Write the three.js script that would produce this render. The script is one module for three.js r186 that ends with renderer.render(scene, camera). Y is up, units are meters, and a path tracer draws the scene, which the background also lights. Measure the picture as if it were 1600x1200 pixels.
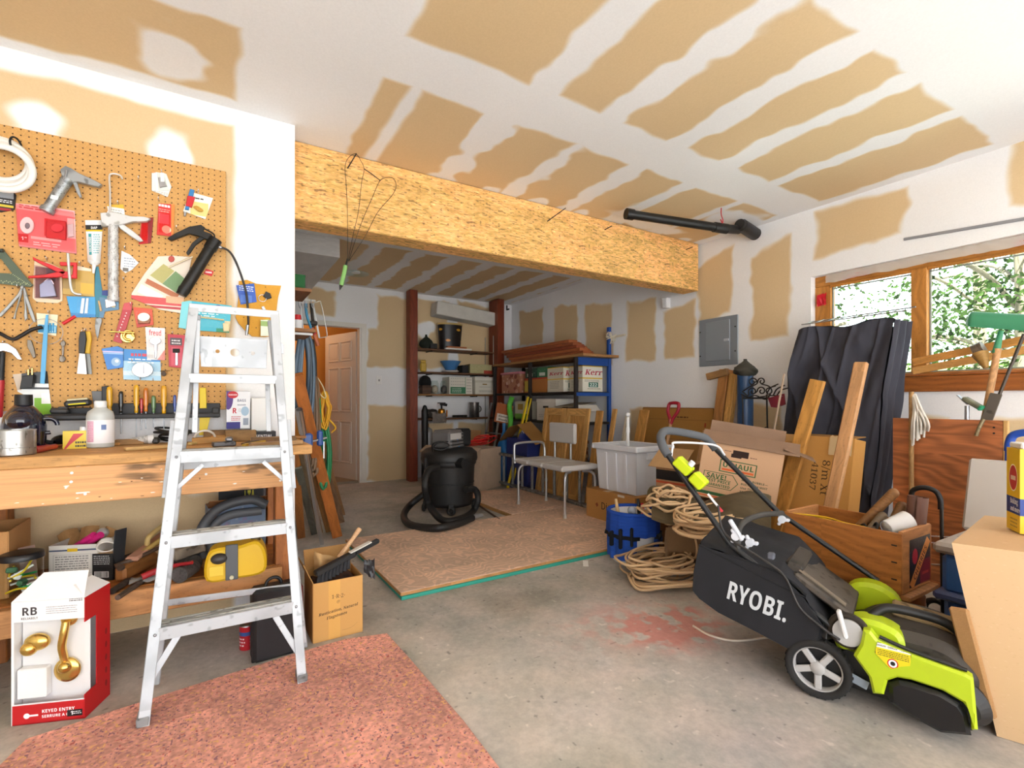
import * as THREE from 'three';
import { mergeGeometries } from 'three/addons/utils/BufferGeometryUtils.js';
import { TextGeometry } from 'three/addons/geometries/TextGeometry.js';
import { FontLoader } from 'three/addons/loaders/FontLoader.js';

// ---------------------------------------------------------------- camera, sky, sun, exposure
const scene = new THREE.Scene();
const renderer = new THREE.WebGLRenderer({ antialias: true });
renderer.toneMapping = THREE.LinearToneMapping;
renderer.toneMappingExposure = 1.42;
renderer.shadowMap.enabled = true;
const EYE = 1.08, YAW = 31.5 * Math.PI / 180, FOC = 766, CX = 800, CY = 627;     // read from the photograph's vanishing points
const camera = new THREE.PerspectiveCamera(2 * Math.atan(600 / FOC) * 180 / Math.PI, 1600 / 1200, 0.05, 300);
camera.setViewOffset(1600, 1200, 0, 600 - CY, 1600, 1200);                        // a lens shifted up a little keeps the verticals upright
camera.position.set(0, EYE, 0);
camera.rotation.set(0, -YAW, 0);
scene.add(camera);
{ // a pale clear summer sky, brighter towards the horizon
  const W = 256, H = 128, d = new Float32Array(W * H * 4);
  for (let r = 0; r < H; r++) for (let c = 0; c < W; c++) {
    const e = ((r + 0.5) / H - 0.5) * Math.PI, k = Math.pow(Math.max(0, 1 - Math.max(0, Math.sin(e))), 2), i = (r * W + c) * 4;
    d[i] = 2.55 + 1.2 * k; d[i + 1] = 2.75 + 1.1 * k; d[i + 2] = 3.05 + 0.9 * k; d[i + 3] = 1;
  }
  const t = new THREE.DataTexture(d, W, H, THREE.RGBAFormat, THREE.FloatType);
  t.mapping = THREE.EquirectangularReflectionMapping; t.magFilter = THREE.LinearFilter; t.needsUpdate = true;
  scene.background = t;
}
const sun = new THREE.DirectionalLight(0xfffcf7, 32);
sun.position.set(-8, 14, 4); sun.target.position.set(0, 0, 0); sun.castShadow = true;
Object.assign(sun.shadow.camera, { left: -14, right: 14, top: 14, bottom: -14, far: 60 });
sun.shadow.mapSize.set(2048, 2048);
scene.add(sun, sun.target);

// ---------------------------------------------------------------- small tools
const V = (x, y, z) => new THREE.Vector3(x, y, z);
const SY = Math.sin(YAW), CYW = Math.cos(YAW);
const ray = (px, py) => { const u = (px - CX) / FOC; return V(SY + u * CYW, -(py - CY) / FOC, -CYW + u * SY); };
const on = (px, py, ax, val) => { const r = ray(px, py), t = (val - (ax === 'y' ? EYE : 0)) / r[ax]; return V(0, EYE, 0).addScaledVector(r, t); };
const oX = (px, py, x) => on(px, py, 'x', x), oY = (px, py, y) => on(px, py, 'y', y), oZ = (px, py, z) => on(px, py, 'z', z);
const lerp = (a, b, t) => a + (b - a) * t, sst = (a, b, x) => { x = Math.min(1, Math.max(0, (x - a) / (b - a))); return x * x * (3 - 2 * x); };
let seed_ = 12345;
const rnd = () => { seed_ = (seed_ + 0x6d2b79f5) | 0; let t = Math.imul(seed_ ^ (seed_ >>> 15), 1 | seed_); t = (t + Math.imul(t ^ (t >>> 7), 61 | t)) ^ t; return ((t ^ (t >>> 14)) >>> 0) / 4294967296; };
const rr = (a, b) => a + (b - a) * rnd();
const hsh = (x, y) => { let n = Math.imul(x | 0, 374761393) + Math.imul(y | 0, 668265263) | 0; n = Math.imul(n ^ (n >>> 13), 1274126177); return ((n ^ (n >>> 16)) >>> 0) / 4294967296; };
const vn = (x, y) => { const i = Math.floor(x), j = Math.floor(y), a = x - i, b = y - j, u = a * a * (3 - 2 * a), v = b * b * (3 - 2 * b); return lerp(lerp(hsh(i, j), hsh(i + 1, j), u), lerp(hsh(i, j + 1), hsh(i + 1, j + 1), u), v); };
const fbm = (x, y, o = 3) => { let s = 0, a = 0.5, n = 0; for (let k = 0; k < o; k++) { s += a * vn(x, y); n += a; a *= 0.5; x = x * 2.03 + 17.1; y = y * 2.03 + 9.7; } return s / n; };
const hex = (h) => [(h >> 16) & 255, (h >> 8) & 255, h & 255];

// ---------------------------------------------------------------- textures
function dataTex(W, H, f, srgb = true) {
  const d = new Uint8Array(W * H * 4), o = [0, 0, 0];
  for (let j = 0; j < H; j++) for (let i = 0; i < W; i++) { f((i + 0.5) / W, (j + 0.5) / H, o, i, j); const k = (j * W + i) * 4; for (let c = 0; c < 3; c++) d[k + c] = Math.max(0, Math.min(255, o[c])); d[k + 3] = 255; }
  const t = new THREE.DataTexture(d, W, H); t.magFilter = THREE.LinearFilter; t.wrapS = t.wrapT = THREE.RepeatWrapping; if (srgb) t.colorSpace = THREE.SRGBColorSpace; t.needsUpdate = true; return t;
}
const grey = (o, v) => { o[0] = o[1] = o[2] = v; };
// wood: grain runs along u, one tile is a metre
const woodTex = dataTex(1024, 512, (u, v, o) => {
  const w = fbm(u * 5, v * 9, 2) * 3, g = fbm(u * 4, v * 120 + w * 4, 2), r = Math.sin((v * 34 + fbm(u * 2.5, v * 6, 2) * 9) * 3.1), p = fbm(u * 60, v * 240, 1);
  const k = 246 - 34 * g + 12 * r - 16 * (p > 0.78 ? 1 : 0); o[0] = k + 6; o[1] = k - 2; o[2] = k - 14;
});
const speckTex = dataTex(512, 512, (u, v, o) => grey(o, 236 + 20 * (fbm(u * 12, v * 12, 3) - 0.5) + 16 * (hsh(u * 512, v * 512) - 0.5)));
const dirtTex = dataTex(512, 512, (u, v, o) => { const a = fbm(u * 9, v * 9, 4), b = fbm(u * 40 + 5, v * 40, 2); const k = 232 - 46 * sst(0.52, 0.72, a) - 60 * sst(0.66, 0.8, b); o[0] = k; o[1] = k - 3 * sst(0.6, 0.8, b); o[2] = k - 8 * sst(0.6, 0.8, b); });
const scuffTex = dataTex(512, 512, (u, v, o) => { const a = fbm(u * 7, v * 7, 4), b = fbm(u * 46 + 5, v * 46, 2); grey(o, 238 - 26 * sst(0.5, 0.75, a) - 34 * sst(0.72, 0.84, b)); });
const fabTex = dataTex(512, 512, (u, v, o, i, j) => grey(o, 205 + 24 * ((i % 4 < 2) ^ (j % 4 < 2) ? 1 : 0) + 40 * (fbm(u * 14, v * 14, 3) - 0.5)));
const bumpTex = dataTex(512, 512, (u, v, o) => grey(o, 128 + 110 * (fbm(u * 20, v * 20, 4) - 0.5)), false);

// drywall: bare paper with patches and strips of white joint compound, a ragged edge where they meet
const PAPER = hex(0xdec297), MUD = hex(0xf3f2f2);
function wallTex(W, H, toWorld, paperPolys, mudStrips, mudBlobs, base, edge = 0.05) {
  return dataTex(W, H, (u, v, o) => {
    const [a, b] = toWorld(u, v), n = (fbm(a * 7, b * 7, 2) - 0.5) * edge * 2.2, n2 = (vn(a * 2.2 + 40, b * 2.2) - 0.5);
    let paper = base;
    for (const P of paperPolys) {
      let s = 1e9; for (let k = 0; k < P.length; k++) { const [x0, y0] = P[k], [x1, y1] = P[(k + 1) % P.length], L = Math.hypot(x1 - x0, y1 - y0) || 1; s = Math.min(s, P.o * ((x1 - x0) * (b - y0) - (y1 - y0) * (a - x0)) / L); }
      paper = Math.max(paper, sst(-0.02, 0.025, s + n * 0.7));
    }
    for (const [x0, y0, x1, y1, w, rag, w1] of mudStrips) {
      const dx = x1 - x0, dy = y1 - y0, t = Math.min(1, Math.max(0, ((a - x0) * dx + (b - y0) * dy) / (dx * dx + dy * dy))), q = Math.hypot(a - x0 - dx * t, b - y0 - dy * t), ww = lerp(w, w1 ?? w, t);
      if (q < ww + 0.2) paper = Math.min(paper, sst(-0.014, 0.02, q - ww + n * (rag ?? 1)));
    }
    for (const [x, y, rx, ry] of mudBlobs) { const q = (Math.hypot((a - x) / rx, (b - y) / ry) - 1) * Math.min(rx, ry); if (q < 0.2) paper = Math.min(paper, sst(-0.02, 0.035, q + n * 1.3)); }
    const g = (hsh(a * 900, b * 900) - 0.5) * 5 + n2 * 9;
    for (let c = 0; c < 3; c++) o[c] = lerp(MUD[c], PAPER[c], paper) + g;
  });
}
const polyPx = (pts, proj) => { const P = pts.map(([x, y]) => proj(x, y)); let A = 0; P.forEach((p, i) => { const q = P[(i + 1) % P.length]; A += p[0] * q[1] - q[0] * p[1]; }); P.o = Math.sign(A); return P; };

// ---------------------------------------------------------------- materials
const mats = {};
function mat(color, rough = 0.7, metal = 0, extra = {}) {
  const key = color + '|' + rough + '|' + metal + '|' + Object.entries(extra).map(([k, v]) => k + (v?.uuid ?? v)).join();
  return mats[key] ??= new THREE.MeshPhysicalMaterial({ color, roughness: rough, metalness: metal, side: THREE.DoubleSide, ...extra });
}
const wood = (c, rough = 0.62) => mat(c, rough, 0, { map: woodTex });
const plas = (c, rough = 0.45) => mat(c, rough);
const card_ = (c) => mat(c, 0.85, 0, { map: speckTex });
const cloth = (c) => mat(c, 0.92, 0, { map: fabTex, bumpMap: bumpTex, bumpScale: 0.002 });
const dirty = (c, rough = 0.6, metal = 0) => mat(c, rough, metal, { map: dirtTex });
const chrome = mat(0xd8d8dc, 0.22, 1), steel = mat(0xa9abb0, 0.38, 1), iron = mat(0x35312e, 0.6, 0.6), brass = mat(0xe6c06a, 0.2, 1), alu = mat(0xcdd0d4, 0.45, 0.25, { map: scuffTex });
const clear = (c = 0xffffff, o = {}) => mat(c, 0.08, 0, { transmission: 1, thickness: 0, ior: 1.2, ...o });
const black = plas(0x151517, 0.5), blackShiny = plas(0x101013, 0.25);

// ---------------------------------------------------------------- geometry tools
function prep(g) {
  g = g.index ? g.toNonIndexed() : g; if (!g.attributes.normal) g.computeVertexNormals();
  if (!g.attributes.uv) g.setAttribute('uv', new THREE.BufferAttribute(new Float32Array(g.attributes.position.count * 2), 2));
  for (const k of Object.keys(g.attributes)) if (!['position', 'normal', 'uv'].includes(k)) g.deleteAttribute(k);
  g.morphAttributes = {}; return g;
}
const M = (...l) => mergeGeometries(l.flat().map(prep));
const mv = (g, x = 0, y = 0, z = 0, rx = 0, ry = 0, rz = 0) => { if (rx) g.rotateX(rx); if (ry) g.rotateY(ry); if (rz) g.rotateZ(rz); return g.translate(x, y, z); };
// chamfered box, uv in metres with the longest side along u
function bx(w, h, d, b = 0.003) {
  b = Math.min(b, w * 0.3, h * 0.3, d * 0.3); const s = [w / 2, h / 2, d / 2], pos = [], nor = [], uv = [];
  const L = [0, 1, 2].sort((i, j) => s[j] - s[i])[0], o = rnd() * 3, o2 = rnd() * 3;
  const tri = (a, q, c, n) => { const ab = q.clone().sub(a), ac = c.clone().sub(a); if (ab.cross(ac).dot(n) < 0) [q, c] = [c, q];
    for (const p of [a, q, c]) { pos.push(p.x, p.y, p.z); nor.push(n.x, n.y, n.z); const an = [Math.abs(n.x), Math.abs(n.y), Math.abs(n.z)], f = an.indexOf(Math.max(...an)), P = p.toArray(); const r = [0, 1, 2].filter((k) => k !== f); if (r[1] === L) r.reverse(); if (f === L && s[r[1]] > s[r[0]]) r.reverse(); uv.push(P[r[0]] + o, P[r[1]] + o2); } };
  const pt = (sx, sy, sz, f) => { const p = [sx * s[0], sy * s[1], sz * s[2]], q = [sx, sy, sz]; for (let k = 0; k < 3; k++) if (k !== f) p[k] -= q[k] * b; return V(...p); };
  for (let f = 0; f < 3; f++) for (const sg of [-1, 1]) {
    const [a, c] = [0, 1, 2].filter((k) => k !== f), n = [0, 0, 0]; n[f] = sg; const N = V(...n);
    const q = [[-1, -1], [1, -1], [1, 1], [-1, 1]].map(([i, j]) => { const t = [0, 0, 0]; t[f] = sg; t[a] = i; t[c] = j; return pt(...t, f); });
    tri(q[0], q[1], q[2], N); tri(q[0], q[2], q[3], N);
  }
  for (let f = 0; f < 3; f++) { const [a, c] = [0, 1, 2].filter((k) => k !== f); for (const i of [-1, 1]) for (const j of [-1, 1]) {
    const n = [0, 0, 0]; n[a] = i; n[c] = j; const N = V(...n).normalize(), e = (k, face) => { const t = [0, 0, 0]; t[a] = i; t[c] = j; t[f] = k; return pt(...t, face); };
    const q = [e(-1, a), e(1, a), e(1, c), e(-1, c)]; tri(q[0], q[1], q[2], N); tri(q[0], q[2], q[3], N); } }
  for (const i of [-1, 1]) for (const j of [-1, 1]) for (const k of [-1, 1]) tri(pt(i, j, k, 0), pt(i, j, k, 1), pt(i, j, k, 2), V(i, j, k).normalize());
  const g = new THREE.BufferGeometry(); g.setAttribute('position', new THREE.Float32BufferAttribute(pos, 3)); g.setAttribute('normal', new THREE.Float32BufferAttribute(nor, 3)); g.setAttribute('uv', new THREE.Float32BufferAttribute(uv, 2)); return g;
}
const cyl = (r0, r1, h, n = 20, open = false) => new THREE.CylinderGeometry(r1, r0, h, n, 1, open);     // r0 below, r1 above
const sph = (r, n = 14) => new THREE.SphereGeometry(r, n, Math.max(6, n * 0.7 | 0));
const lathe = (pts, n = 24) => new THREE.LatheGeometry(pts.map(([r, y]) => new THREE.Vector2(Math.max(r, 1e-4), y)), n);
const tor = (R, r, a = 6.2832, n = 24, m = 8) => new THREE.TorusGeometry(R, r, m, n, a);
const P3 = (p) => p.isVector3 ? p : V(...p);
function tube(pts, r, n, m = 8, closed = false, tension = 0.5) { const c = new THREE.CatmullRomCurve3(pts.map(P3), closed, 'catmullrom', tension); return M(new THREE.TubeGeometry(c, n ?? pts.length * 6, r, m, closed), ...(closed ? [] : [capOf(c, 0, r, m), capOf(c, 1, r, m)])); }
function capOf(c, t, r, m) { const g = new THREE.CircleGeometry(r, m), q = new THREE.Quaternion().setFromUnitVectors(V(0, 0, 1), c.getTangentAt(t).multiplyScalar(t ? 1 : -1)); return g.applyQuaternion(q).translate(...c.getPointAt(t).toArray()); }
// a frame whose x runs from a to b and whose y lies as near to up as it can
function along(a, b, up = V(0, 1, 0)) { a = P3(a); b = P3(b); const x = b.clone().sub(a).normalize(); let z = x.clone().cross(up); if (z.length() < 1e-3) z = x.clone().cross(V(0, 0, 1)); z.normalize(); const y = z.clone().cross(x); return new THREE.Matrix4().makeBasis(x, y, z).setPosition(a.clone().add(b).multiplyScalar(0.5)); }
const bar = (a, b, h, d, up, bev) => bx(P3(a).distanceTo(P3(b)), h, d, bev).applyMatrix4(along(a, b, up));   // a bar of height h (towards up) and depth d
const rod = (a, b, r0, r1 = r0, n = 12) => { const g = cyl(r0, r1, P3(a).distanceTo(P3(b)), n); g.rotateZ(-Math.PI / 2); return g.applyMatrix4(along(a, b)); };
const ext = (pts, d, bev = 0.002, holes = [], curveSegments = 6) => { const s = pts.isShape ? pts : new THREE.Shape(pts.map(([x, y]) => new THREE.Vector2(x, y))); for (const h of holes) s.holes.push(new THREE.Path(h.map(([x, y]) => new THREE.Vector2(x, y)))); const g = new THREE.ExtrudeGeometry(s, { depth: Math.max(1e-4, d - 2 * bev), bevelEnabled: bev > 0, bevelThickness: bev, bevelSize: bev, bevelOffset: -bev, bevelSegments: 1, curveSegments }); return g.translate(0, 0, bev); };
const smooth2 = (pts, n = 40) => new THREE.CatmullRomCurve3(pts.map(([x, y]) => V(x, y, 0)), true).getPoints(n).slice(0, -1).map((p) => [p.x, p.y]);
// outline given in photograph pixels, laid on the upright plane z and given thickness towards the room
const pxOutline = (pts, z, d, bev = 0.001) => ext(pts.map(([x, y]) => { const p = oZ(x, y, z); return [p.x, p.y]; }), d, bev).translate(0, 0, z);
function sheet(f, nu, nv) {      // a surface over the unit square, smooth normals
  const pos = [], uv = [], idx = []; for (let j = 0; j <= nv; j++) for (let i = 0; i <= nu; i++) { const p = f(i / nu, j / nv); pos.push(...(p.isVector3 ? p.toArray() : p)); uv.push(i / nu, j / nv); }
  for (let j = 0; j < nv; j++) for (let i = 0; i < nu; i++) { const a = j * (nu + 1) + i; idx.push(a, a + 1, a + nu + 2, a, a + nu + 2, a + nu + 1); }
  const g = new THREE.BufferGeometry(); g.setAttribute('position', new THREE.Float32BufferAttribute(pos, 3)); g.setAttribute('uv', new THREE.Float32BufferAttribute(uv, 2)); g.setIndex(idx); g.computeVertexNormals(); return g;
}

// ---------------------------------------------------------------- printed matter: one canvas holds all labels, cards and box sides
const ATL = 2048, atlasCanvas = [], atlasMat = [], cursor = { n: -1, x: 0, y: ATL, row: 0 };
function art(w, h, fn) {
  const pad = 3; if (cursor.x + w + 2 * pad > ATL) { cursor.x = 0; cursor.y += cursor.row; cursor.row = 0; }
  if (cursor.n < 0 || cursor.y + h + 2 * pad > ATL) {
    const c = document.createElement('canvas'); c.width = c.height = ATL; cursor.n++; Object.assign(cursor, { x: 0, y: 0, row: 0 });
    const t = new THREE.CanvasTexture(c); t.colorSpace = THREE.SRGBColorSpace; t.magFilter = THREE.LinearFilter; atlasCanvas.push(c); atlasMat.push({ t, m: {} });
  }
  const c = atlasCanvas[cursor.n].getContext('2d'), x = cursor.x + pad, y = cursor.y + pad;
  c.save(); c.translate(x, y); c.beginPath(); c.rect(-pad, -pad, w + 2 * pad, h + 2 * pad); c.clip(); fn(c, w, h); c.restore();
  cursor.x += w + 2 * pad; cursor.row = Math.max(cursor.row, h + 2 * pad);
  return { n: cursor.n, u0: x / ATL, u1: (x + w) / ATL, v0: 1 - (y + h) / ATL, v1: 1 - y / ATL };
}
const artMat = (a, rough = 0.55) => { const e = atlasMat[a.n], k = rough; return e.m[k] ??= new THREE.MeshPhysicalMaterial({ map: e.t, roughness: rough, side: THREE.DoubleSide }); };
const fill = (c, col, x, y, w, h) => { c.fillStyle = col; c.fillRect(x, y, w, h); };
const txt = (c, s, x, y, size, col, font = 'bold', align = 'left', fam = 'sans-serif', rot = 0, maxw) => { c.save(); c.translate(x, y); c.rotate(rot); c.fillStyle = col; c.font = font + ' ' + size + 'px ' + fam; c.textAlign = align; c.textBaseline = 'middle'; c.fillText(s, 0, 0, maxw); c.restore(); };
const lines = (c, x, y, w, n, gap, col, th = 2) => { c.fillStyle = col; for (let i = 0; i < n; i++) { let a = x; while (a < x + w - 4) { const l = Math.min(rr(4, 16), x + w - a); c.fillRect(a, y + i * gap, l, th); a += l + 3; } } };
const speck = (c, w, h, n, cols, s = 2) => { for (let i = 0; i < n; i++) { c.fillStyle = cols[i % cols.length]; c.globalAlpha = 0.22; c.fillRect(rnd() * w, rnd() * h, rr(0.5, s) * 2, rr(0.5, s)); } c.globalAlpha = 1; };
const board = (col) => (c, w, h) => { fill(c, col, -4, -4, w + 8, h + 8); c.globalAlpha = 0.4; speck(c, w, h, w * h / 90, ['#a07848', '#f2dfbf'], 1.2); };
const plainArt = {}; const plain = (col) => plainArt[col] ??= art(24, 24, (c) => fill(c, col, -4, -4, 32, 32));
const cardboard = {}; const kraft = (col) => cardboard[col] ??= art(160, 160, board(col));
const toCell = (g, a) => { const u = g.attributes.uv; for (let i = 0; i < u.count; i++) u.setXY(i, lerp(a.u0, a.u1, u.getX(i)), lerp(a.v0, a.v1, u.getY(i))); return g; };
// box with printed faces: {px,nx,py,ny,pz,nz} hold cells of the canvas, def covers the rest
function printed(w, h, d, faces, def) {
  const g = new THREE.BoxGeometry(w, h, d).toNonIndexed(), u = g.attributes.uv, order = ['px', 'nx', 'py', 'ny', 'pz', 'nz'];
  for (let f = 0; f < 6; f++) { const a = faces[order[f]] ?? def; for (let i = f * 6; i < f * 6 + 6; i++) u.setXY(i, lerp(a.u0, a.u1, u.getX(i)), lerp(a.v0, a.v1, u.getY(i))); }
  return g;
}
const quadArt = (a, w, h) => toCell(new THREE.PlaneGeometry(w, h), a);
// a flat thing with an outline, printed on the front: pts in metres in its own plane, uv over its bounding box
function printedShape(pts, d, a, edge) { const g = ext(pts, d, Math.min(0.0006, d / 4)), p = g.attributes.position, u = g.attributes.uv, n = g.attributes.normal; g.computeBoundingBox(); const b = g.boundingBox; for (let i = 0; i < u.count; i++) { const fr = Math.abs(n.getZ(i)) > 0.5 || !edge, s = (p.getX(i) - b.min.x) / (b.max.x - b.min.x), t = (p.getY(i) - b.min.y) / (b.max.y - b.min.y), e = fr ? a : edge; u.setXY(i, lerp(e.u0, e.u1, s), lerp(e.v0, e.v1, t)); } return g; }

// ---------------------------------------------------------------- things and their parts
const used = {};
const numbered = (n) => { used[n] = (used[n] ?? -1) + 1; return used[n] ? n + '_' + String(used[n]).padStart(3, '0') : n; };
function thing(name, label, category, at = [0, 0, 0], ry = 0, group) {
  const o = new THREE.Group(); o.name = numbered(name); o.position.copy(P3(at)); o.rotation.y = ry; o.userData = { label, category }; if (group) o.userData.group = group; scene.add(o); return o;
}
function mesh(name, g, m) { const o = new THREE.Mesh(prep(g), m); o.name = name; o.castShadow = o.receiveShadow = true; return o; }
function part(t, name, g, m, label) { const o = mesh(name, g, m); if (label) o.userData.label = label; t.add(o); return o; }             // shape in the thing's own axes
function partW(t, name, g, m, label) {                                                                                                   // shape given in room coordinates
  const q = []; for (let p = t; p && p !== scene; p = p.parent) q.push(p); for (const p of q.reverse()) { p.updateMatrix(); g.applyMatrix4(p.matrix.clone().invert()); } return part(t, name, g, m, label);
}
function single(name, label, category, g, m, group, at) {                                                                                // a thing of one piece, shape in room coordinates
  g = prep(g); g.computeBoundingBox(); const b = g.boundingBox, c = at ? P3(at) : V((b.min.x + b.max.x) / 2, b.min.y, (b.min.z + b.max.z) / 2); g.translate(-c.x, -c.y, -c.z);
  const o = mesh(numbered(name), g, m); o.position.copy(c); o.userData = { label, category }; if (group) o.userData.group = group; scene.add(o); return o;
}
function struct(name, g, m, parent) { const o = mesh(parent ? name : numbered(name), g, m); if (!parent) o.userData.kind = 'structure'; (parent ?? scene).add(o); return o; }
// upright card hung on a wall plane: four pixels (top left, top right, bottom right, bottom left)
function cardPx(q, z, d) { const P = q.map(([x, y]) => oZ(x, y, z)); return P; }

// ================================================================ the room
const ZL = -2.92, ZB = -6.59, XR = 4.03, CEIL = 2.595, ZBEAM = -3.08, XE = 0.39, XW = -3.3, ZF = 2.3;
const RM = (t, o = {}) => new THREE.MeshPhysicalMaterial({ map: t, roughness: 0.9, side: THREE.DoubleSide, ...o });
const planeUV = (g, f) => { const p = g.attributes.position, u = g.attributes.uv; for (let i = 0; i < p.count; i++) { const [a, b] = f(p.getX(i), p.getY(i), p.getZ(i)); u.setXY(i, a, b); } return g; };
const slab = (x0, x1, y0, y1, z0, z1) => prep(new THREE.BoxGeometry(x1 - x0, y1 - y0, z1 - z0)).translate((x0 + x1) / 2, (y0 + y1) / 2, (z0 + z1) / 2);

// ---- floor: old concrete
{
  const X0 = XW, X1 = XR, Z0 = ZB, Z1 = ZF, red = oY(1075, 985, 0), red2 = oY(990, 975, 0), base = hex(0xbcb4aa);
  const t = dataTex(1400, 1600, (u, v, o) => {
    const x = lerp(X0, X1, u), z = lerp(Z0, Z1, v), a = fbm(x * 1.3, z * 1.3, 4), b = fbm(x * 7 + 3, z * 7, 3), s = fbm(x * 55, z * 55, 2), c = fbm(x * 2.2 + 30, z * 2.2 + 8, 3);
    let k = 1 + (a - 0.5) * 0.26 + (b - 0.5) * 0.16 + (s - 0.5) * 0.12 + (hsh(x * 700, z * 700) - 0.5) * 0.05; k *= 1 - 0.1 * sst(0.55, 0.75, c);
    const sp = fbm(x * 38 + 9, z * 38, 1); if (sp > 0.95) k *= 0.78; if (sp < 0.05) k *= 1.12;
    for (let q = 0; q < 3; q++) o[q] = base[q] * k;
    o[0] += (b - 0.5) * 10; o[2] -= (c - 0.5) * 14;
    const wx = x + (b - 0.5) * 0.3, wz = z + (a - 0.5) * 0.3, r = Math.exp(-(((wx - red.x) / 0.2) ** 2 + ((wz - red.z) / 0.13) ** 2)) + 0.35 * Math.exp(-(((wx - red2.x) / 0.3) ** 2 + ((wz - red2.z) / 0.2) ** 2));
    const f = Math.min(0.5, r * sst(0.3, 0.62, fbm(x * 16, z * 16, 3)) * 1.1); o[0] = lerp(o[0], 226, f); o[1] = lerp(o[1], 110, f); o[2] = lerp(o[2], 95, f);
  });
  const g = slab(X0, X1, -0.15, 0, Z0, Z1); planeUV(g, (x, y, z) => [(x - X0) / (X1 - X0), (z - Z0) / (Z1 - Z0)]);
  struct('floor', g, RM(t, { roughness: 0.72, bumpMap: bumpTex, bumpScale: 0.001 }));
}

// ---- ceiling
{
  const X0 = XW, X1 = XR, Z0 = ZB, Z1 = ZF, c = (x, y) => { const p = oY(x, y, CEIL); return [p.x, p.z]; };
  const zBand0 = c(895, 225)[1], zBand1 = c(1045, 220)[1], zPanel = c(1412, 122)[1];
  const strips = [], S = (x0, y0, x1, y1, w, rag = 1) => { const a = c(x0, y0), b = c(x1, y1); strips.push([...a, ...b, w, rag]); };
  strips.push([X0, (zBand0 + zBand1) / 2, X1, (zBand0 + zBand1) / 2, Math.abs(zBand0 - zBand1) / 2, 0.4]);
  for (const [x, y, w] of [[835, 150, 0.105], [955, 185, 0.115], [1055, 225, 0.11], [1140, 255, 0.1], [1210, 287, 0.085]]) { const [a] = c(x, y); strips.push([a, zBand1, a, zPanel + 0.3, w * 0.8, 0.9]); }   // screw lines nearer than the wide joint
  for (const [x, y, w, rag] of [[654, 135, 0.055, 0.3], [787, 187, 0.125, 1.4], [900, 230, 0.09, 1.1], [995, 265, 0.1, 1], [1070, 292, 0.08, 0.8], [1145, 320, 0.06, 0.5]]) { const [a] = c(x, y); strips.push([a, zBand0, a, ZBEAM, w * 0.7, rag]); }
  strips.push([X0, ZL, XE + 0.1, ZL, 0.09, 0.5], [XR, Z0, XR, Z1, 0.1, 0.8]);
  const lw = (c(589, 124)[0] + c(547, 240)[0]) / 2, lw0 = c(372, 100)[0];
  strips.push([(lw + lw0) / 2, ZF, (lw + lw0) / 2, ZBEAM, (lw - lw0) / 2, 0.35]);                       // the wide joint on the left
  strips.push([X0, (zPanel + ZF) / 2 + 0.9, X1, (zPanel + ZF) / 2 + 0.9, 0.4, 0.5], [X0, zPanel + 0.62, X1, zPanel + 0.62, 0.6, 0.4]);
  const zb = -4.62; strips.push([XE, zb, XR, zb, 0.14, 0.5], [XE, ZB, XR, ZB, 0.1, 0.4]);
  for (let x = 1.3; x < 4; x += 0.41) { strips.push([x, ZBEAM, x, zb, 0.07, 0.8], [x + 0.08, zb, x + 0.08, ZB, 0.075, 0.8]); }
  const blobs = [[...c(270, 90), 0.1, 0.16], [...c(1010, 350), 0.4, 0.12], [...c(1150, 345), 0.3, 0.2]];
  const t = wallTex(1400, 1600, (u, v) => [lerp(X0, X1, u), lerp(Z0, Z1, v)], [], strips, blobs, 1);
  const g = slab(X0, X1, CEIL, CEIL + 0.14, Z0, Z1); planeUV(g, (x, y, z) => [(x - X0) / (X1 - X0), (z - Z0) / (Z1 - Z0)]);
  struct('ceiling', g, RM(t));
}
// ---- wall behind the bench
{
  const p = (x, y) => { const q = oZ(x, y, ZL); return [q.x, q.y]; };
  const t = wallTex(900, 640, (u, v) => [lerp(XW, XE, u), lerp(0, CEIL, v)], [], [[XW, CEIL, XE, CEIL, 0.09, 0.4], [XE, 0, XE, CEIL, XE - p(365, 300)[0], 0.3], [XW, 1.0, XE, 1.0, 0.12, 1]], [[...p(265, 238), 0.075, 0.09], [...p(60, 192), 0.1, 0.1], [...p(330, 700), 0.2, 0.2]], 1);
  const g = slab(XW, XE, 0, CEIL, ZL - 0.14, ZL); planeUV(g, (x, y) => [(x - XW) / (XE - XW), y / CEIL]);
  struct('wall_left', g, RM(t));
}
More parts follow.
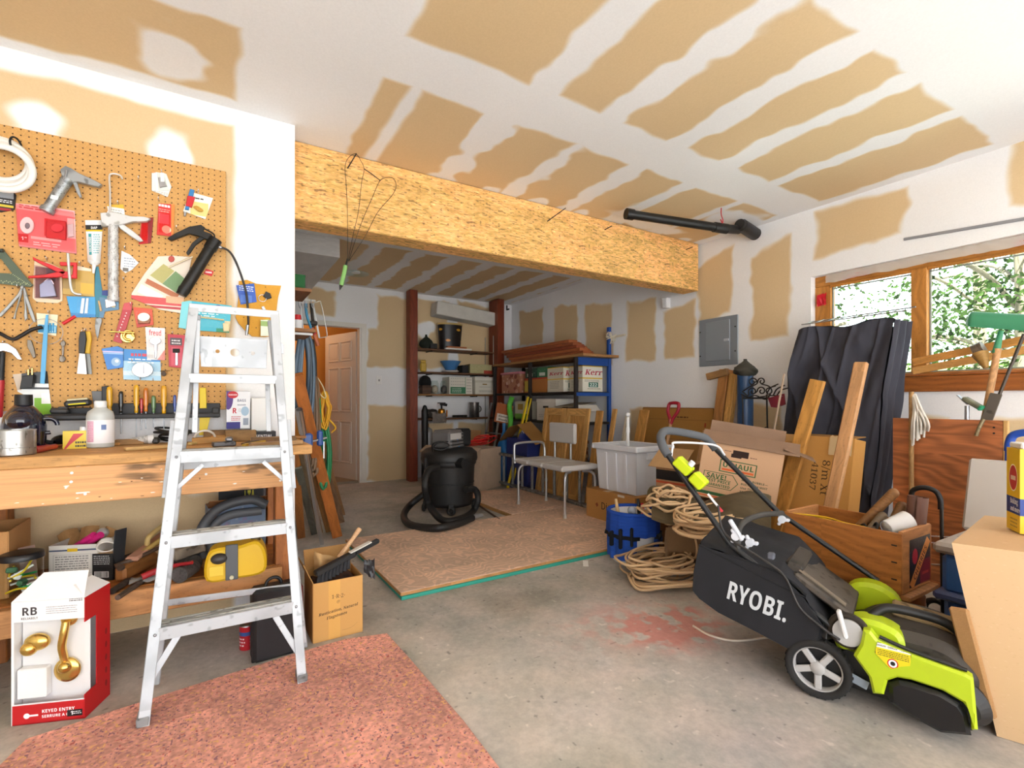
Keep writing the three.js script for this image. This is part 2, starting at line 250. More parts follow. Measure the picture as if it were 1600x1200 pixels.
// ---- wall on the right with the window
const WZ0 = oX(1267, 433, XR).z, WZ1 = 0.35, WY0 = 1.245, WY1 = 2.06;
{
  const p = (x, y) => { const q = oX(x, y, XR); return [q.z, q.y]; }, Q = (...a) => polyPx(a, p);
  const papers = [Q([1088, 420], [1146, 384], [1143, 490], [1096, 505]), Q([1174, 404], [1238, 362], [1234, 527], [1174, 532]), Q([1275, 333], [1420, 290], [1413, 368], [1272, 405]), Q([980, 470], [1024, 466], [1023, 562], [978, 566]), Q([1037, 488], [1085, 470], [1084, 556], [1040, 560]),
    Q([812, 488], [848, 482], [848, 536], [812, 540]), Q([866, 480], [902, 474], [902, 560], [866, 566]), Q([915, 478], [957, 474], [957, 570], [915, 574]), Q([985, 640], [1010, 640], [1010, 690], [985, 690]), Q([1165, 632], [1222, 632], [1222, 690], [1165, 690]), Q([1440, 645], [1490, 648], [1490, 670], [1440, 670]), Q([1575, 92], [1640, 75], [1640, 320], [1580, 320]), Q([1545, 652], [1640, 650], [1640, 760], [1545, 760])];
  const t = wallTex(1800, 600, (u, v) => [lerp(ZB, ZF, u), lerp(0, CEIL, v)], papers, [], [], 0, 0.05);
  const uvf = (x, y, z) => [(z - ZB) / (ZF - ZB), y / CEIL], th = 0.15;
  const pieces = [slab(XR, XR + th, 0, WY0, ZB, ZF), slab(XR, XR + th, WY1, CEIL, ZB, ZF), slab(XR, XR + th, WY0, WY1, ZB, WZ0), slab(XR, XR + th, WY0, WY1, WZ1, ZF)];
  struct('wall_right', M(pieces.map((g) => planeUV(g, uvf))), RM(t));
}
// ---- far wall with the doorway
const DX0 = 0.88, DX1 = 1.7, DH = 2.05;
{
  const p = (x, y) => { const q = oZ(x, y, ZB); return [q.x, q.y]; }, Q = (...a) => polyPx(a, p);
  const papers = [Q([480, 448], [523, 455], [522, 496], [478, 492]), Q([590, 461], [640, 466], [640, 575], [590, 572]), Q([575, 515], [640, 515], [640, 575], [573, 573]), Q([577, 634], [640, 632], [640, 760], [575, 748]), Q([652, 466], [700, 474], [700, 575], [652, 575]), Q([716, 470], [765, 480], [765, 580], [716, 578]), Q([658, 660], [708, 660], [708, 740], [658, 740]), Q([716, 660], [770, 660], [770, 740], [716, 740])];
  const t = wallTex(1024, 768, (u, v) => [lerp(0.2, XR, u), lerp(0, CEIL, v)], papers, [], [[...p(664, 512), 0.12, 0.13]], 0);
  const uvf = (x, y) => [(x - 0.2) / (XR - 0.2), y / CEIL];
  struct('wall_back', M([slab(0.2, DX0, 0, CEIL, ZB - 0.12, ZB), slab(DX1, XR, 0, CEIL, ZB - 0.12, ZB), slab(DX0, DX1, DH, CEIL, ZB - 0.12, ZB)].map((g) => planeUV(g, uvf))), RM(t));
}
const white_ = mat(0xeeecea, 0.85, 0, { map: speckTex });
struct('wall_alcove', slab(0.2, XE, 0, CEIL, ZB, ZL - 0.14), white_);
struct('wall_side', slab(XW - 0.14, XW, 0, CEIL, ZL - 0.14, ZF), white_);
struct('wall_front', M(slab(XW, -2.75, 0, CEIL, ZF, ZF + 0.15), slab(3.4, XR, 0, CEIL, ZF, ZF + 0.15), slab(-2.75, 3.4, 2.3, CEIL, ZF, ZF + 0.15)), white_);      // the garage door stands open behind the camera
struct('ceiling_soffit', slab(XE, 1.02, 2.42, CEIL - 0.001, ZB, -4.74), white_);
struct('trim_1', M(slab(DX1 - 0.005, DX1 + 0.06, 0, DH + 0.06, ZB, ZB + 0.012), slab(DX0 - 0.06, DX0, 0, DH + 0.06, ZB, ZB + 0.012), slab(DX0, DX1, DH, DH + 0.06, ZB, ZB + 0.012), slab(DX1 - 0.03, DX1, 0, DH, ZB - 0.12, ZB)), mat(0xe9e4da, 0.6));
// the little room behind the door
struct('wall_hall', M(slab(0.2, 2.4, 0, CEIL, ZB - 1.5, ZB - 1.4), slab(0.1, 0.2, 0, CEIL, ZB - 1.5, ZB), slab(2.4, 2.5, 0, CEIL, ZB - 1.5, ZB - 0.12), slab(0.1, 2.5, 2.45, 2.55, ZB - 1.5, ZB - 0.12)), mat(0xd99a45, 0.8));
{ // ceiling lamp out of view, placed to light the little room behind the door
  const t = thing('unseen_hall_lamp', 'unseen round ceiling lamp lighting the small room behind the door', 'lamp', [0.75, 2.3, ZB - 0.8]); part(t, 'lamp_base', mv(cyl(0.09, 0.07, 0.03, 24), 0, 0.135, 0), mat(0xe8e4dc, 0.5)); part(t, 'lamp_globe', mv(sph(0.09, 20), 0, 0.05, 0), mat(0xfff2dc, 0.5, 0, { emissive: 0xffdcae, emissiveIntensity: 0.8 }));
  const l = new THREE.PointLight(0xffe2bc, 0.55, 0, 2); l.position.set(0, 0.05, 0); l.castShadow = true; t.add(l);
}
struct('floor_hall', slab(0.1, 2.5, -0.1, 0.02, ZB - 1.5, ZB - 0.06), mat(0x9a8b78, 0.8));
// ground outdoors
struct('ground', slab(-40, 60, -0.45, -0.2, -40, 40), mat(0x9a9c98, 0.95, 0, { map: speckTex }));
struct('driveway', slab(-6, 7, -0.2, -0.05, ZF, 16), mat(0xb6b8ba, 0.9, 0, { map: speckTex }));

// ================================================================ built-in pieces
const C2 = (t) => M(t);
// ---- the big strand-lumber beam
{
  const t = dataTex(1024, 512, (u, v, o) => { const a = fbm(u * 26, v * 90, 2), b = fbm(u * 60 + 7, v * 260, 2), c = fbm(u * 5, v * 9, 2), d = fbm(u * 40 + 90, v * 170, 1); let k = 1 + (a - 0.5) * 0.3 + (b - 0.5) * 0.22 + (c - 0.5) * 0.16; if (d > 0.82) k *= 0.72; if (d < 0.1) k *= 1.1; o[0] = 234 * k; o[1] = 182 * k - (c > 0.6 ? 6 : 0); o[2] = 106 * k * (0.9 + 0.25 * a); });
  const b = thing('ceiling_beam', 'massive strand-lumber ceiling beam spanning the opening to the back bay', 'beam', [2.19, 2.14, ZBEAM - 0.09]);
  part(b, 'beam_body', mv(bx(3.6, 0.452, 0.18, 0.006), 0, 0.226, 0), mat(0xffffff, 0.8, 0, { map: t }));
  // nails driven into the front
  for (const [x0, y0, x1, y1] of [[855, 346, 884, 325], [945, 359, 956, 353], [1072, 390, 1082, 386]]) { const a = oZ(x0, y0, ZBEAM), e = oZ(x1, y1, ZBEAM + 0.09); partW(b, 'nail', rod(a, e, 0.0035), iron); }
}
// ---- window
{
  const fx = XR + 0.06, Zp = (px) => oX(px, 500, fx).z, m = wood(0xc98a3e, 0.5), w = new THREE.Group(); w.name = 'window_1'; w.userData = { kind: 'structure' }; w.position.set(fx, WY0, (WZ0 + WZ1) / 2); scene.add(w);
  const bz = (z0, z1, y0, y1, x0 = fx, x1 = fx + 0.07) => mv(bx(x1 - x0, y1 - y0, z1 - z0, 0.004), (x0 + x1) / 2, (y0 + y1) / 2, (z0 + z1) / 2);
  const zj = Zp(1298), zm0 = Zp(1425), zm1 = Zp(1450), zr0 = 0.2, gt = 1.978, gb = 1.275;
  partW(w, 'window_frame', bz(WZ0, WZ1, gt, WY1), m); partW(w, 'window_frame', bz(WZ0, zj, gb, gt), m); partW(w, 'mullion', bz(zm0, zm1, gb, gt, fx - 0.02), m); partW(w, 'window_frame', bz(zr0, WZ1, gb, gt), m); partW(w, 'window_frame', bz(WZ0, WZ1, WY0, gb), m);
  partW(w, 'window_sill', bz(WZ0 + 0.02, WZ1 + 0.05, 1.143, 1.243, XR - 0.03, XR + 0.0), wood(0xa8642a, 0.5)); partW(w, 'window_sill', bz(WZ0 + 0.02, WZ1, 1.245, 1.262, XR - 0.03, fx), wood(0xa8642a, 0.5));
  partW(w, 'stop', bz(zm1, zr0, gt - 0.02, gt, fx - 0.012, fx), m); partW(w, 'stop', bz(zj, zm0, gt - 0.02, gt, fx - 0.012, fx), m);
  const glass = clear(0xf2fbf8);
  for (const [a, b] of [[zj, zm0], [zm1, zr0]]) partW(w, 'pane', bz(a, b, gb, gt, fx + 0.03, fx + 0.035), glass);
  for (const [a, b] of [[zj, zm0], [zm1, zr0]]) partW(w, 'gasket', M(bz(a, a + 0.012, gb, gt, fx + 0.02, fx + 0.028), bz(a, b, gt - 0.03, gt - 0.02, fx + 0.02, fx + 0.028), bz(a, b, gb, gb + 0.01, fx + 0.02, fx + 0.028)), mat(0x8f9a96, 0.5));
  // plastic film and red tape left round the opening
  for (const [z, y, l, h, n] of [[WZ0 + 0.03, 1.93, 0.07, 0.09, 'clinging to the window reveal'], [WZ0 + 0.2, 2.04, 0.2, 0.03, 'along the window head by the corner'], [-0.92, 2.045, 0.16, 0.035, 'dangling from the window head above the rake']])
    single('red_tape', 'torn red sheathing tape ' + n, 'tape', sheet((u, v) => [fx - 0.012 - 0.02 * fbm(u * 6, v * 5, 2) - 0.01, y - h * v - 0.02 * fbm(u * 5 + z, 3, 2), z + l * u], 14, 6), mat(0xd0142a, 0.45));
  single('film_strip', 'crumpled clear plastic film hanging along the window head', 'film', sheet((u, v) => [fx - 0.03 - 0.02 * fbm(u * 30, v * 3, 2), 2.055 - 0.05 * v - 0.02 * fbm(u * 20, 2, 2) * v, WZ0 + 0.1 + 1.3 * u], 60, 4), mat(0xf0eee6, 0.35, 0, { transmission: 0.5 }));
  single('metal_strip', 'long grey metal strip fixed to the wall above the window', 'metal strip', (() => { const a = oX(1412, 374, XR - 0.008), b = oX(1600, 342, XR - 0.008), e = a.clone().add(b.clone().sub(a).multiplyScalar(1.6)); return bar(a, e, 0.018, 0.012, V(0, 1, 0)); })(), mat(0x9a9ba0, 0.5, 0.4));
}
// ---- electrical panel
{
  const p = thing('breaker_panel', 'grey metal breaker panel set flush in the right wall', 'breaker panel', [XR - 0.008, 1.413, -2.89]);
  const m = mat(0x8c949c, 0.45, 0.25);
  part(p, 'cover', mv(bx(0.012, 0.447, 0.406, 0.003), 0, 0.2235, 0), m); const d = part(p, 'door', mv(bx(0.008, 0.37, 0.255, 0.003), -0.008, 0.228, 0.0), mat(0x969ea6, 0.42, 0.25));
  part(d, 'latch', mv(bx(0.008, 0.022, 0.05, 0.002), -0.014, 0.228, 0.095), mat(0xc8cdd2, 0.35, 0.3));
  for (const [y, z] of [[0.1, -0.19], [0.33, -0.19], [0.12, 0.18], [0.34, 0.18]]) part(p, 'screw', mv(cyl(0.007, 0.006, 0.006, 8), -0.008, y, z, 0, 0, Math.PI / 2), iron);
}
// ---- drain pipe under the ceiling, hook, light switch, bracket
{
  const p = thing('drain_pipe', 'black plastic drain pipe with cleanout elbow below the ceiling', 'pipe', oY(1140, 361, 2.48)), m = dirty(0x1b1b1d, 0.42);
  const a = oY(978, 334, 2.53), b = oY(1130, 357, 2.5), c = oX(1154, 359, XR - 0.24), e = oX(1178, 366, XR - 0.02);
  partW(p, 'pipe_run', M(rod(a, b, 0.034, 0.034, 18)), m); partW(p, 'coupling', rod(a.clone().lerp(b, 0.0), a.clone().lerp(b, 0.07), 0.042, 0.042, 18), m); partW(p, 'coupling', rod(a.clone().lerp(b, 0.9), a.clone().lerp(b, 1.04), 0.04, 0.04, 18), m);
  partW(p, 'elbow', tube([b, b.clone().lerp(c, 0.5), c], 0.036, 12, 14), m);
  const e1 = oX(1158, 352, XR - 0.26), e2 = oX(1180, 366, XR - 0.02); partW(p, 'cleanout', M(rod(e1, e2, 0.052, 0.052, 20), rod(e1.clone().lerp(e2, -0.12), e1, 0.044, 0.05, 20)), m);
  const h = oY(1127, 325, CEIL - 0.002); single('ceiling_hook', 'small red hook screwed into the ceiling near the pipe', 'hook', tube([h, h.clone().add(V(0, -0.05, 0)), h.clone().add(V(0.02, -0.09, 0.0)), h.clone().add(V(0.0, -0.12, 0.01)), h.clone().add(V(-0.03, -0.1, 0.015))], 0.004, 24, 6), mat(0xc0182c, 0.4));
  const sw = oZ(592, 594, ZB); const s = thing('light_switch', 'white light switch plate beside the doorway', 'switch', [sw.x, sw.y - 0.06, ZB + 0.004]);
  part(s, 'plate', mv(bx(0.075, 0.115, 0.007, 0.003), 0, 0.058, 0), plas(0xf3f1ee)); part(s, 'toggle', mv(bx(0.012, 0.028, 0.02, 0.003), 0, 0.058, 0.01), plas(0x8a8580));
  const k = oX(1041, 474, XR - 0.03); single('junction_box', 'small white junction box on the wall under the beam end', 'junction box', M(mv(bx(0.06, 0.1, 0.06, 0.006), k.x, k.y, k.z), mv(bx(0.068, 0.006, 0.068), k.x, k.y + 0.05, k.z)), plas(0xe9e9ea));
  single('wall_bracket', 'small dark bracket high on the far wall beside the post', 'bracket', mv(M(bx(0.02, 0.08, 0.015), mv(bx(0.02, 0.02, 0.07), 0, -0.03, 0.03)), ...oZ(792, 481, ZB + 0.012).toArray()), iron);
}
// ---- door leaf
{
  const d = thing('door_1', 'beige six-panel door standing ajar in the far wall', 'door', [DX1 - 0.03, 0.02, ZB - 0.13], 0); delete d.userData.category; delete d.userData.label; d.userData.kind = 'structure';
  d.rotation.y = 109 * Math.PI / 180; const m = mat(0xd9cfc0, 0.55), w = 0.78, h = 2.0;
  part(d, 'leaf', mv(bx(w, h, 0.035, 0.003), w / 2, h / 2, 0), m);
  for (const [y0, y1] of [[1.62, 1.88], [0.92, 1.52], [0.22, 0.78]]) for (const s of [0, 1]) for (const z of [0.018, -0.018]) {
    const x0 = 0.11 + s * 0.3, pw = 0.26; const f = part(d, 'panel', mv(bx(pw - 0.06, y1 - y0 - 0.06, 0.012, 0.005), x0 + pw / 2, (y0 + y1) / 2, z), m);
    part(f, 'moulding', M(mv(bx(pw, 0.022, 0.024, 0.006), x0 + pw / 2, y0, z), mv(bx(pw, 0.022, 0.024, 0.006), x0 + pw / 2, y1, z), mv(bx(0.022, y1 - y0, 0.024, 0.006), x0, (y0 + y1) / 2, z), mv(bx(0.022, y1 - y0, 0.024, 0.006), x0 + pw, (y0 + y1) / 2, z)), m);
  }
  for (const y of [0.3, 1.0, 1.72]) part(d, 'hinge', mv(cyl(0.008, 0.008, 0.09, 10), -0.004, y, 0.02), mat(0x9a6b35, 0.35, 0.8));
}
// ---- built-in shelves between two stained posts
const SHELF = [1.805, 1.485, 1.18, 0.845];
{
  const s = thing('shelf_unit', 'wall shelving of thin boards between two red-stained timber posts', 'shelving', [2.95, 0, -6.4]), red = wood(0x8a3b1c, 0.5), dk = wood(0x6b4526, 0.6);
  partW(s, 'post', mv(bx(0.11, 2.58, 0.15, 0.004), 2.318, 1.29, -6.38), red); partW(s, 'post', mv(bx(0.11, 2.58, 0.27, 0.004), 3.62, 1.29, -6.35), red);
  SHELF.forEach((y, i) => partW(s, 'shelf', mv(bx(i === 1 ? 1.1 : 1.19, 0.022, 0.26, 0.003), 2.97 + (i === 1 ? 0.04 : 0), y - 0.011, -6.45), i === 2 ? wood(0x9a6b38, 0.6) : dk));
  for (const [x, z] of [[2.385, -6.57], [3.55, -6.57], [3.555, -6.33]]) partW(s, 'shelf_standard', mv(bx(0.012, 1.7, 0.012), x, 1.2, z), mat(0xb9b4ac, 0.4, 0.6));
  SHELF.forEach((y) => [2.6, 3.3].forEach((x) => partW(s, 'bracket', bar([x, y - 0.025, -6.58], [x, y - 0.025, -6.36], 0.02, 0.012), iron)));
}
// ---- plywood sheets and carpet underlay on the floor
{
  const pt = dataTex(1024, 512, (u, v, o) => { const w = fbm(u * 7, v * 5, 3) * 2.6, r = Math.sin((v * 26 + w * 8) * 2.2 + fbm(u * 3, v * 30, 2) * 3), s = fbm(u * 26, v * 260, 2), q = fbm(u * 3 + 4, v * 3, 3); const k = 1 + 0.1 * sst(0.1, 0.9, r) - 0.13 * sst(0.55, 0.9, s) - 0.2 * (q - 0.5); o[0] = 216 * k; o[1] = 182 * k; o[2] = 156 * k; });
  const pm = mat(0xffffff, 0.75, 0, { map: pt }), edge = wood(0xc99a64), teal = plas(0x2f9a86, 0.6);
  const mk = (label, x, z, w, d, ry, y0, t) => { const s = thing('plywood_sheet', label, 'plywood', [x, y0, z], ry); part(s, 'panel', mv(bx(w, t, d, 0.002), 0, t / 2, 0), pm); part(s, 'edge_band', M(mv(bx(w, t * 0.8, 0.004, 0.0005), 0, t * 0.45, d / 2 + 0.001), mv(bx(0.004, t * 0.8, d, 0.0005), -w / 2 - 0.001, t * 0.45, 0)), edge); return s; };
  single('foam_board', 'thin teal foam board under the front plywood sheet', 'foam board', mv(bx(2.44, 0.02, 1.22, 0.003), 2.09, 0.01, -3.2, 0, 0.012), teal);
  mk('bare brown plywood sheet lying on teal foam in front of the shop vacuum', 2.09, -3.21, 2.44, 1.22, 0.012, 0.021, 0.02);
  mk('bare plywood sheet lying on the concrete under the bath bench', 2.8, -4.44, 0.88, 1.18, 0, 0.001, 0.04);
  const stick = [oY(738, 783, 0.035), oY(781, 812, 0.035)]; single('floor_strip', 'thin dark wooden strip lying on the floor beside the vacuum hose nozzle', 'wood strip', bar(stick[0], stick[1], 0.012, 0.02), wood(0x5a4030));
  const P = [[605, 993], [640, 1032], [725, 1131], [800, 1230], [-40, 1240], [40, 1160], [150, 1124], [330, 1066], [463, 1024], [540, 1002]].map(([x, y]) => { const q = oY(x, y, 0); return [q.x, -q.z]; });
  const rt = dataTex(1024, 1024, (u, v, o) => { const cx = fbm(u * 90, v * 90, 2), a = fbm(u * 150 + 3, v * 150, 1), b = fbm(u * 120 + 50, v * 120, 1), c = fbm(u * 5, v * 5, 3); let k = 0.92 + 0.3 * (cx - 0.5) + 0.3 * (c - 0.5); o[0] = 236 * k; o[1] = 168 * k; o[2] = 150 * k; if (a > 0.82) { o[0] = 150; o[1] = 104; o[2] = 112; } if (b > 0.84) { o[0] = 226; o[1] = 172; o[2] = 118; } if (b < 0.1) { o[0] = 184; o[1] = 98; o[2] = 90; } });
  const g = ext(P, 0.012, 0.003); g.rotateX(-Math.PI / 2);
  single('carpet_underlay', 'salmon red chip-foam carpet underlay spread under the stepladder', 'underlay', g, mat(0xffffff, 0.95, 0, { map: rt, bumpMap: bumpTex, bumpScale: 0.003 }));
  const lb = oY(915, 881, 0); single('paper_scrap', 'white paper strip on the floor by the plywood edge', 'paper', mv(bx(0.12, 0.0015, 0.035, 0.0003), lb.x, 0.003, lb.z, 0, 0.9), mat(0xf4f2ee, 0.8));
}

// ================================================================ the pegboard and what hangs on it
const ZP = ZL + 0.022;
{
  const t = dataTex(256, 256, (u, v, o) => { const fx = ((u * 8) % 1) - 0.5, fy = ((v * 8) % 1) - 0.5, h = Math.hypot(fx, fy) < 0.115, n = fbm(u * 60, v * 60, 2) - 0.5; o[0] = 208 + n * 26; o[1] = 158 + n * 24; o[2] = 92 + n * 20; if (h) { o[0] = 74; o[1] = 48; o[2] = 22; } });
  const p0 = oZ(353, 268, ZP), y0 = oZ(200, 641, ZP).y, x0 = -1.15, x1 = p0.x, y1 = p0.y;
  const b = thing('pegboard', 'tan perforated hardboard tool panel on the wall above the workbench', 'pegboard', [(x0 + x1) / 2, y0, ZP]);
  const g = bx(x1 - x0, y1 - y0, 0.006, 0.001); g.translate((x0 + x1) / 2, (y0 + y1) / 2, ZP - 0.003); planeUV(g, (x, y) => [x / (0.0254 * 8), y / (0.0254 * 8)]);
  partW(b, 'panel', g, mat(0xffffff, 0.7, 0, { map: t }));
  for (const y of [y1 - 0.03, y0 + 0.03]) partW(b, 'furring_strip', mv(bx(x1 - x0 - 0.02, 0.03, 0.016), (x0 + x1) / 2, y, ZP - 0.014), wood(0xb98a50));
  for (const [x, y] of [[217, 280], [185, 318], [196, 388], [194, 436], [253, 270], [310, 300], [305, 478], [75, 405], [126, 412], [78, 488], [99, 532], [130, 518], [135, 516], [50, 576], [44, 580], [253, 570], [207, 562], [220, 590], [240, 592], [270, 520], [276, 356], [248, 312], [205, 475], [30, 448], [8, 535], [170, 335], [346, 390]]) {
    const p = oZ(x, y, ZP); partW(b, 'peg_hook', tube([[p.x, p.y + 0.008, p.z], [p.x, p.y, p.z + 0.004], [p.x, p.y - 0.01, p.z + 0.014], [p.x, p.y - 0.004, p.z + 0.028], [p.x, p.y + 0.004, p.z + 0.03]], 0.0018, 10, 5), chrome);
  }
}
// a printed card or bag hanging flat on the board, outline in photograph pixels
function hung(name, label, cat, pts, dz, th, fn, extra) {
  const z = ZP + dz, W = pts.map(([x, y]) => oZ(x, y, z)), xs = W.map((p) => p.x), ys = W.map((p) => p.y), x0 = Math.min(...xs), x1 = Math.max(...xs), y0 = Math.min(...ys), y1 = Math.max(...ys);
  const w = Math.max(24, Math.round((x1 - x0) * 1500)), h = Math.max(24, Math.round((y1 - y0) * 1500)), a = typeof fn === 'string' ? plain(fn) : art(w, h, (c) => { c.save(); c.scale(w / 100, h / 100); fn(c); c.restore(); });
  const t = thing(name, label, cat, [(x0 + x1) / 2, y0, z]); const g = printedShape(W.map((p) => [p.x, p.y]), th, a).translate(0, 0, z); partW(t, 'backing_card', g, artMat(a, 0.35)); t.userData.z = z + th; delete t.userData.z; if (extra) extra(t, z + th); return t;
}
const blister = (t, pts, z, d, c = 0xffffff) => partW(t, 'blister', pxOutline(pts, z, d, 0.002), clear(c, { roughness: 0.15 }));
const onCard = (t, name, pts, z, d, m, label) => partW(t, name, pxOutline(pts, z, d, Math.min(0.002, d / 3)), m, label);
const el = (cx, cy, rx, ry, n = 16, r = 0) => Array.from({ length: n }, (_, i) => { const a = -i / n * 6.2832, x = Math.cos(a) * rx, y = Math.sin(a) * ry; return [cx + x * Math.cos(r) - y * Math.sin(r), cy + x * Math.sin(r) + y * Math.cos(r)]; });
const tubePx = (pts, r, n, m = 8) => tube(pts.map(([x, y, dz = 0.015]) => oZ(x, y, ZP + dz)), r, n, m);
const rodPx = (x0, y0, x1, y1, r0, r1 = r0, dz = 0.02, dz1 = dz) => rod(oZ(x0, y0, ZP + dz), oZ(x1, y1, ZP + dz1), r0, r1, 16);

// -- upper left
{ const t = thing('hose_coil', 'thick white plastic hose coiled on the pegboard by its corner', 'hose', oZ(0, 292, ZP)); for (let k = 0; k < 4; k++) { const c = oZ(2 + k, 250 + k * 4, ZP + 0.02 + k * 0.016); partW(t, 'loop', mv(tor(0.085 + 0.004 * (k % 2), 0.014, 6.2832, 36, 10), c.x, c.y, c.z), plas(0xf1efea, 0.4)); } const c = oZ(4, 245, ZP + 0.05); partW(t, 'tie', mv(tor(0.03, 0.004), c.x + 0.04, c.y + 0.06, c.z, 0, 1.2), black); }
hung('blade_pack', 'black blister pack with red and yellow print under the white hose', 'package', [[-12, 288], [10, 288], [26, 305], [23, 328], [2, 332], [-14, 330]], 0.004, 0.006, (c) => { fill(c, '#1d1d20', 0, 0, 100, 100); fill(c, '#b9c0c8', 20, 15, 70, 34); fill(c, '#d9c23a', 30, 72, 60, 8); fill(c, '#a8202a', 30, 84, 50, 9); lines(c, 34, 56, 50, 2, 6, '#fff', 3); }, (t, z) => blister(t, [[-8, 294], [8, 294], [22, 306], [20, 312], [-8, 310]], z, 0.02));
{ // grey skeleton caulking gun hanging at a slant
  const t = thing('caulking_gun', 'grey steel caulking gun hanging slanted by its handle', 'caulking gun', oZ(75, 325, ZP)), m = dirty(0xb4b8bb, 0.4, 0.55);
  partW(t, 'cradle', rodPx(106, 280, 74, 328, 0.022, 0.02, 0.035), m); partW(t, 'end_ring', rodPx(76, 325, 72, 331, 0.025, 0.025, 0.035), m);
  onCard(t, 'grip', [[96, 268], [104, 262], [113, 266], [126, 274], [150, 285], [161, 291], [156, 295], [146, 293], [124, 287], [112, 288], [100, 284]], ZP + 0.022, 0.024, m); onCard(t, 'trigger', [[113, 282], [120, 283], [126, 300], [129, 309], [126, 311], [121, 303]], ZP + 0.026, 0.014, m); partW(t, 'push_rod', rodPx(104, 266, 100, 290, 0.004, 0.004, 0.05), steel); onCard(t, 'sticker', [[80, 304], [92, 307], [90, 313], [78, 310]], ZP + 0.056, 0.002, mat(0xdfe9ea, 0.5));
}
hung('hole_saw_kit', 'pink and red hole saw kit in clear clamshell packaging', 'package', [[25, 318], [70, 322], [117, 330], [120, 397], [30, 385]], 0.004, 0.004, (c) => { fill(c, '#e8878c', 0, 0, 100, 100); fill(c, '#d9303a', 46, 28, 36, 40); fill(c, '#f2b9bb', 0, 0, 100, 16); fill(c, '#c9202c', 4, 70, 16, 18); txt(c, '1"', 8, 80, 10, '#fff'); fill(c, '#f7d6d6', 24, 72, 50, 6); lines(c, 28, 84, 44, 2, 5, '#fff', 2); lines(c, 5, 5, 60, 2, 5, '#c0303a', 2); fill(c, '#f4dede', 84, 20, 14, 46); }, (t, z) => {
  onCard(t, 'template_disc', el(43, 353, 11, 13), z, 0.012, plas(0xf2f2f4)); onCard(t, 'disc_hub', el(43, 353, 4, 5, 10), z + 0.012, 0.004, plas(0x6d7680)); onCard(t, 'tray', [[74, 345], [104, 348], [104, 376], [73, 372]], z, 0.014, plas(0xc81420)); onCard(t, 'saw_cup', el(90, 357, 10, 7), z + 0.014, 0.012, plas(0xd83040)); onCard(t, 'arbor', [[106, 352], [115, 350], [117, 370], [107, 372]], z, 0.012, plas(0xd0d4d8)); blister(t, [[27, 322], [116, 334], [118, 394], [32, 383]], z, 0.03, 0xffe8e8); });
// -- white caulking gun, hung upright
{ const t = thing('caulking_gun', 'white painted caulking gun hanging upright with its hooked rod up', 'caulking gun', oZ(178, 470, ZP)), m = dirty(0xe6e6e6, 0.42, 0.2);
  partW(t, 'barrel', rodPx(177, 352, 177, 468, 0.019, 0.019, 0.03), m); for (const y of [398, 424, 445]) partW(t, 'band', rodPx(177, y, 177, y + 3, 0.0205, 0.0205, 0.03), m); partW(t, 'nose_ring', rodPx(177, 464, 177, 470, 0.023, 0.022, 0.03), m);
  onCard(t, 'grip', [[158, 335], [180, 334], [205, 340], [226, 341], [236, 344], [230, 348], [208, 349], [188, 354], [160, 356]], ZP + 0.018, 0.024, m); onCard(t, 'trigger', [[184, 351], [194, 352], [208, 362], [220, 372], [224, 377], [219, 379], [206, 371], [188, 358]], ZP + 0.022, 0.014, m);
  partW(t, 'push_rod', tubePx([[172, 340, 0.03], [172, 300, 0.03], [171, 278, 0.03], [173, 272, 0.03], [182, 272, 0.03], [189, 275, 0.03], [191, 280, 0.03]], 0.004, 40), mat(0xe2e2e2, 0.3, 0.7)); }
{ const t = thing('sealant_tube', 'white and teal squeeze tube of sealant hanging nozzle down', 'tube', oZ(147, 426, ZP)); const a = art(120, 300, (c, w, h) => { fill(c, '#f2f4f4', -4, -4, 130, 310); fill(c, '#2d3036', -4, 34, 130, 34); fill(c, '#e3c52e', -4, 68, 130, 12); fill(c, '#3aa9b4', 18, 96, 22, 150); txt(c, 'SILICONE', 29, 172, 24, '#fff', 'bold', 'center', 'sans-serif', -1.57); lines(c, 54, 100, 50, 9, 16, '#79b9c4', 7); txt(c, 'DAP', 60, 54, 24, '#fff', 'bold', 'center'); });
  const W = (x, y, dz) => oZ(x, y, ZP + dz); partW(t, 'tube_body', toCell(sheet((u, v) => { const l = lerp(133, 137, v), r = lerp(161, 157, v), y = lerp(344, 410, v); return W(lerp(l, r, u), y, 0.008 + Math.sin(u * Math.PI) * lerp(0.004, 0.03, v)); }, 10, 6).scale(1, 1, 1), { u0: a.u0, u1: a.u1, v0: a.v1, v1: a.v0 }), artMat(a, 0.3)); partW(t, 'tube_back', sheet((u, v) => W(lerp(lerp(133, 137, v), lerp(161, 157, v), u), lerp(344, 410, v), 0.008), 1, 1), plas(0xf2f4f4)); partW(t, 'shoulder', rodPx(147, 409, 147, 414, 0.024, 0.012, 0.018), plas(0xf2f4f4)); partW(t, 'nozzle', rodPx(147, 413, 146, 427, 0.008, 0.004, 0.018), plas(0xfafafa)); }
hung('screw_packet', 'small white packet with yellow header above the white caulking gun', 'packet', [[167, 320], [193, 320], [196, 340], [171, 342]], 0.004, 0.004, (c) => { fill(c, '#f4f2ee', 0, 0, 100, 100); fill(c, '#e8b93a', 0, 0, 100, 26); lines(c, 20, 40, 60, 3, 14, '#a9a49c', 5); });
hung('carded_knife', 'red carded utility knife behind the white gun trigger', 'package', [[222, 342], [240, 340], [236, 380], [217, 382]], 0.003, 0.006, (c) => { fill(c, '#c91f2a', 0, 0, 100, 100); fill(c, '#8e1620', 62, 0, 38, 100); }, (t, z) => blister(t, [[223, 350], [232, 350], [230, 376], [221, 376]], z, 0.016, 0xffd8d0));
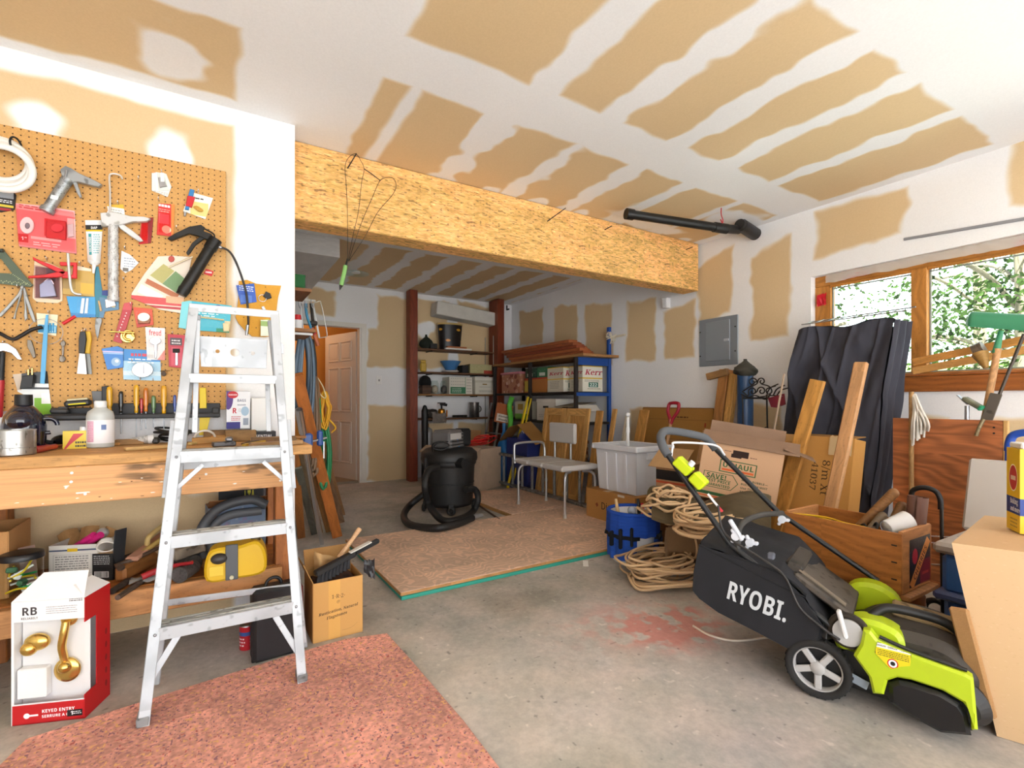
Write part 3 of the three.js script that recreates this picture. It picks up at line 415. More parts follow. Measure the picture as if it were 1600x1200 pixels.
hung('hardware_bag', 'clear plastic bag with a white label hung near the white gun', 'packet', [[190, 392], [203, 398], [217, 411], [206, 422], [196, 427], [188, 420]], 0.004, 0.004, (c) => { fill(c, '#eceef2', 0, 0, 100, 100); lines(c, 20, 30, 60, 4, 12, '#8792a6', 4); fill(c, '#6d6a66', 14, 76, 30, 16); });
// -- right of the gun
{ const t = hung('bracket_cards', 'fanned stack of white and orange bracket cards high on the pegboard', 'package', [[237, 268], [260, 272], [268, 292], [262, 308], [237, 298]], 0.004, 0.003, (c) => { fill(c, '#f3efe8', 0, 0, 100, 100); fill(c, '#e59a55', 0, 0, 20, 8); lines(c, 10, 84, 70, 2, 6, '#b0a89c', 2); }, (t, z) => { for (const [q, k] of [[[[240, 270], [258, 271], [266, 296], [244, 300]], 0xf6f4f0], [[[246, 271], [256, 271], [264, 298], [248, 298]], 0xdfe3dc]]) { onCard(t, 'card_layer', q, z, 0.003, mat(k, 0.5)); z += 0.003; } onCard(t, 'metal_bracket', [[247, 278], [255, 277], [261, 292], [250, 294]], z, 0.008, steel); onCard(t, 'tongue', [[250, 270], [256, 270], [257, 284], [251, 284]], z + 0.008, 0.002, plas(0xf4f4f2)); }); }
hung('picture_hanger_pack', 'red and orange hanging-hardware pack with cream picture', 'package', [[248, 318], [273, 320], [271, 370], [245, 367]], 0.004, 0.004, (c) => { fill(c, '#d5322e', 0, 0, 100, 100); fill(c, '#ec8a3e', 80, 0, 20, 100); lines(c, 10, 6, 66, 1, 6, '#fff', 7); fill(c, '#e2707c', 12, 34, 56, 30); c.fillStyle = '#f3e6c4'; c.beginPath(); c.ellipse(54, 80, 26, 12, 0, 0, 7); c.fill(); lines(c, 12, 20, 60, 2, 6, '#f6c7b8', 2); }, (t, z) => blister(t, [[250, 334], [266, 335], [265, 365], [249, 363]], z, 0.012, 0xffdede));
hung('key_blank_card', 'white and yellow card of brass keys with blue and red end', 'package', [[297, 300], [333, 310], [321, 343], [286, 330]], 0.004, 0.004, (c) => { fill(c, '#f4f1e8', 0, 0, 100, 100); fill(c, '#efd98a', 24, 36, 60, 54); lines(c, 40, 19, 34, 1, 6, '#333', 5); }, (t, z) => { onCard(t, 'red_block', [[293, 307], [305, 309], [300, 325], [290, 323]], z, 0.014, plas(0xc81e28)); onCard(t, 'blue_end', [[297, 296], [304, 298], [302, 308], [294, 307]], z, 0.012, plas(0x2f7fc0)); onCard(t, 'blue_end', [[290, 323], [296, 324], [295, 329], [289, 328]], z, 0.012, plas(0x2f7fc0)); for (let k = 0; k < 3; k++) onCard(t, 'key', el(308 + k * 2, 325 + k * 1.5, 6, 3, 10, 0.3), z + k * 0.004, 0.003, brass); onCard(t, 'screwdriver_tip', [[287, 331], [292, 332], [290, 339], [287, 338]], z, 0.008, steel); });
{ // grease gun with its rubber hose
  const t = thing('grease_gun', 'black lever grease gun with long rubber hose hanging off the board edge', 'grease gun', oZ(280, 460, ZP)), m = dirty(0x2a2826, 0.45, 0.4);
  partW(t, 'barrel', rodPx(330, 385, 287, 455, 0.025, 0.025, 0.05), m); partW(t, 'end_cap', rodPx(289, 451, 283, 461, 0.027, 0.022, 0.05), m); partW(t, 'head', rodPx(337, 374, 328, 389, 0.03, 0.029, 0.05), m);
  onCard(t, 'lever', [[262, 374], [275, 366], [296, 356], [314, 353], [320, 357], [318, 363], [330, 367], [336, 374], [328, 378], [312, 371], [296, 367], [280, 373], [268, 378]], ZP + 0.04, 0.022, m); onCard(t, 'trigger', [[312, 371], [320, 374], [306, 384], [298, 396], [294, 400], [291, 396], [300, 381]], ZP + 0.045, 0.016, m); partW(t, 'handle_loop', tubePx([[317, 356, 0.055], [334, 366, 0.055], [334, 375, 0.055]], 0.004, 14), m);
  partW(t, 'hose', tubePx([[343, 386, 0.05], [356, 391, 0.05], [366, 404, 0.05], [376, 428, 0.045], [384, 455, 0.04], [387, 480, 0.04], [388, 505, 0.04], [386, 522, 0.04]], 0.0055, 50), plas(0x2b2624, 0.5)); partW(t, 'coupler', rodPx(336, 384, 346, 387, 0.008, 0.008, 0.05), steel); partW(t, 'coupler', rodPx(387, 508, 385, 524, 0.008, 0.006, 0.04), steel); }
hung('putty_pack', 'large clear pack with green, cream and red printed insert behind the grease gun', 'package', [[247, 401], [270, 400], [300, 402], [292, 440], [284, 490], [250, 484], [205, 466], [206, 458], [226, 428]], 0.003, 0.006, (c) => { fill(c, '#e9dccb', 0, 0, 100, 100); c.fillStyle = '#b7b06a'; c.beginPath(); c.moveTo(30, 40); c.lineTo(52, 18); c.lineTo(70, 28); c.lineTo(50, 52); c.fill(); c.fillStyle = '#6f9460'; c.beginPath(); c.moveTo(50, 52); c.lineTo(72, 28); c.lineTo(94, 44); c.lineTo(78, 68); c.fill(); c.fillStyle = '#bd6a3c'; c.beginPath(); c.moveTo(26, 46); c.lineTo(78, 68); c.lineTo(74, 76); c.lineTo(22, 54); c.fill(); c.fillStyle = '#f4eeee'; c.beginPath(); c.moveTo(16, 56); c.lineTo(52, 72); c.lineTo(44, 84); c.lineTo(10, 70); c.fill(); fill(c, '#d8484a', 0, 76, 100, 12); fill(c, '#e7b58c', 56, 72, 34, 12); fill(c, '#c03038', 0, 90, 100, 4); }, (t, z) => { blister(t, [[240, 420], [286, 430], [278, 478], [214, 462]], z, 0.022); onCard(t, 'clip', el(268, 405, 5, 5, 8), z, 0.008, plas(0xb84a40)); partW(t, 'metal_rod', rodPx(263, 418, 301, 401, 0.004, 0.004, 0.03), mat(0xd8c8a8, 0.4, 0.5)); });
hung('red_tag', 'small red tag showing behind the grease gun barrel', 'tag', [[322, 420], [334, 424], [331, 432], [318, 428]], 0.004, 0.003, (c) => { fill(c, '#cf1f26', 0, 0, 100, 100); lines(c, 20, 36, 60, 1, 6, '#fff', 24); });
// -- left, below the pink kit
{ const t = thing('speed_square', 'dark green rafter square with yellow scales at the board edge', 'square', oZ(20, 448, ZP)); const a = art(300, 260, (c, w, h) => { fill(c, '#4c5a45', -4, -4, 310, 270); for (let i = 0; i < 70; i++) { c.fillStyle = i % 3 ? '#cfd59a' : '#b9c27a'; c.save(); const k = i % 2; if (k) { c.translate(40 + i * 3.6, 10 + i * 3.4); c.rotate(0.75); } else { c.translate(i * 4, 236 - (i % 5) * 3); } c.fillRect(0, 0, 2.5, i % 5 ? 8 : 15); c.restore(); } fill(c, '#c8cf8e', 20, 150, 90, 5); });
  const pts = [[-52, 392], [8, 393], [52, 446], [48, 449], [-50, 438]].map(([x, y]) => { const p = oZ(x, y, ZP + 0.02); return [p.x, p.y]; }), hole = [[-20, 408], [2, 404], [20, 428], [-22, 426]].map(([x, y]) => { const p = oZ(x, y, ZP + 0.02); return [p.x, p.y]; });
  const g = ext(pts, 0.004, 0.0008, [hole]), p = g.attributes.position, u = g.attributes.uv; g.computeBoundingBox(); const b = g.boundingBox; for (let i = 0; i < u.count; i++) u.setXY(i, lerp(a.u0, a.u1, (p.getX(i) - b.min.x) / (b.max.x - b.min.x)), lerp(a.v0, a.v1, (p.getY(i) - b.min.y) / (b.max.y - b.min.y))); partW(t, 'plate', g.translate(0, 0, ZP + 0.02), artMat(a, 0.4)); onCard(t, 'fence', [[-52, 390], [8, 391], [8, 396], [-52, 395]], ZP + 0.008, 0.028, mat(0x30332c, 0.5)); }
{ const t = thing('plier_pair', 'long-handled grey dividers hanging open with handles apart', 'dividers', oZ(28, 506, ZP)), m = dirty(0xa9aaa8, 0.4, 0.6); for (const q of [[[34, 448], [38, 449], [33, 462], [16, 482], [2, 496], [-2, 492], [12, 478], [28, 460]], [[36, 448], [40, 450], [46, 470], [54, 492], [57, 504], [52, 503], [46, 488], [38, 462]], [[33, 456], [36, 457], [26, 490], [25, 499], [21, 498], [24, 488]], [[37, 456], [40, 457], [42, 480], [44, 498], [40, 502], [38, 494], [39, 480]]]) onCard(t, 'arm', q, ZP + 0.016, 0.008, m); onCard(t, 'pivot', el(36, 450, 3, 3, 10), ZP + 0.012, 0.016, m); }
hung('padlock_card', 'cream-edged card with a chrome padlock in a dark blister', 'package', [[54, 408], [74, 410], [97, 420], [98, 470], [90, 474], [58, 472], [51, 466]], 0.004, 0.004, (c) => { fill(c, '#e7d2b0', 0, 0, 100, 100); fill(c, '#8f6a5c', 10, 14, 82, 76); fill(c, '#5d4e4c', 46, 16, 30, 30); }, (t, z) => { onCard(t, 'lock_body', [[63, 446], [80, 434], [86, 448], [90, 464], [64, 466]], z, 0.018, mat(0x8e98a6, 0.25, 0.9)); partW(t, 'shackle', tubePx([[68, 448, 0.02], [70, 440, 0.022], [78, 436, 0.022], [84, 444, 0.02]], 0.004, 16), chrome); blister(t, [[56, 416], [94, 424], [95, 467], [56, 467]], z, 0.026, 0xf4eaf0); });
{ const t = thing('riveter', 'red sheet-metal crimping tool lying across the padlock card', 'hand tool', oZ(85, 437, ZP)), m = plas(0xd0161e, 0.4); onCard(t, 'upper_handle', [[52, 402], [64, 408], [80, 414], [94, 420], [104, 426], [100, 430], [86, 424], [66, 414], [53, 407]], ZP + 0.045, 0.012, m); onCard(t, 'lower_handle', [[45, 432], [70, 430], [98, 424], [110, 426], [108, 431], [90, 434], [60, 435], [46, 435]], ZP + 0.045, 0.012, m); onCard(t, 'jaw', [[94, 410], [121, 411], [121, 436], [98, 435], [97, 430], [114, 430], [115, 416], [95, 416]], ZP + 0.045, 0.012, m); }
partW(thing('hex_key', 'large pale bent hex key hanging over the yellow bag', 'hex key', oZ(115, 462, ZP)), 'rod', tubePx([[106, 396, 0.06], [108, 424, 0.06], [110, 444, 0.06], [113, 455, 0.06], [119, 459, 0.06], [127, 460, 0.06]], 0.0055, 40), mat(0xd6d6d2, 0.35, 0.5));
hung('fastener_bag', 'yellowish clear bag of brass fasteners with white header', 'packet', [[100, 416], [124, 416], [148, 422], [148, 464], [98, 460]], 0.004, 0.005, (c) => { fill(c, '#c9a552', 0, 0, 100, 100); fill(c, '#f0e6d0', 46, 0, 44, 14); fill(c, '#e3b23e', 56, 56, 40, 36); fill(c, '#a98a48', 0, 40, 40, 40); fill(c, '#d9c48e', 10, 10, 34, 22); });
hung('blue_blade_card', 'bright blue card holding white plastic strips', 'package', [[104, 463], [149, 464], [150, 496], [112, 496]], 0.006, 0.004, (c) => { fill(c, '#3f9fd8', 0, 0, 100, 100); fill(c, '#2b82c0', 0, 80, 100, 20); }, (t, z) => { onCard(t, 'strip', [[128, 466], [133, 466], [130, 490], [125, 490]], z, 0.006, plas(0xf2f4f6)); onCard(t, 'strip', [[135, 466], [139, 466], [137, 490], [132, 490]], z, 0.006, plas(0xdfeaf2)); blister(t, [[122, 465], [142, 465], [140, 493], [120, 493]], z, 0.012); });
hung('teal_card', 'dark teal card with navy print below the sealant tube', 'package', [[149, 418], [154, 416], [160, 454], [186, 452], [186, 484], [164, 487], [162, 497], [150, 496], [148, 456]], 0.003, 0.004, (c) => { fill(c, '#2e7f95', 0, 0, 100, 100); fill(c, '#1d3c8a', 30, 44, 70, 12); fill(c, '#5b87a8', 20, 60, 80, 40); fill(c, '#e0c98a', 44, 70, 40, 8); }, (t, z) => { onCard(t, 'wooden_pick', [[153, 470], [156, 470], [160, 486], [156, 487]], z, 0.006, wood(0xe0c090)); onCard(t, 'chrome_hook', [[164, 468], [178, 466], [182, 478], [166, 482]], z, 0.008, chrome); });
// -- centre and lower
{ const t = hung('ruler_sleeve', 'slim red sleeve of folding rule hanging at a slant', 'package', [[194, 474], [207, 472], [206, 486], [190, 537], [177, 533], [191, 486]], 0.006, 0.006, (c) => { fill(c, '#b92a34', 0, 0, 100, 100); fill(c, '#cf4a50', 40, 0, 60, 20); for (let i = 0; i < 9; i++) fill(c, '#f3dede', 66 - i * 6, 26 + i * 7, 6, 3); }); }
hung('sandpaper_pack', 'orange-red packet with a chrome and cream drawer pull', 'package', [[208, 480], [238, 483], [240, 508], [214, 512]], 0.005, 0.004, (c) => { fill(c, '#e0522e', 0, 0, 100, 100); fill(c, '#c73a22', 0, 80, 100, 20); }, (t, z) => { onCard(t, 'pull', el(225, 496, 10, 7), z, 0.014, mat(0xe8d8c0, 0.25, 0.5)); onCard(t, 'pull_base', [[215, 499], [236, 499], [234, 506], [216, 506]], z, 0.008, mat(0x7a4a30, 0.3, 0.6)); blister(t, [[212, 486], [237, 488], [238, 505], [214, 508]], z, 0.022); });
{ const t = thing('brass_hook', 'polished brass curtain tieback hook with long arm', 'hook', oZ(200, 536, ZP)); partW(t, 'arm', M(rodPx(170, 518, 210, 520, 0.004, 0.005, 0.04)), brass); partW(t, 'curl', mv(tor(0.018, 0.006, 5, 24, 8), ...oZ(201, 525, ZP + 0.035).toArray()), brass); onCard(t, 'rosette', el(200, 526, 12, 10), ZP + 0.012, 0.012, brass); }
hung('knob_package', 'white carded chrome cabinet knob with red lettering freud', 'package', [[227, 511], [258, 513], [258, 563], [230, 562]], 0.006, 0.004, (c) => { fill(c, '#f3efee', 0, 0, 100, 100); txt(c, 'freud', 50, 17, 24, '#d8484e', 'bold', 'center'); c.fillStyle = '#e98f82'; c.beginPath(); c.moveTo(60, 100); c.lineTo(100, 66); c.lineTo(100, 100); c.fill(); fill(c, '#dcd6d2', 8, 84, 34, 10); }, (t, z) => { onCard(t, 'knob', el(243, 533, 9, 6), z, 0.018, chrome); onCard(t, 'shank', [[241, 538], [246, 538], [245, 560], [242, 560]], z, 0.01, chrome); blister(t, [[232, 524], [255, 525], [255, 561], [233, 560]], z, 0.024); });
hung('forstner_bit_pack', 'crimson pack with black forstner bit in a window', 'package', [[262, 522], [290, 524], [290, 576], [264, 573]], 0.006, 0.005, (c) => { fill(c, '#c41e38', 0, 0, 100, 100); fill(c, '#4c3a40', 14, 10, 66, 22); lines(c, 22, 16, 50, 2, 8, '#e8e0e0', 4); fill(c, '#d8485c', 20, 38, 60, 54); }, (t, z) => { onCard(t, 'bit_head', [[270, 545], [281, 545], [281, 551], [270, 551]], z, 0.01, iron); onCard(t, 'bit_shank', [[274, 551], [278, 551], [278, 571], [274, 571]], z, 0.006, chrome); });
hung('shower_strainer_pack', 'blue and white strainer pack with round chrome mesh', 'package', [[191, 545], [250, 548], [252, 595], [193, 593]], 0.004, 0.004, (c) => { fill(c, '#2c86cc', 0, 0, 100, 38); fill(c, '#a9d3ea', 0, 38, 100, 62); lines(c, 22, 13, 50, 1, 6, '#d4304a', 9); lines(c, 16, 30, 60, 1, 6, '#fff', 4); lines(c, 14, 40, 66, 1, 6, '#fff', 4); fill(c, '#d3e9f4', 0, 70, 100, 14); }, (t, z) => { onCard(t, 'mesh_bowl', el(223, 578, 17, 12), z, 0.014, mat(0xb8bcc0, 0.25, 0.8)); onCard(t, 'post', [[222, 570], [225, 570], [225, 584], [222, 584]], z + 0.014, 0.008, chrome); blister(t, el(223, 578, 24, 14), z, 0.024); });
hung('zip_bag', 'small blue zip bag with a clear plastic fitting', 'packet', [[159, 545], [184, 541], [193, 545], [193, 574], [168, 578]], 0.008, 0.006, (c) => { fill(c, '#2f7fd0', 0, 0, 100, 100); fill(c, '#d9c8ea', 0, 22, 100, 5); fill(c, '#9fc0ea', 0, 28, 100, 6); c.fillStyle = '#8fb4d8'; c.beginPath(); c.ellipse(66, 66, 22, 18, 0, 0, 7); c.fill(); c.fillStyle = '#eef6fa'; c.beginPath(); c.ellipse(70, 62, 9, 7, 0, 0, 7); c.fill(); });
{ const t = hung('brush_pack', 'turquoise pack of paint supplies behind the ladder top', 'package', [[284, 472], [296, 470], [362, 478], [358, 520], [300, 516], [279, 512]], 0.004, 0.006, (c) => { fill(c, '#3fb9cf', 0, 0, 100, 100); fill(c, '#7fd6e0', 0, 0, 24, 100); fill(c, '#2b8f6a', 70, 88, 30, 12); c.fillStyle = '#2a3f96'; c.beginPath(); c.ellipse(74, 18, 8, 12, 0, 0, 7); c.fill(); lines(c, 34, 30, 40, 3, 8, '#e8f6f4', 3); fill(c, '#e9d9a8', 86, 60, 12, 30); fill(c, '#e6d85a', 88, 14, 10, 16); }, (t, z) => { partW(t, 'stick', rodPx(310, 495, 350, 500, 0.004, 0.004, 0.02), wood(0xe8d9a8)); onCard(t, 'pad', [[348, 505], [358, 505], [358, 518], [349, 518]], z, 0.01, plas(0xe6d6a4)); blister(t, [[300, 482], [356, 486], [352, 514], [304, 511]], z, 0.016); }); }
{ // yellow leather apron beyond the board, on the bare wall
  const z = ZL + 0.006, pts = [[373, 440], [386, 438], [400, 444], [416, 446], [439, 447], [434, 466], [431, 492], [432, 524], [414, 527], [394, 526], [384, 518], [372, 505], [368, 496], [372, 470]].map(([x, y]) => { const p = oZ(x, y, z); return [p.x, p.y]; });
  const a = art(130, 160, (c, w, h) => { fill(c, '#d59a2e', -4, -4, 140, 170); speck(c, 130, 160, 240, ['#a8701a', '#f0c060'], 3); for (let i = 0; i < 9; i++) { c.fillStyle = '#5a3c14'; c.beginPath(); c.arc(rr(6, 124), rr(6, 150), 1.6, 0, 7); c.fill(); } });
  const t = thing('tool_pouch', 'yellow leather tool pouch hung on the white wall beside the pegboard', 'tool pouch', oZ(405, 526, z)); partW(t, 'leather', printedShape(pts, 0.012, a).translate(0, 0, z), artMat(a, 0.7)); const z2 = z + 0.012;
  const q = (p, d, m, n) => partW(t, n, pxOutline(p, z2, d, 0.001), m); q([[415, 456], [422, 459], [424, 466], [417, 468], [411, 463]], 0.014, black, 'magnet'); partW(t, 'ring', mv(tor(0.018, 0.002), ...oZ(410, 466, z2 + 0.01).toArray()), chrome); q([[408, 480], [412, 478], [420, 492], [416, 494]], 0.006, steel, 'clip'); q([[410, 500], [420, 498], [418, 520], [408, 522]], 0.006, plas(0xd9d24a), 'rule');
  hung('blue_bit_card', 'royal blue card clipped on the yellow tool pouch', 'package', [[369, 446], [397, 443], [401, 472], [376, 476]], z2 - ZP + 0.002, 0.004, (c) => { fill(c, '#2656b8', 0, 0, 100, 100); lines(c, 14, 16, 70, 3, 9, '#dfe8f6', 4); fill(c, '#4a76cc', 20, 56, 56, 34); });
  hung('glove_card', 'white and green packet tucked low behind the ladder on the wall', 'package', [[407, 500], [422, 500], [421, 525], [407, 525]], z2 - ZP + 0.02, 0.004, (c) => { fill(c, '#dfe6d0', 0, 0, 100, 100); fill(c, '#8fae5a', 0, 10, 100, 30); });
  single('steel_scraper', 'grey steel blade hung behind the ladder on the white wall', 'blade', pxOutline([[436, 530], [443, 540], [443, 553], [433, 551]], ZL + 0.006, 0.004), steel);
}
{ const t = thing('claw_hammer', 'claw hammer with polished curved head and red and black handle', 'hammer', oZ(4, 640, ZP)); onCard(t, 'head', [[-20, 544], [-2, 536], [14, 537], [28, 546], [37, 562], [36, 563], [30, 562], [20, 552], [8, 549], [-4, 552], [-18, 556]], ZP + 0.02, 0.022, chrome); partW(t, 'shaft', rodPx(4, 550, 1, 596, 0.009, 0.011, 0.03), black); partW(t, 'grip', rodPx(1, 594, -3, 652, 0.013, 0.014, 0.03), plas(0xb5232a)); }
single('pry_bar', 'flat sky-blue pry bar hanging upright on the pegboard', 'pry bar', pxOutline([[72, 492], [76, 492], [74, 540], [71, 590], [70, 600], [63, 599], [65, 560], [68, 520]], ZP + 0.03, 0.005), plas(0x55a8da, 0.4));
{ const t = thing('crowbar', 'short black bent wrecking bar hanging across the board edge', 'pry bar', oZ(30, 534, ZP)); partW(t, 'shaft', tubePx([[-14, 512, 0.03], [2, 522, 0.03], [20, 530, 0.03], [34, 524, 0.03], [50, 515, 0.03], [66, 511, 0.03]], 0.008, 40, 6), mat(0x2c2826, 0.55, 0.4)); }
hung('fuse_card', 'cream card with blue glass tubes crossed by the blue bar', 'package', [[57, 489], [91, 492], [88, 525], [60, 521]], 0.006, 0.004, (c) => { fill(c, '#efe2c0', 0, 0, 100, 100); fill(c, '#3a98c4', 8, 52, 86, 36); for (let i = 0; i < 4; i++) fill(c, '#bfe2ee', 50 + i * 11, 56, 5, 28); }, (t, z) => { for (let k = 0; k < 3; k++) onCard(t, 'glass_tube', [[72 + k * 5, 505], [75 + k * 5, 505], [75 + k * 5, 517], [72 + k * 5, 517]], z, 0.006, plas(0x4aa7d8)); partW(t, 'wire_loop', mv(tor(0.055, 0.0012, 6.28, 40, 5), ...oZ(72, 518, z + 0.012).toArray()), steel); });
single('red_marker', 'short red crayon marker stuck on the pegboard', 'marker', rodPx(98, 506, 118, 494, 0.007, 0.006, 0.012), plas(0xd01822));
single('box_wrench', 'small double-ended steel wrench hanging upright', 'wrench', M(pxOutline(el(99, 537, 4, 5, 10), ZP + 0.012, 0.008), pxOutline([[97, 540], [101, 540], [100, 556], [97, 556]], ZP + 0.013, 0.006), pxOutline(el(98, 561, 5, 5, 10), ZP + 0.012, 0.008)), dirty(0x8a8075, 0.4, 0.7));
single('slip_pliers', 'small rusty steel pliers hanging closed left of the blue bar', 'pliers', pxOutline([[44, 531], [50, 532], [54, 544], [57, 558], [53, 560], [49, 552], [44, 542]], ZP + 0.012, 0.012), dirty(0x8d8478, 0.45, 0.6));
single('chisel_point', 'pointed grey steel tool head hanging beside the putty knives', 'hand tool', pxOutline([[150, 498], [159, 497], [160, 502], [157, 512], [155, 524], [153, 530], [150, 521], [149, 510]], ZP + 0.014, 0.012), dirty(0x9a9c9c, 0.4, 0.6));
for (const [dx, c, bl, lab, dz] of [[8, 0xe0b020, 0x6b6a66, 'yellow-handled putty knife half hidden behind a black-handled one', 0.012], [0, 0x202022, 0xb9b4b0, 'black-handled putty knife with wide scraped steel blade', 0.03]]) { const t = thing('putty_knife', lab, 'putty knife', oZ(132 + dx, 585, ZP)); onCard(t, 'handle', [[126 + dx, 519], [134 + dx, 518], [136 + dx, 530], [133 + dx, 553], [124 + dx, 552], [124 + dx, 530]], ZP + dz, 0.014, plas(c)); onCard(t, 'blade', [[124 + dx, 552], [133 + dx, 553], [136 + dx, 585], [120 + dx, 584]], ZP + dz + 0.006, 0.002, mat(bl, 0.35, 0.7)); }
hung('timer_package', 'white and lime green carded black timer plug', 'package', [[20, 585], [74, 580], [82, 654], [64, 653], [58, 655], [40, 618], [28, 612]], 0.006, 0.004, (c) => { fill(c, '#eef0ee', 0, 0, 100, 100); fill(c, '#2a2a2c', 22, 0, 78, 26); fill(c, '#cbb79e', 0, 0, 22, 40); fill(c, '#8cc63a', 54, 56, 46, 44); fill(c, '#fff', 72, 46, 26, 22); fill(c, '#2a2a2c', 20, 34, 80, 4); }, (t, z) => { onCard(t, 'plug', [[38, 588], [56, 586], [54, 606], [34, 608]], z, 0.03, black); onCard(t, 'prong', [[43, 577], [46, 577], [46, 586], [43, 586]], z + 0.01, 0.004, brass); onCard(t, 'prong', [[49, 575], [52, 575], [52, 586], [49, 586]], z + 0.01, 0.004, brass); });
// -- black tool rack with screwdrivers
{
  const za = ZP + 0.01, t = thing('tool_rack', 'black plastic tool rack along the bottom of the pegboard', 'tool rack', oZ(200, 655, ZP)), m = plas(0x2b2b2d, 0.55);
  const y = oZ(200, 650, ZP).y, x0 = oZ(76, 650, ZP).x, x1 = oZ(344, 648, ZP).x, xm = oZ(150, 650, ZP).x;
  partW(t, 'rail', M(mv(bx(x1 - xm, 0.022, 0.05, 0.004), (x1 + xm) / 2, y, za + 0.025), mv(bx(x1 - xm, 0.06, 0.008, 0.003), (x1 + xm) / 2, y + 0.03, za)), m); partW(t, 'tray', M(mv(bx(xm - x0, 0.028, 0.1, 0.008), (xm + x0) / 2, y, za + 0.05), mv(bx(xm - x0 - 0.02, 0.03, 0.006), (xm + x0) / 2, y + 0.025, za + 0.004)), m); partW(t, 'bracket', mv(bx(0.03, 0.05, 0.02, 0.004), x1 - 0.02, y + 0.012, za + 0.02), m);
  const SD = [[171, 604, 645, 0xd9a21c, 'fat amber', 10, 680], [189, 611, 645, 0x1b1b1d, 'black', 8, 678], [213, 601, 645, 0xe0a820, 'long amber', 9, 684], [221, 622, 645, 0xb02a2a, 'small red', 6, 672], [228, 606, 643, 0xc9731f, 'orange', 9, 670], [240, 618, 645, 0x587a4a, 'green', 8, 668], [256, 602, 646, 0xdfa31e, 'clear amber', 10, 672], [273, 617, 643, 0x2b4a9a, 'dark blue', 6, 668]];
  for (const [x, ya, yb, c, n, w, yt] of SD) {
    const s = thing('screwdriver', n + '-handled screwdriver standing in the black tool rack', 'screwdriver', oZ(x, yt, ZP + 0.03)), z = ZP + 0.035, r = w * 0.0011 * 1.05, p = oZ(x, (ya + yb) / 2, z), h = oZ(x, ya, z).y - oZ(x, yb, z).y;
    partW(s, 'handle', mv(lathe([[0, 0], [r * 0.7, 0], [r * 0.75, h * 0.12], [r * 0.6, h * 0.2], [r, h * 0.32], [r, h * 0.85], [r * 0.8, h * 0.97], [0, h]], 12), p.x, p.y - h / 2, z), mat(c, 0.22, 0, { clearcoat: 0.6 })); partW(s, 'shaft', mv(cyl(0.0028, 0.0028, oZ(x, yb, z).y - oZ(x, yt, z).y, 8), p.x, (oZ(x, yb, z).y + oZ(x, yt, z).y) / 2, z), steel);
  }
  { const s = thing('paint_scraper', 'black-handled wide scraper in the rack at its left end', 'scraper', oZ(160, 640, ZP + 0.03)); onCard(s, 'handle', [[160, 604], [170, 603], [172, 622], [166, 642], [160, 640]], ZP + 0.02, 0.02, black); onCard(s, 'blade', [[143, 611], [160, 611], [160, 632], [146, 632]], ZP + 0.022, 0.004, dirty(0x6a6a6a, 0.5, 0.5)); }
  { const s = thing('hand_saw', 'yellow drywall saw hanging in the rack behind the ladder', 'saw', oZ(318, 678, ZP)); onCard(s, 'handle', [[312, 606], [322, 606], [323, 638], [312, 638]], ZP + 0.03, 0.016, plas(0xe4c81e)); onCard(s, 'blade', [[312, 647], [330, 646], [322, 680], [311, 680]], ZP + 0.035, 0.003, plas(0xe0c41c)); }
  { const s = thing('stud_finder', 'black and yellow stud finder lying in the rack tray', 'hand tool', oZ(122, 636, ZP + 0.05)), c = oZ(122, 630, ZP + 0.06); partW(s, 'body', mv(bx(0.09, 0.028, 0.04, 0.008), c.x, c.y, c.z, 0, 0, 0.1), plas(0x232325)); partW(s, 'strip', mv(bx(0.06, 0.006, 0.042, 0.002), c.x, c.y - 0.003, c.z + 0.002, 0, 0, 0.1), plas(0xe8d820)); partW(s, 'cover', mv(bx(0.07, 0.008, 0.03, 0.003), c.x, c.y + 0.017, c.z, 0, 0, 0.1), mat(0xd9cfa8, 0.5)); }
  { const c = oZ(94, 640, ZP + 0.06); single('drill_chuck_key', 'dark gadget lying at the left end of the rack tray', 'hand tool', M(mv(bx(0.06, 0.02, 0.05, 0.006), c.x, c.y - 0.006, c.z), mv(bx(0.03, 0.01, 0.03, 0.003), c.x + 0.01, c.y + 0.008, c.z)), mat(0x3b3a3a, 0.6)); }
  { const s = thing('brass_pin', 'small black and brass pin stuck in the pegboard beside the blue strainer pack', 'pin', oZ(255, 585, ZP)); partW(s, 'pin', M(rodPx(250, 580, 266, 579, 0.0015), pxOutline(el(256, 584, 4, 4, 10), ZP + 0.01, 0.01)), mat(0x4a3a2c, 0.5, 0.4)); }
}

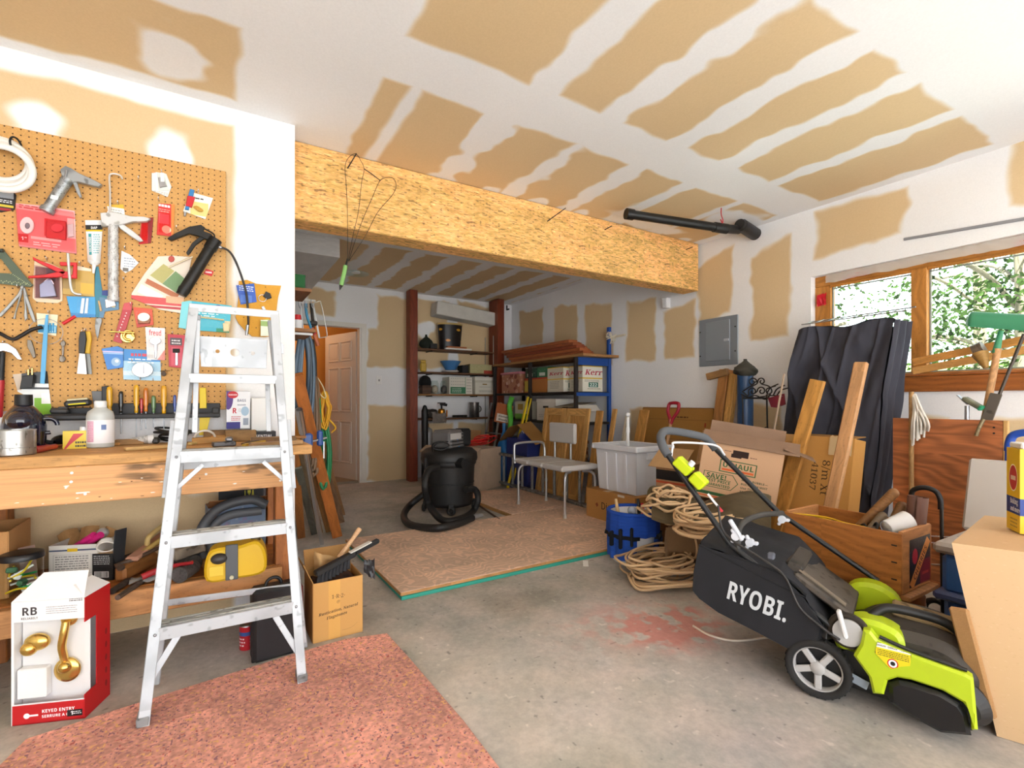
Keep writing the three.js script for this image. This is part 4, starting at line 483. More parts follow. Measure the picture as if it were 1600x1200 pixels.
// ================================================================ workbench and what lies on and under it
const BT = 0.88, BF = -2.40, BS = 0.342;
{
  const b = thing('workbench', 'rough lumber workbench with deep front board and open lower shelf', 'workbench', [-0.45, 0, -2.65]), f = wood(0xe0a868, 0.65), top = wood(0xd9a86c, 0.7), r = wood(0xb8743c, 0.6);
  const at = dataTex(512, 128, (u, v, o) => { const g = fbm(u * 6, v * 40, 3), d = fbm(u * 9 + 20, v * 4, 3), q = fbm(u * 30, v * 9 + 4, 2); let k = 1.02 - 0.2 * (g - 0.5) - 0.4 * sst(0.55, 0.8, d) * sst(0.3, 0.6, q); o[0] = 214 * k; o[1] = 160 * k; o[2] = 108 * k; const p = fbm(u * 50 + 11, v * 14, 1); if (p > 0.95) { o[0] = o[1] = 236; o[2] = 226; } if (p < 0.03) { o[0] = 96; o[1] = 62; o[2] = 36; } });
  const am = mat(0xffffff, 0.7, 0, { map: at }); const x0 = -1.35, x1 = 0.395;
  for (const [z0, z1] of [[BF, BF - 0.14], [BF - 0.142, BF - 0.285], [BF - 0.287, BF - 0.4], [BF - 0.402, ZL + 0.002]]) partW(b, 'top_plank', mv(bx(x1 - x0, 0.042, z0 - z1, 0.004), (x0 + x1) / 2, BT - 0.021, (z0 + z1) / 2), top);
  const ag = bx(1.6, 0.139, 0.038, 0.003); planeUV(ag, (x, y, z) => [x / 1.6 + 0.5, y / 0.139 + 0.5]); partW(b, 'apron', ag.translate(-0.49, BT - 0.042 - 0.07, BF - 0.022), am);
  for (const [x, z] of [[0.275, BF - 0.09], [0.275, ZL + 0.06], [-0.75, BF - 0.09], [-0.75, ZL + 0.06]]) partW(b, 'leg', mv(bx(0.06, BT - 0.042, 0.09, 0.004), x, (BT - 0.042) / 2, z), r);
  const sx1 = oZ(441, 893, BF).x; partW(b, 'shelf_board', mv(bx(sx1 + 1.3, 0.018, 0.46, 0.002), (sx1 - 1.3) / 2, BS - 0.009, BF - 0.28), wood(0xc07a3a)); partW(b, 'shelf_rail', mv(bx(sx1 + 1.3, 0.1, 0.038, 0.003), (sx1 - 1.3) / 2, BS - 0.05, BF - 0.019), wood(0xd09862));
  partW(b, 'side_rail', mv(bx(0.038, 0.09, 0.5, 0.003), 0.225, BS - 0.065, BF - 0.27), r);
  for (const [x, y] of [[112, 739], [111, 753], [133, 772], [322, 741], [438, 751]]) { const p = oZ(x, y, BF); partW(b, 'screw', mv(cyl(0.005, 0.005, 0.004, 10), p.x, p.y, BF - 0.002, Math.PI / 2), plas(0xf0ece6)); }
}
const onB = (px, py) => { const p = oY(px, py, BT); if (p.z < -2.84) { const q = oZ(px, py, -2.84); q.y = BT; return q; } return p; }, onS = (px, py) => oY(px, py, BS + 0.001), dep = (p) => p.x * SY - p.z * CYW, pxm = (p) => dep(p) / FOC;   // metres per pixel at p
// lathed vessel standing at p
const vessel = (p, pts, n = 24) => mv(lathe(pts, n), p.x, p.y, p.z);
{ const p = onB(22, 711), t = thing('tin_can', 'open dull tin can at the front edge of the workbench', 'can', p); part(t, 'can_wall', lathe([[0, 0], [0.06, 0], [0.061, 0.004], [0.06, 0.09], [0.062, 0.095], [0.058, 0.094], [0.057, 0.008], [0, 0.006]], 32), dirty(0xc9c8c4, 0.3, 0.85)); part(t, 'band', mv(tor(0.0605, 0.0012), 0, 0.03, 0, Math.PI / 2), steel); }
{ const p = onB(37, 704), t = thing('glass_jug', 'dark blue-black jug with handle and black cap behind the tin can', 'jug', p); const m = mat(0x14162c, 0.12, 0, { clearcoat: 0.8 }); part(t, 'body', lathe([[0, 0], [0.06, 0], [0.068, 0.02], [0.07, 0.1], [0.06, 0.14], [0.04, 0.17], [0.028, 0.185], [0, 0.19]], 20), m); part(t, 'shoulder', mv(sph(0.045), 0, 0.12, 0.035), m); part(t, 'cap', mv(cyl(0.028, 0.027, 0.045, 18), 0, 0.205, 0), black); part(t, 'handle', mv(tor(0.03, 0.008, 5), 0.072, 0.1, 0, 0, 0.3), m); }
single('red_screwdriver', 'red and black screwdriver lying on the bench beside the tin can', 'screwdriver', M(rod(onB(52, 709).add(V(0, 0.014, 0)), onB(86, 703).add(V(0, 0.014, 0)), 0.014, 0.011), rod(onB(86, 703).add(V(0, 0.012, 0)), onB(108, 698).add(V(0, 0.012, 0)), 0.003)), plas(0xa81c22, 0.3));
{ const p = onB(102, 694), t = thing('sanding_grip', 'glossy black hand grip lying behind the yellow carton', 'hand tool', p); part(t, 'grip', mv(sph(0.04, 20).scale(1.3, 0.7, 0.8), 0, 0.028, -0.02), blackShiny); part(t, 'cord', tube([[-0.04, 0.02, 0], [-0.08, 0.03, 0.01], [-0.12, 0.015, 0], [-0.15, 0.01, 0.02]], 0.009), black); }
{ const p = onB(119, 701), a = art(150, 130, (c) => { fill(c, '#e6c81c', -4, -4, 160, 140); c.fillStyle = '#cc2426'; c.beginPath(); c.moveTo(6, 130); c.lineTo(60, 20); c.lineTo(120, 20); c.lineTo(40, 100); c.lineTo(18, 130); c.fill(); lines(c, 70, 78, 66, 2, 26, '#3a3414', 14); }), t = thing('glue_tin', 'yellow rectangular tin with red diagonal flash and white cap', 'tin', p, 0.05); part(t, 'tin_body', mv(printed(0.085, 0.075, 0.04, { pz: a }, plain('#d9bb1c')), 0, 0.0375, -0.02), artMat(a, 0.35)); part(t, 'cap', mv(cyl(0.012, 0.011, 0.016, 14), 0.02, 0.083, -0.02), plas(0xf0f0f0)); }
{ const p = onB(157, 699), a = art(420, 200, (c) => { fill(c, '#f5f3f5', -4, -4, 430, 210); fill(c, '#9a3f86', 110, 52, 74, 18); fill(c, '#c04a6a', 110, 176, 60, 10); lines(c, 112, 84, 70, 3, 14, '#c9a8c4', 4); fill(c, '#e4a9c2', 206, 10, 40, 176); lines(c, 210, 16, 32, 11, 15, '#f6dde8', 5); fill(c, '#6a7fb0', 282, 40, 24, 44); }), t = thing('solvent_bottle', 'translucent white plastic bottle with pink and purple label', 'bottle', p);
  part(t, 'bottle', lathe([[0, 0], [0.045, 0], [0.048, 0.006], [0.048, 0.135], [0.043, 0.155], [0.024, 0.17], [0.0205, 0.176], [0, 0.176]], 28), mat(0xe8ebe8, 0.35, 0, { transmission: 0.35, thickness: 0 })); part(t, 'label', toCell(mv(new THREE.CylinderGeometry(0.0487, 0.0487, 0.1, 28, 1, true), 0, 0.07, 0, 0, Math.PI * 0.72), a), artMat(a)); part(t, 'cap', mv(lathe([[0, 0], [0.022, 0], [0.022, 0.026], [0.019, 0.03], [0, 0.03]], 20), 0, 0.172, 0), plas(0xf4f4f4)); }
for (const [x0, y0, x1, y1, h, d, c, l] of [[78, 699, 188, 690, 0.012, 0.05, 0xe2a962, 'bare pine offcut lying behind the solvent bottle'], [195, 705, 268, 700, 0.014, 0.03, 0xe6c284, 'pale wooden paint stick at the bench edge'], [180, 690, 226, 680, 0.025, 0.03, 0xb08a5a, 'square pine block near the wall on the bench'], [330, 684, 372, 676, 0.03, 0.04, 0xd9a35a, 'short pine block in front of the vacuum bags'], [296, 696, 330, 690, 0.012, 0.02, 0xe0c88a, 'pale wood shim behind the ladder'], [420, 684, 478, 682, 0.014, 0.03, 0xb07a42, 'weathered wood slat at the right end of the bench'], [392, 700, 470, 694, 0.02, 0.045, 0xb99468, 'grey-brown board piece at the bench end']]) { const a = onB(x0, y0), b = onB(x1, y1); a.y = b.y = BT + h / 2 + 0.001; single('wood_offcut', l, 'wood', bar(a, b, h, d), wood(c)); }
{ const a = onB(206, 692), t = thing('caulk_nozzle', 'dirty white plastic bottle lying on its side among the bench clutter', 'bottle', a); partW(t, 'body', rod(a.clone().add(V(0, 0.02, 0)), onB(232, 686).add(V(0, 0.022, 0)), 0.012, 0.02), dirty(0xe8e6e2)); partW(t, 'cap', rod(onB(232, 686).add(V(0, 0.022, 0)), onB(241, 684).add(V(0, 0.024, 0)), 0.022, 0.022), plas(0xf2f2f2)); }
{ const p = onB(268, 690), t = thing('cord_coil', 'tangled black power cord heaped on the bench left of the ladder', 'cord', p); for (let k = 0; k < 5; k++) part(t, 'loop', mv(tor(0.05 + 0.006 * k, 0.005, 6.28, 30, 6), 0.01 * (k % 3), 0.03 + 0.008 * k, -0.03 + 0.006 * k, 1.1 + 0.16 * k, 0.3 * k), black); part(t, 'plug', mv(bx(0.03, 0.03, 0.05, 0.008), -0.06, 0.016, 0.0), plas(0x3a3834)); }
{ const p = oZ(373, 670, -2.83), a = art(200, 320, (c) => { fill(c, '#eef0f4', -4, -4, 210, 330); c.fillStyle = '#5a3f8a'; c.beginPath(); c.ellipse(14, 60, 40, 96, 0, 0, 7); c.fill(); c.fillStyle = '#c4242e'; c.beginPath(); c.ellipse(52, 30, 44, 30, 0, 0, 7); c.fill(); txt(c, 'HOOVER', 52, 30, 18, '#fff', 'bold', 'center'); txt(c, 'BAGS', 126, 78, 30, '#6a7088', 'bold', 'center'); txt(c, 'HOOVER', 126, 116, 18, '#7a8098', 'bold', 'center'); txt(c, 'R', 66, 166, 62, '#c4182a', 'bold', 'center'); c.strokeStyle = '#445'; c.strokeRect(104, 150, 14, 22); lines(c, 40, 214, 80, 3, 14, '#c03848', 6); fill(c, '#3b3a86', -4, 262, 120, 64); fill(c, '#9aa4b4', 140, 230, 46, 60); c.fillStyle = '#a8c4da'; c.beginPath(); c.ellipse(156, 170, 34, 40, 0, 0, 7); c.fill(); });
  const t = thing('vacuum_bag_box', 'white and purple carton of vacuum bags standing behind the ladder', 'box', p, 0.05); part(t, 'carton', mv(printed(0.105, 0.19, 0.035, { pz: a }, plain('#e6e8ee')), 0, 0.096, -0.03, 0.08), artMat(a)); }
for (const [x0, x1, z, y, h, c, l] of [[318, 372, -2.86, 0, 0.055, 0x9a7648, 'dusty brown lumber offcut along the wall on the bench'], [352, 400, -2.8, 0, 0.055, 0xa98656, 'tan lumber block under the vacuum bags'], [300, 360, -2.72, 0, 0.03, 0xc99a58, 'split pine stick behind the ladder on the bench'], [392, 462, -2.62, 0, 0.028, 0x8a6a44, 'dark brown lath in front of the black carton']]) { const a = oZ(x0, 690, z), b = oZ(x1, 690, z); a.y = b.y = BT + h / 2 + 0.001; single('scrap_lumber', l, 'wood', bar(a, b, h, 0.05), wood(c)); }
{ const p = onB(408, 668); single('white_carton', 'plain white carton against the wall behind the ladder', 'box', mv(bx(0.09, 0.17, 0.06, 0.003), p.x, BT + 0.046 + 0.085, ZL + 0.06), mat(0xe8e8e6, 0.7)); const a = art(120, 40, (c) => { fill(c, '#26262a', -4, -4, 130, 50); txt(c, 'ESSENTIAL', 60, 20, 18, '#e8e8e8', 'bold', 'center'); }); single('black_carton', 'low black carton with white lettering under the white carton', 'box', mv(printed(0.13, 0.044, 0.1, { pz: a }, plain('#26262a')), p.x, BT + 0.022 + 0.001, ZL + 0.07), artMat(a)); }
{ const a = onB(372, 688), b = onB(402, 680); a.y = b.y = BT + 0.014; const t = thing('blade_cutter', 'black and red snap-off cutter on the bench', 'knife', a); partW(t, 'body', bar(a, b, 0.02, 0.03), black); partW(t, 'slider', bar(a.clone().lerp(b, 0.65).add(V(0, 0.012, 0)), b.clone().add(V(0, 0.012, 0)), 0.008, 0.02), plas(0xd8503a)); }
{ const p = onB(320, 694); single('white_cable', 'small loop of white cable lying on the bench behind the ladder rail', 'cable', M(mv(tor(0.04, 0.005, 4.5), p.x, BT + 0.03, p.z - 0.02, 0.6)), plas(0xe9e4da)); }
{ const a = onB(372, 700), b = onB(440, 690); for (const [k, l] of [[0, 'yellow-tipped flat carpenter pencil among the bench clutter'], [1, 'long thin dark lath lying across the bench end']]) { const q = a.clone().add(V(0.02, 0.012 + 0.012 * k, -0.05 * k)), w = b.clone().add(V(0.0, 0.012 + 0.012 * k, -0.1 - 0.06 * k)); q.y = w.y = BT + 0.01 + 0.002 * k; single('bench_stick', l, 'stick', bar(q, w, 0.012, 0.016), k ? wood(0x6a5138) : wood(0xd8b23a)); } }
{ const p = onB(350, 698); single('steel_plane_iron', 'small steel block plane lying on the bench behind the ladder', 'plane', M(mv(bx(0.09, 0.02, 0.04, 0.004), p.x, BT + 0.011, p.z - 0.02, 0, 0.2), mv(bx(0.03, 0.02, 0.03, 0.008), p.x + 0.02, BT + 0.031, p.z - 0.02)), dirty(0x9a9a9c, 0.4, 0.7)); }

// -- under the bench
{ const p = onS(34, 935), t = thing('parts_jar', 'clear plastic jar with black lid full of zip ties and plug ends', 'jar', p);
  part(t, 'jar_wall', lathe([[0, 0.001], [0.058, 0.001], [0.06, 0.01], [0.06, 0.14], [0.056, 0.15]], 28), clear(0xf2f6f4)); part(t, 'lid', mv(lathe([[0, 0.024], [0.05, 0.024], [0.062, 0.02], [0.064, 0], [0.06, 0]], 28), 0, 0.15, 0), plas(0x1c1c1e, 0.4));
  for (let k = 0; k < 7; k++) part(t, 'zip_tie', mv(tube([[-0.04, 0, 0.01], [0, 0.02, 0.045], [0.035, 0.005, 0.02], [0.01, -0.02, -0.03]], 0.004, 16, 5), 0.003 * (k % 3), 0.03 + 0.016 * k, 0, 0.2 * k, k * 0.9), plas([0xe0c020, 0x1f9a4a, 0xf0f0ee][k % 3])); for (let k = 0; k < 4; k++) part(t, 'plug_end', mv(bx(0.03, 0.02, 0.02, 0.004), 0.02 - 0.014 * k, 0.04 + 0.025 * k, 0.02, 0.4, k), plas(k % 2 ? 0x3a6a4a : 0xe8e8e6)); }
{ const p = onS(130, 905), a = art(160, 200, (c) => { fill(c, '#d9d4cc', -4, -4, 170, 210); fill(c, '#3a4a66', -4, 24, 170, 8); fill(c, '#e2b81c', 60, 18, 34, 18); lines(c, 20, 60, 110, 8, 13, '#7b7a78', 5); c.strokeStyle = '#8a8a88'; c.strokeRect(14, 52, 126, 104); c.fillStyle = '#5a564e'; c.beginPath(); c.arc(100, 186, 18, 0, 7); c.fill(); }); const t = thing('paper_carton', 'pale printed carton stuffed with brown paper bags and pink rollers', 'box', [p.x, BS + 0.001, p.z - 0.06], -0.35), w = 0.17, h = 0.15, d = 0.16;
  part(t, 'carton', M(mv(printed(w, h, 0.004, { pz: a }, plain('#cfc9c0')), 0, h / 2, d / 2), mv(printed(w, h, 0.004, {}, plain('#cfc9c0')), 0, h / 2, -d / 2), mv(printed(0.004, h, d, {}, plain('#cfc9c0')), w / 2, h / 2, 0), mv(printed(0.004, h, d, {}, plain('#cfc9c0')), -w / 2, h / 2, 0), mv(printed(w, 0.004, d, {}, plain('#cfc9c0')), 0, 0.002, 0)), artMat(a));
  for (let k = 0; k < 3; k++) part(t, 'paper_bag', mv(sheet((u, v) => [(-0.5 + u) * 0.07, v * 0.12, 0.02 * Math.sin(u * 3.1) + 0.012 * fbm(u * 4, v * 4 + k, 2)], 8, 6), -0.05 + k * 0.035, 0.08, -0.03 + k * 0.01, -0.5, 0.5 - k * 0.5, 0.4 - 0.3 * k), card_(0xb98a56)); for (const x of [0.01, 0.035]) part(t, 'roller', mv(cyl(0.014, 0.014, 0.11, 14), x, 0.15, 0.03, 0.3, 0, -1.0), plas(0xd92a7c)); part(t, 'light_bulb', mv(sph(0.022), 0.05, 0.17, -0.02), mat(0xd8d8d4, 0.15, 0.3)); }
{ const p = onS(24, 905), t = thing('tray_carton', 'plain brown carton at the left end of the bench shelf', 'box', [-0.83, BS + 0.001, -2.68]), m = card_(0xc9935a), h = 0.25; part(t, 'panel', M(mv(bx(0.36, h, 0.005), 0, h / 2, 0.13), mv(bx(0.36, h, 0.005), 0, h / 2, -0.13), mv(bx(0.005, h, 0.26), 0.18, h / 2, 0), mv(bx(0.005, h, 0.26), -0.18, h / 2, 0), mv(bx(0.36, 0.005, 0.26), 0, 0.003, 0)), m); part(t, 'photo_print', mv(bx(0.05, 0.16, 0.003, 0.0005), 0.22, 0.09, 0.06, -0.2, 0.6), mat(0x9a7a6c, 0.3)); }
{ const p = onS(165, 907), a = art(120, 150, (c) => { fill(c, '#1a1a1c', -4, -4, 130, 160); lines(c, 12, 12, 90, 5, 11, '#d8d8d8', 4); fill(c, '#e8e8e8', 16, 100, 80, 34); for (let i = 0; i < 20; i++) fill(c, '#222', 20 + i * 3.7, 102, rr(1, 2.4), 30); }), t = thing('cable_box', 'black printed box spilling a coil of white cable', 'box', [p.x, BS + 0.001, p.z - 0.03], -0.5); part(t, 'box_body', mv(printed(0.085, 0.11, 0.05, { pz: a, py: kraft('#b08a5c') }, plain('#1a1a1c')), 0, 0.055, 0), artMat(a)); part(t, 'flap', mv(bx(0.05, 0.15, 0.004, 0.001), 0.05, 0.13, 0.0, 0.1, 1.3), plas(0x2c2d30)); for (let k = 0; k < 4; k++) part(t, 'cable_loop', mv(tor(0.03, 0.004, 6.28, 24, 6), -0.005 + k * 0.004, 0.135, -0.005 + k * 0.006, 0.2 * k, 0.5), plas(0xe9e4da)); }
{ // carpenters' tools in a heap
  const Y = BS + 0.002, line = (x0, y0, x1, y1, r0, r1, m, n, l, c, lift = 0) => { const a = onS(x0, y0), b = onS(x1, y1); a.y += r0 + lift; b.y += r1 + lift; return single(n, l, c, rod(a, b, r0, r1, 14), m); };
  line(175, 929, 200, 912, 0.012, 0.012, dirty(0x5a5048, 0.6, 0.3), 'iron_pipe', 'short rusty iron pipe poking over the shelf edge', 'pipe'); line(184, 938, 222, 912, 0.01, 0.01, dirty(0x6a5c50, 0.6, 0.3), 'iron_pipe', 'thin brown pipe beside the wooden plane on the lower shelf', 'pipe');
  const pl = thing('wood_plane', 'wooden hand plane with round metal button on the lower shelf', 'plane', onS(200, 912)); { const a = onS(186, 912), b = onS(240, 884); a.y = b.y = Y + 0.035; partW(pl, 'stock', bar(a, b, 0.06, 0.045, undefined, 0.01), wood(0xa8703c)); partW(pl, 'button', mv(cyl(0.014, 0.014, 0.008, 16), a.x + 0.006, a.y + 0.03, a.z + 0.008, 0.5), steel); partW(pl, 'tail_handle', bar(a.clone().lerp(b, 0.5).add(V(0, 0.04, 0)), b.clone().add(V(0.03, 0.08, 0)), 0.02, 0.02, undefined, 0.008), wood(0xe0c070)); }
  const sb = thing('sanding_block', 'long rose-coloured sanding float with pale handle on the tool heap', 'sanding tool', onS(240, 905)); { const a = onS(205, 903), b = onS(262, 868); a.y = Y + 0.075; b.y = Y + 0.11; partW(sb, 'float', bar(a, b, 0.02, 0.05, undefined, 0.006), mat(0xbf8a70, 0.8)); const c = a.clone().lerp(b, 0.4), e = a.clone().lerp(b, 0.9); partW(sb, 'handle', tube([c.clone().add(V(0, 0.01, 0)), c.clone().add(V(0.01, 0.05, 0)), e.clone().add(V(0.02, 0.06, 0)), e.clone().add(V(0, 0.012, 0))], 0.011, 24, 8), wood(0xe2c686)); }
  { const p = onS(297, 893), t = thing('sponge_float', 'grey sponge float with bright yellow handle on the lower shelf', 'float', p, 0.3); part(t, 'sponge', mv(bx(0.12, 0.045, 0.07, 0.005), 0, 0.088, -0.03, 0, 0, 0.15), mat(0x9c8c78, 0.95, 0, { map: dirtTex })); part(t, 'handle', mv(bx(0.07, 0.03, 0.04, 0.012), 0.01, 0.125, -0.03, 0, 0, 0.15), plas(0xe6d818)); part(t, 'mallet_under', mv(cyl(0.035, 0.035, 0.1, 16), 0, 0.036, -0.03, Math.PI / 2, 0.2), dirty(0x55504c, 0.7)); }
  { const t = thing('rubber_mallet', 'dark rubber mallet head lying on the lower shelf', 'mallet', onS(294, 908)); const a = onS(280, 912), b = onS(302, 898); a.y = b.y = Y + 0.033; partW(t, 'head', rod(a, b, 0.032, 0.03, 16), dirty(0x5c5856, 0.75)); partW(t, 'handle', rod(a.clone().lerp(b, 0.5), a.clone().lerp(b, 0.5).add(V(-0.12, -0.01, -0.1)), 0.012, 0.012), wood(0x8a6a48)); }
  line(333, 898, 315, 880, 0.02, 0.02, wood(0xc08a4a), 'wood_dowel', 'thick round wooden dowel with pale cut end', 'dowel');
  { const p = onS(230, 914); single('dust_rag', 'crumpled grey rag on the lower shelf edge', 'rag', sheet((u, v) => [p.x - 0.06 + u * 0.16, Y + 0.03 * fbm(u * 5, v * 5, 3), p.z - 0.01 - v * 0.08], 16, 10), cloth(0xb8b4b0)); }
  for (const [x, y, a, l] of [[196, 870, 0.2, 'dark steel file on top of the tool heap'], [214, 880, 0.5, 'brown-handled rasp in the tool heap'], [256, 888, -0.3, 'red-handled chisel under the sponge float']]) { const p = onS(x, y + 20); p.y = Y + 0.055 + (a === 0.5 ? 0.02 : 0); single('heap_tool', l, 'hand tool', M(rod(p, p.clone().add(V(0.1, 0.02, -a * 0.2)), 0.009, 0.007), rod(p, p.clone().add(V(-0.07, -0.02, 0.02)), 0.012, 0.013)), a < 0 ? plas(0xa82028) : dirty(0x5d4636, 0.6)); }
}
{ const p = onS(386, 900), t = thing('gas_can', 'yellow and grey plastic case with strap on the right of the bench shelf', 'case', [p.x - 0.04, BS + 0.001, p.z - 0.04], -0.1), y = plas(0xe2b41c, 0.45);
  part(t, 'shell', mv(ext(smooth2([[-0.1, 0.0], [-0.1, 0.1], [-0.08, 0.125], [0.02, 0.13], [0.08, 0.14], [0.11, 0.1], [0.11, 0.01], [0, -0.005]], 32), 0.11, 0.01), 0, 0.006, -0.05), y); part(t, 'strap', mv(bx(0.045, 0.145, 0.008, 0.003), -0.01, 0.075, 0.066), plas(0x55575a)); part(t, 'buckle', mv(cyl(0.008, 0.008, 0.006, 12), -0.01, 0.014, 0.073, Math.PI / 2), mat(0xd8d2b0, 0.3, 0.5)); part(t, 'knob', mv(sph(0.022).scale(1.4, 1, 1), -0.055, 0.095, 0.065), plas(0x3a3532)); part(t, 'label', mv(bx(0.05, 0.04, 0.003), -0.065, 0.045, 0.063), plas(0xe8c43c)); part(t, 'filler', mv(cyl(0.02, 0.02, 0.02, 14), 0.075, 0.148, 0), plas(0x4a3a20)); }
{ const p = onS(372, 874), t = thing('hose_bundle', 'grey ribbed hose arching behind the yellow case', 'hose', p); part(t, 'hose_run', tube([[-0.14, 0.03, 0.03], [-0.15, 0.14, 0], [-0.08, 0.24, -0.02], [0.05, 0.27, -0.02], [0.12, 0.24, 0]], 0.022, 40, 12), plas(0x4a4c50, 0.5)); part(t, 'hose_run', tube([[-0.11, 0.03, -0.01], [-0.11, 0.14, -0.03], [-0.04, 0.2, -0.04], [0.1, 0.21, -0.03]], 0.02, 30, 12), plas(0x5c5e62, 0.5)); }
{ const a = art(180, 70, (c) => { fill(c, '#1c1f22', -4, -4, 190, 80); txt(c, 'LTA', 100, 22, 26, '#c9c23a'); txt(c, 'MC', 40, 50, 26, '#c9c23a'); }); single('black_case', 'black case with yellow lettering stored high under the bench', 'case', mv(printed(0.2, 0.34, 0.06, { pz: a }, plain('#1c1f22')), 0.13, BS + 0.171, ZL + 0.04), artMat(a)); const b = art(120, 60, (c) => { fill(c, '#6f7f9a', -4, -4, 130, 70); speck(c, 120, 60, 90, ['#b04a6a', '#3a6a5a', '#e0d0c0'], 6); }); const bx_ = thing('open_carton', 'open brown carton behind the yellow case under the bench', 'box', [0.1, BS + 0.001, ZL + 0.17], 0.1); part(bx_, 'body', mv(printed(0.24, 0.24, 0.14, { nx: b, pz: b }, kraft('#b07a48')), 0, 0.12, 0), artMat(b)); part(bx_, 'flap', mv(bx(0.24, 0.004, 0.09), 0, 0.255, 0.06, -0.5), card_(0x9a6438)); }

// -- on the floor before the bench
{ const w = 0.21, h = 0.41, d = 0.14, t = thing('door_handle_box', 'red and white boxed brass door handle set with clear front window', 'box', [-0.443, 0.001, -2.285], -20.3 * Math.PI / 180), R = '#c4161c';
  const fr = art(420, 820, (c) => { fill(c, '#eeeceb', -4, -4, 430, 830); fill(c, R, -4, 690, 430, 140); txt(c, 'RB', 100, 66, 74, '#3a3436', 'bold', 'center'); txt(c, 'RELIABILT', 100, 112, 20, '#6a6466', 'bold', 'center'); lines(c, 196, 44, 180, 4, 14, '#8a8486', 4); lines(c, 330, -2, 80, 2, 12, '#4a4446', 6); txt(c, 'KEYED ENTRY', 170, 742, 30, '#fff', 'bold'); txt(c, 'SERRURE A CLE', 170, 778, 26, '#fff', 'bold'); c.fillStyle = '#fff'; c.beginPath(); c.arc(84, 764, 18, 0, 7); c.fill(); fill(c, '#fff', 90, 758, 60, 12); fill(c, '#1a1214', 318, 752, 90, 44); txt(c, '1', 336, 774, 36, '#fff'); lines(c, 352, 764, 50, 2, 12, '#fff', 5); });
  const sub = (v0, v1) => ({ n: fr.n, u0: fr.u0, u1: fr.u1, v0: lerp(fr.v1, fr.v0, v1), v1: lerp(fr.v1, fr.v0, v0) }), red = plain(R), wh = plain('#f1efee');
  part(t, 'front_frame', M(mv(quadArt(sub(0, 0.165), w, h * 0.165), 0, h * (1 - 0.0825), d / 2), mv(quadArt(sub(0.83, 1), w, h * 0.17), 0, h * 0.085, d / 2), mv(toCell(new THREE.BoxGeometry(0.005, h, 0.003), wh), -w / 2 + 0.003, h / 2, d / 2 - 0.002)), artMat(fr));
  part(t, 'back_panel', mv(printed(w, h, 0.003, {}, wh), 0, h / 2, -d / 2), artMat(fr)); part(t, 'side_panel', M(mv(printed(0.003, h, d, {}, wh), -w / 2, h / 2, 0), mv(printed(w, 0.003, d, {}, red), 0, 0.0015, 0)), artMat(fr));
  const ic = art(150, 420, (c) => { fill(c, R, -4, -4, 160, 430); for (let i = 0; i < 5; i++) { c.fillStyle = '#8a0d12'; c.beginPath(); c.arc(104, 170 + i * 48, 12, 0, 7); c.fill(); } }); part(t, 'side_panel', M(mv(toCell(new THREE.BoxGeometry(0.003, h, d * 0.55), ic), w / 2, h / 2, -d * 0.225), mv(toCell(new THREE.BoxGeometry(0.003, h * 0.2, d * 0.45), red), w / 2, h * 0.9, d * 0.275), mv(toCell(new THREE.BoxGeometry(0.003, h * 0.2, d * 0.45), red), w / 2, h * 0.1, d * 0.275)), artMat(ic));
  part(t, 'gable_flap', ext([[-w / 2, 0], [w / 2, 0], [w / 2 - 0.025, 0.1], [-w / 2 + 0.05, 0.1]], 0.003, 0.0005).rotateX(-0.75).translate(0, h, d / 2), mat(0xf3f1f0, 0.5)); part(t, 'gable_flap', ext([[-0.07, 0], [0.07, 0], [0.05, 0.06], [-0.05, 0.06]], 0.003, 0.0005).rotateY(Math.PI / 2).rotateZ(0.9).translate(w / 2, h, 0), mat(0xf3f1f0, 0.5));
  part(t, 'tray', mv(bx(w - 0.01, h - 0.1, 0.004), 0, h / 2 - 0.01, 0.03), mat(0xe9e7e6, 0.5)); part(t, 'white_insert', mv(bx(0.085, 0.1, 0.03, 0.004), -0.055, 0.13, 0.048), mat(0xf4f3f2, 0.5));
  part(t, 'window', mv(bx(w - 0.004, h * 0.66, 0.001, 0.0002), 0, h * 0.5, d / 2 - 0.003), clear());
  part(t, 'brass_lever', M(mv(sph(0.026).scale(1, 1, 0.4), 0.045, 0.335, 0.045), tube([[0.045, 0.33, 0.06], [0.042, 0.29, 0.066], [0.035, 0.25, 0.064], [0.034, 0.22, 0.056], [0.036, 0.19, 0.05]], 0.012, 24, 12), mv(sph(0.042, 24).scale(0.95, 1, 0.35), 0.04, 0.16, 0.045), mv(sph(0.02), 0.04, 0.175, 0.058)), brass); part(t, 'brass_knob', M(mv(sph(0.034, 24).scale(1.1, 0.85, 0.6), -0.045, 0.265, 0.05), mv(sph(0.024), -0.06, 0.25, 0.062)), brass); }
{ const p = oY(386, 1012, 0), t = thing('spray_can', 'small red and blue labelled can on the floor under the bench', 'can', p), a = art(200, 100, (c) => { fill(c, '#b8202a', -4, -4, 210, 110); fill(c, '#3a5a9a', -4, 22, 210, 16); lines(c, 10, 48, 180, 3, 14, '#f0d8d8', 6); }); part(t, 'can_body', toCell(mv(new THREE.CylinderGeometry(0.03, 0.03, 0.1, 20, 1), 0, 0.051, 0), a), artMat(a, 0.3)); part(t, 'shoulder', mv(lathe([[0.03, 0], [0.028, 0.008], [0.012, 0.014], [0, 0.014]], 20), 0, 0.101, 0), steel); part(t, 'cap', mv(cyl(0.013, 0.012, 0.016, 12), 0, 0.122, 0), plas(0xb8202a)); }
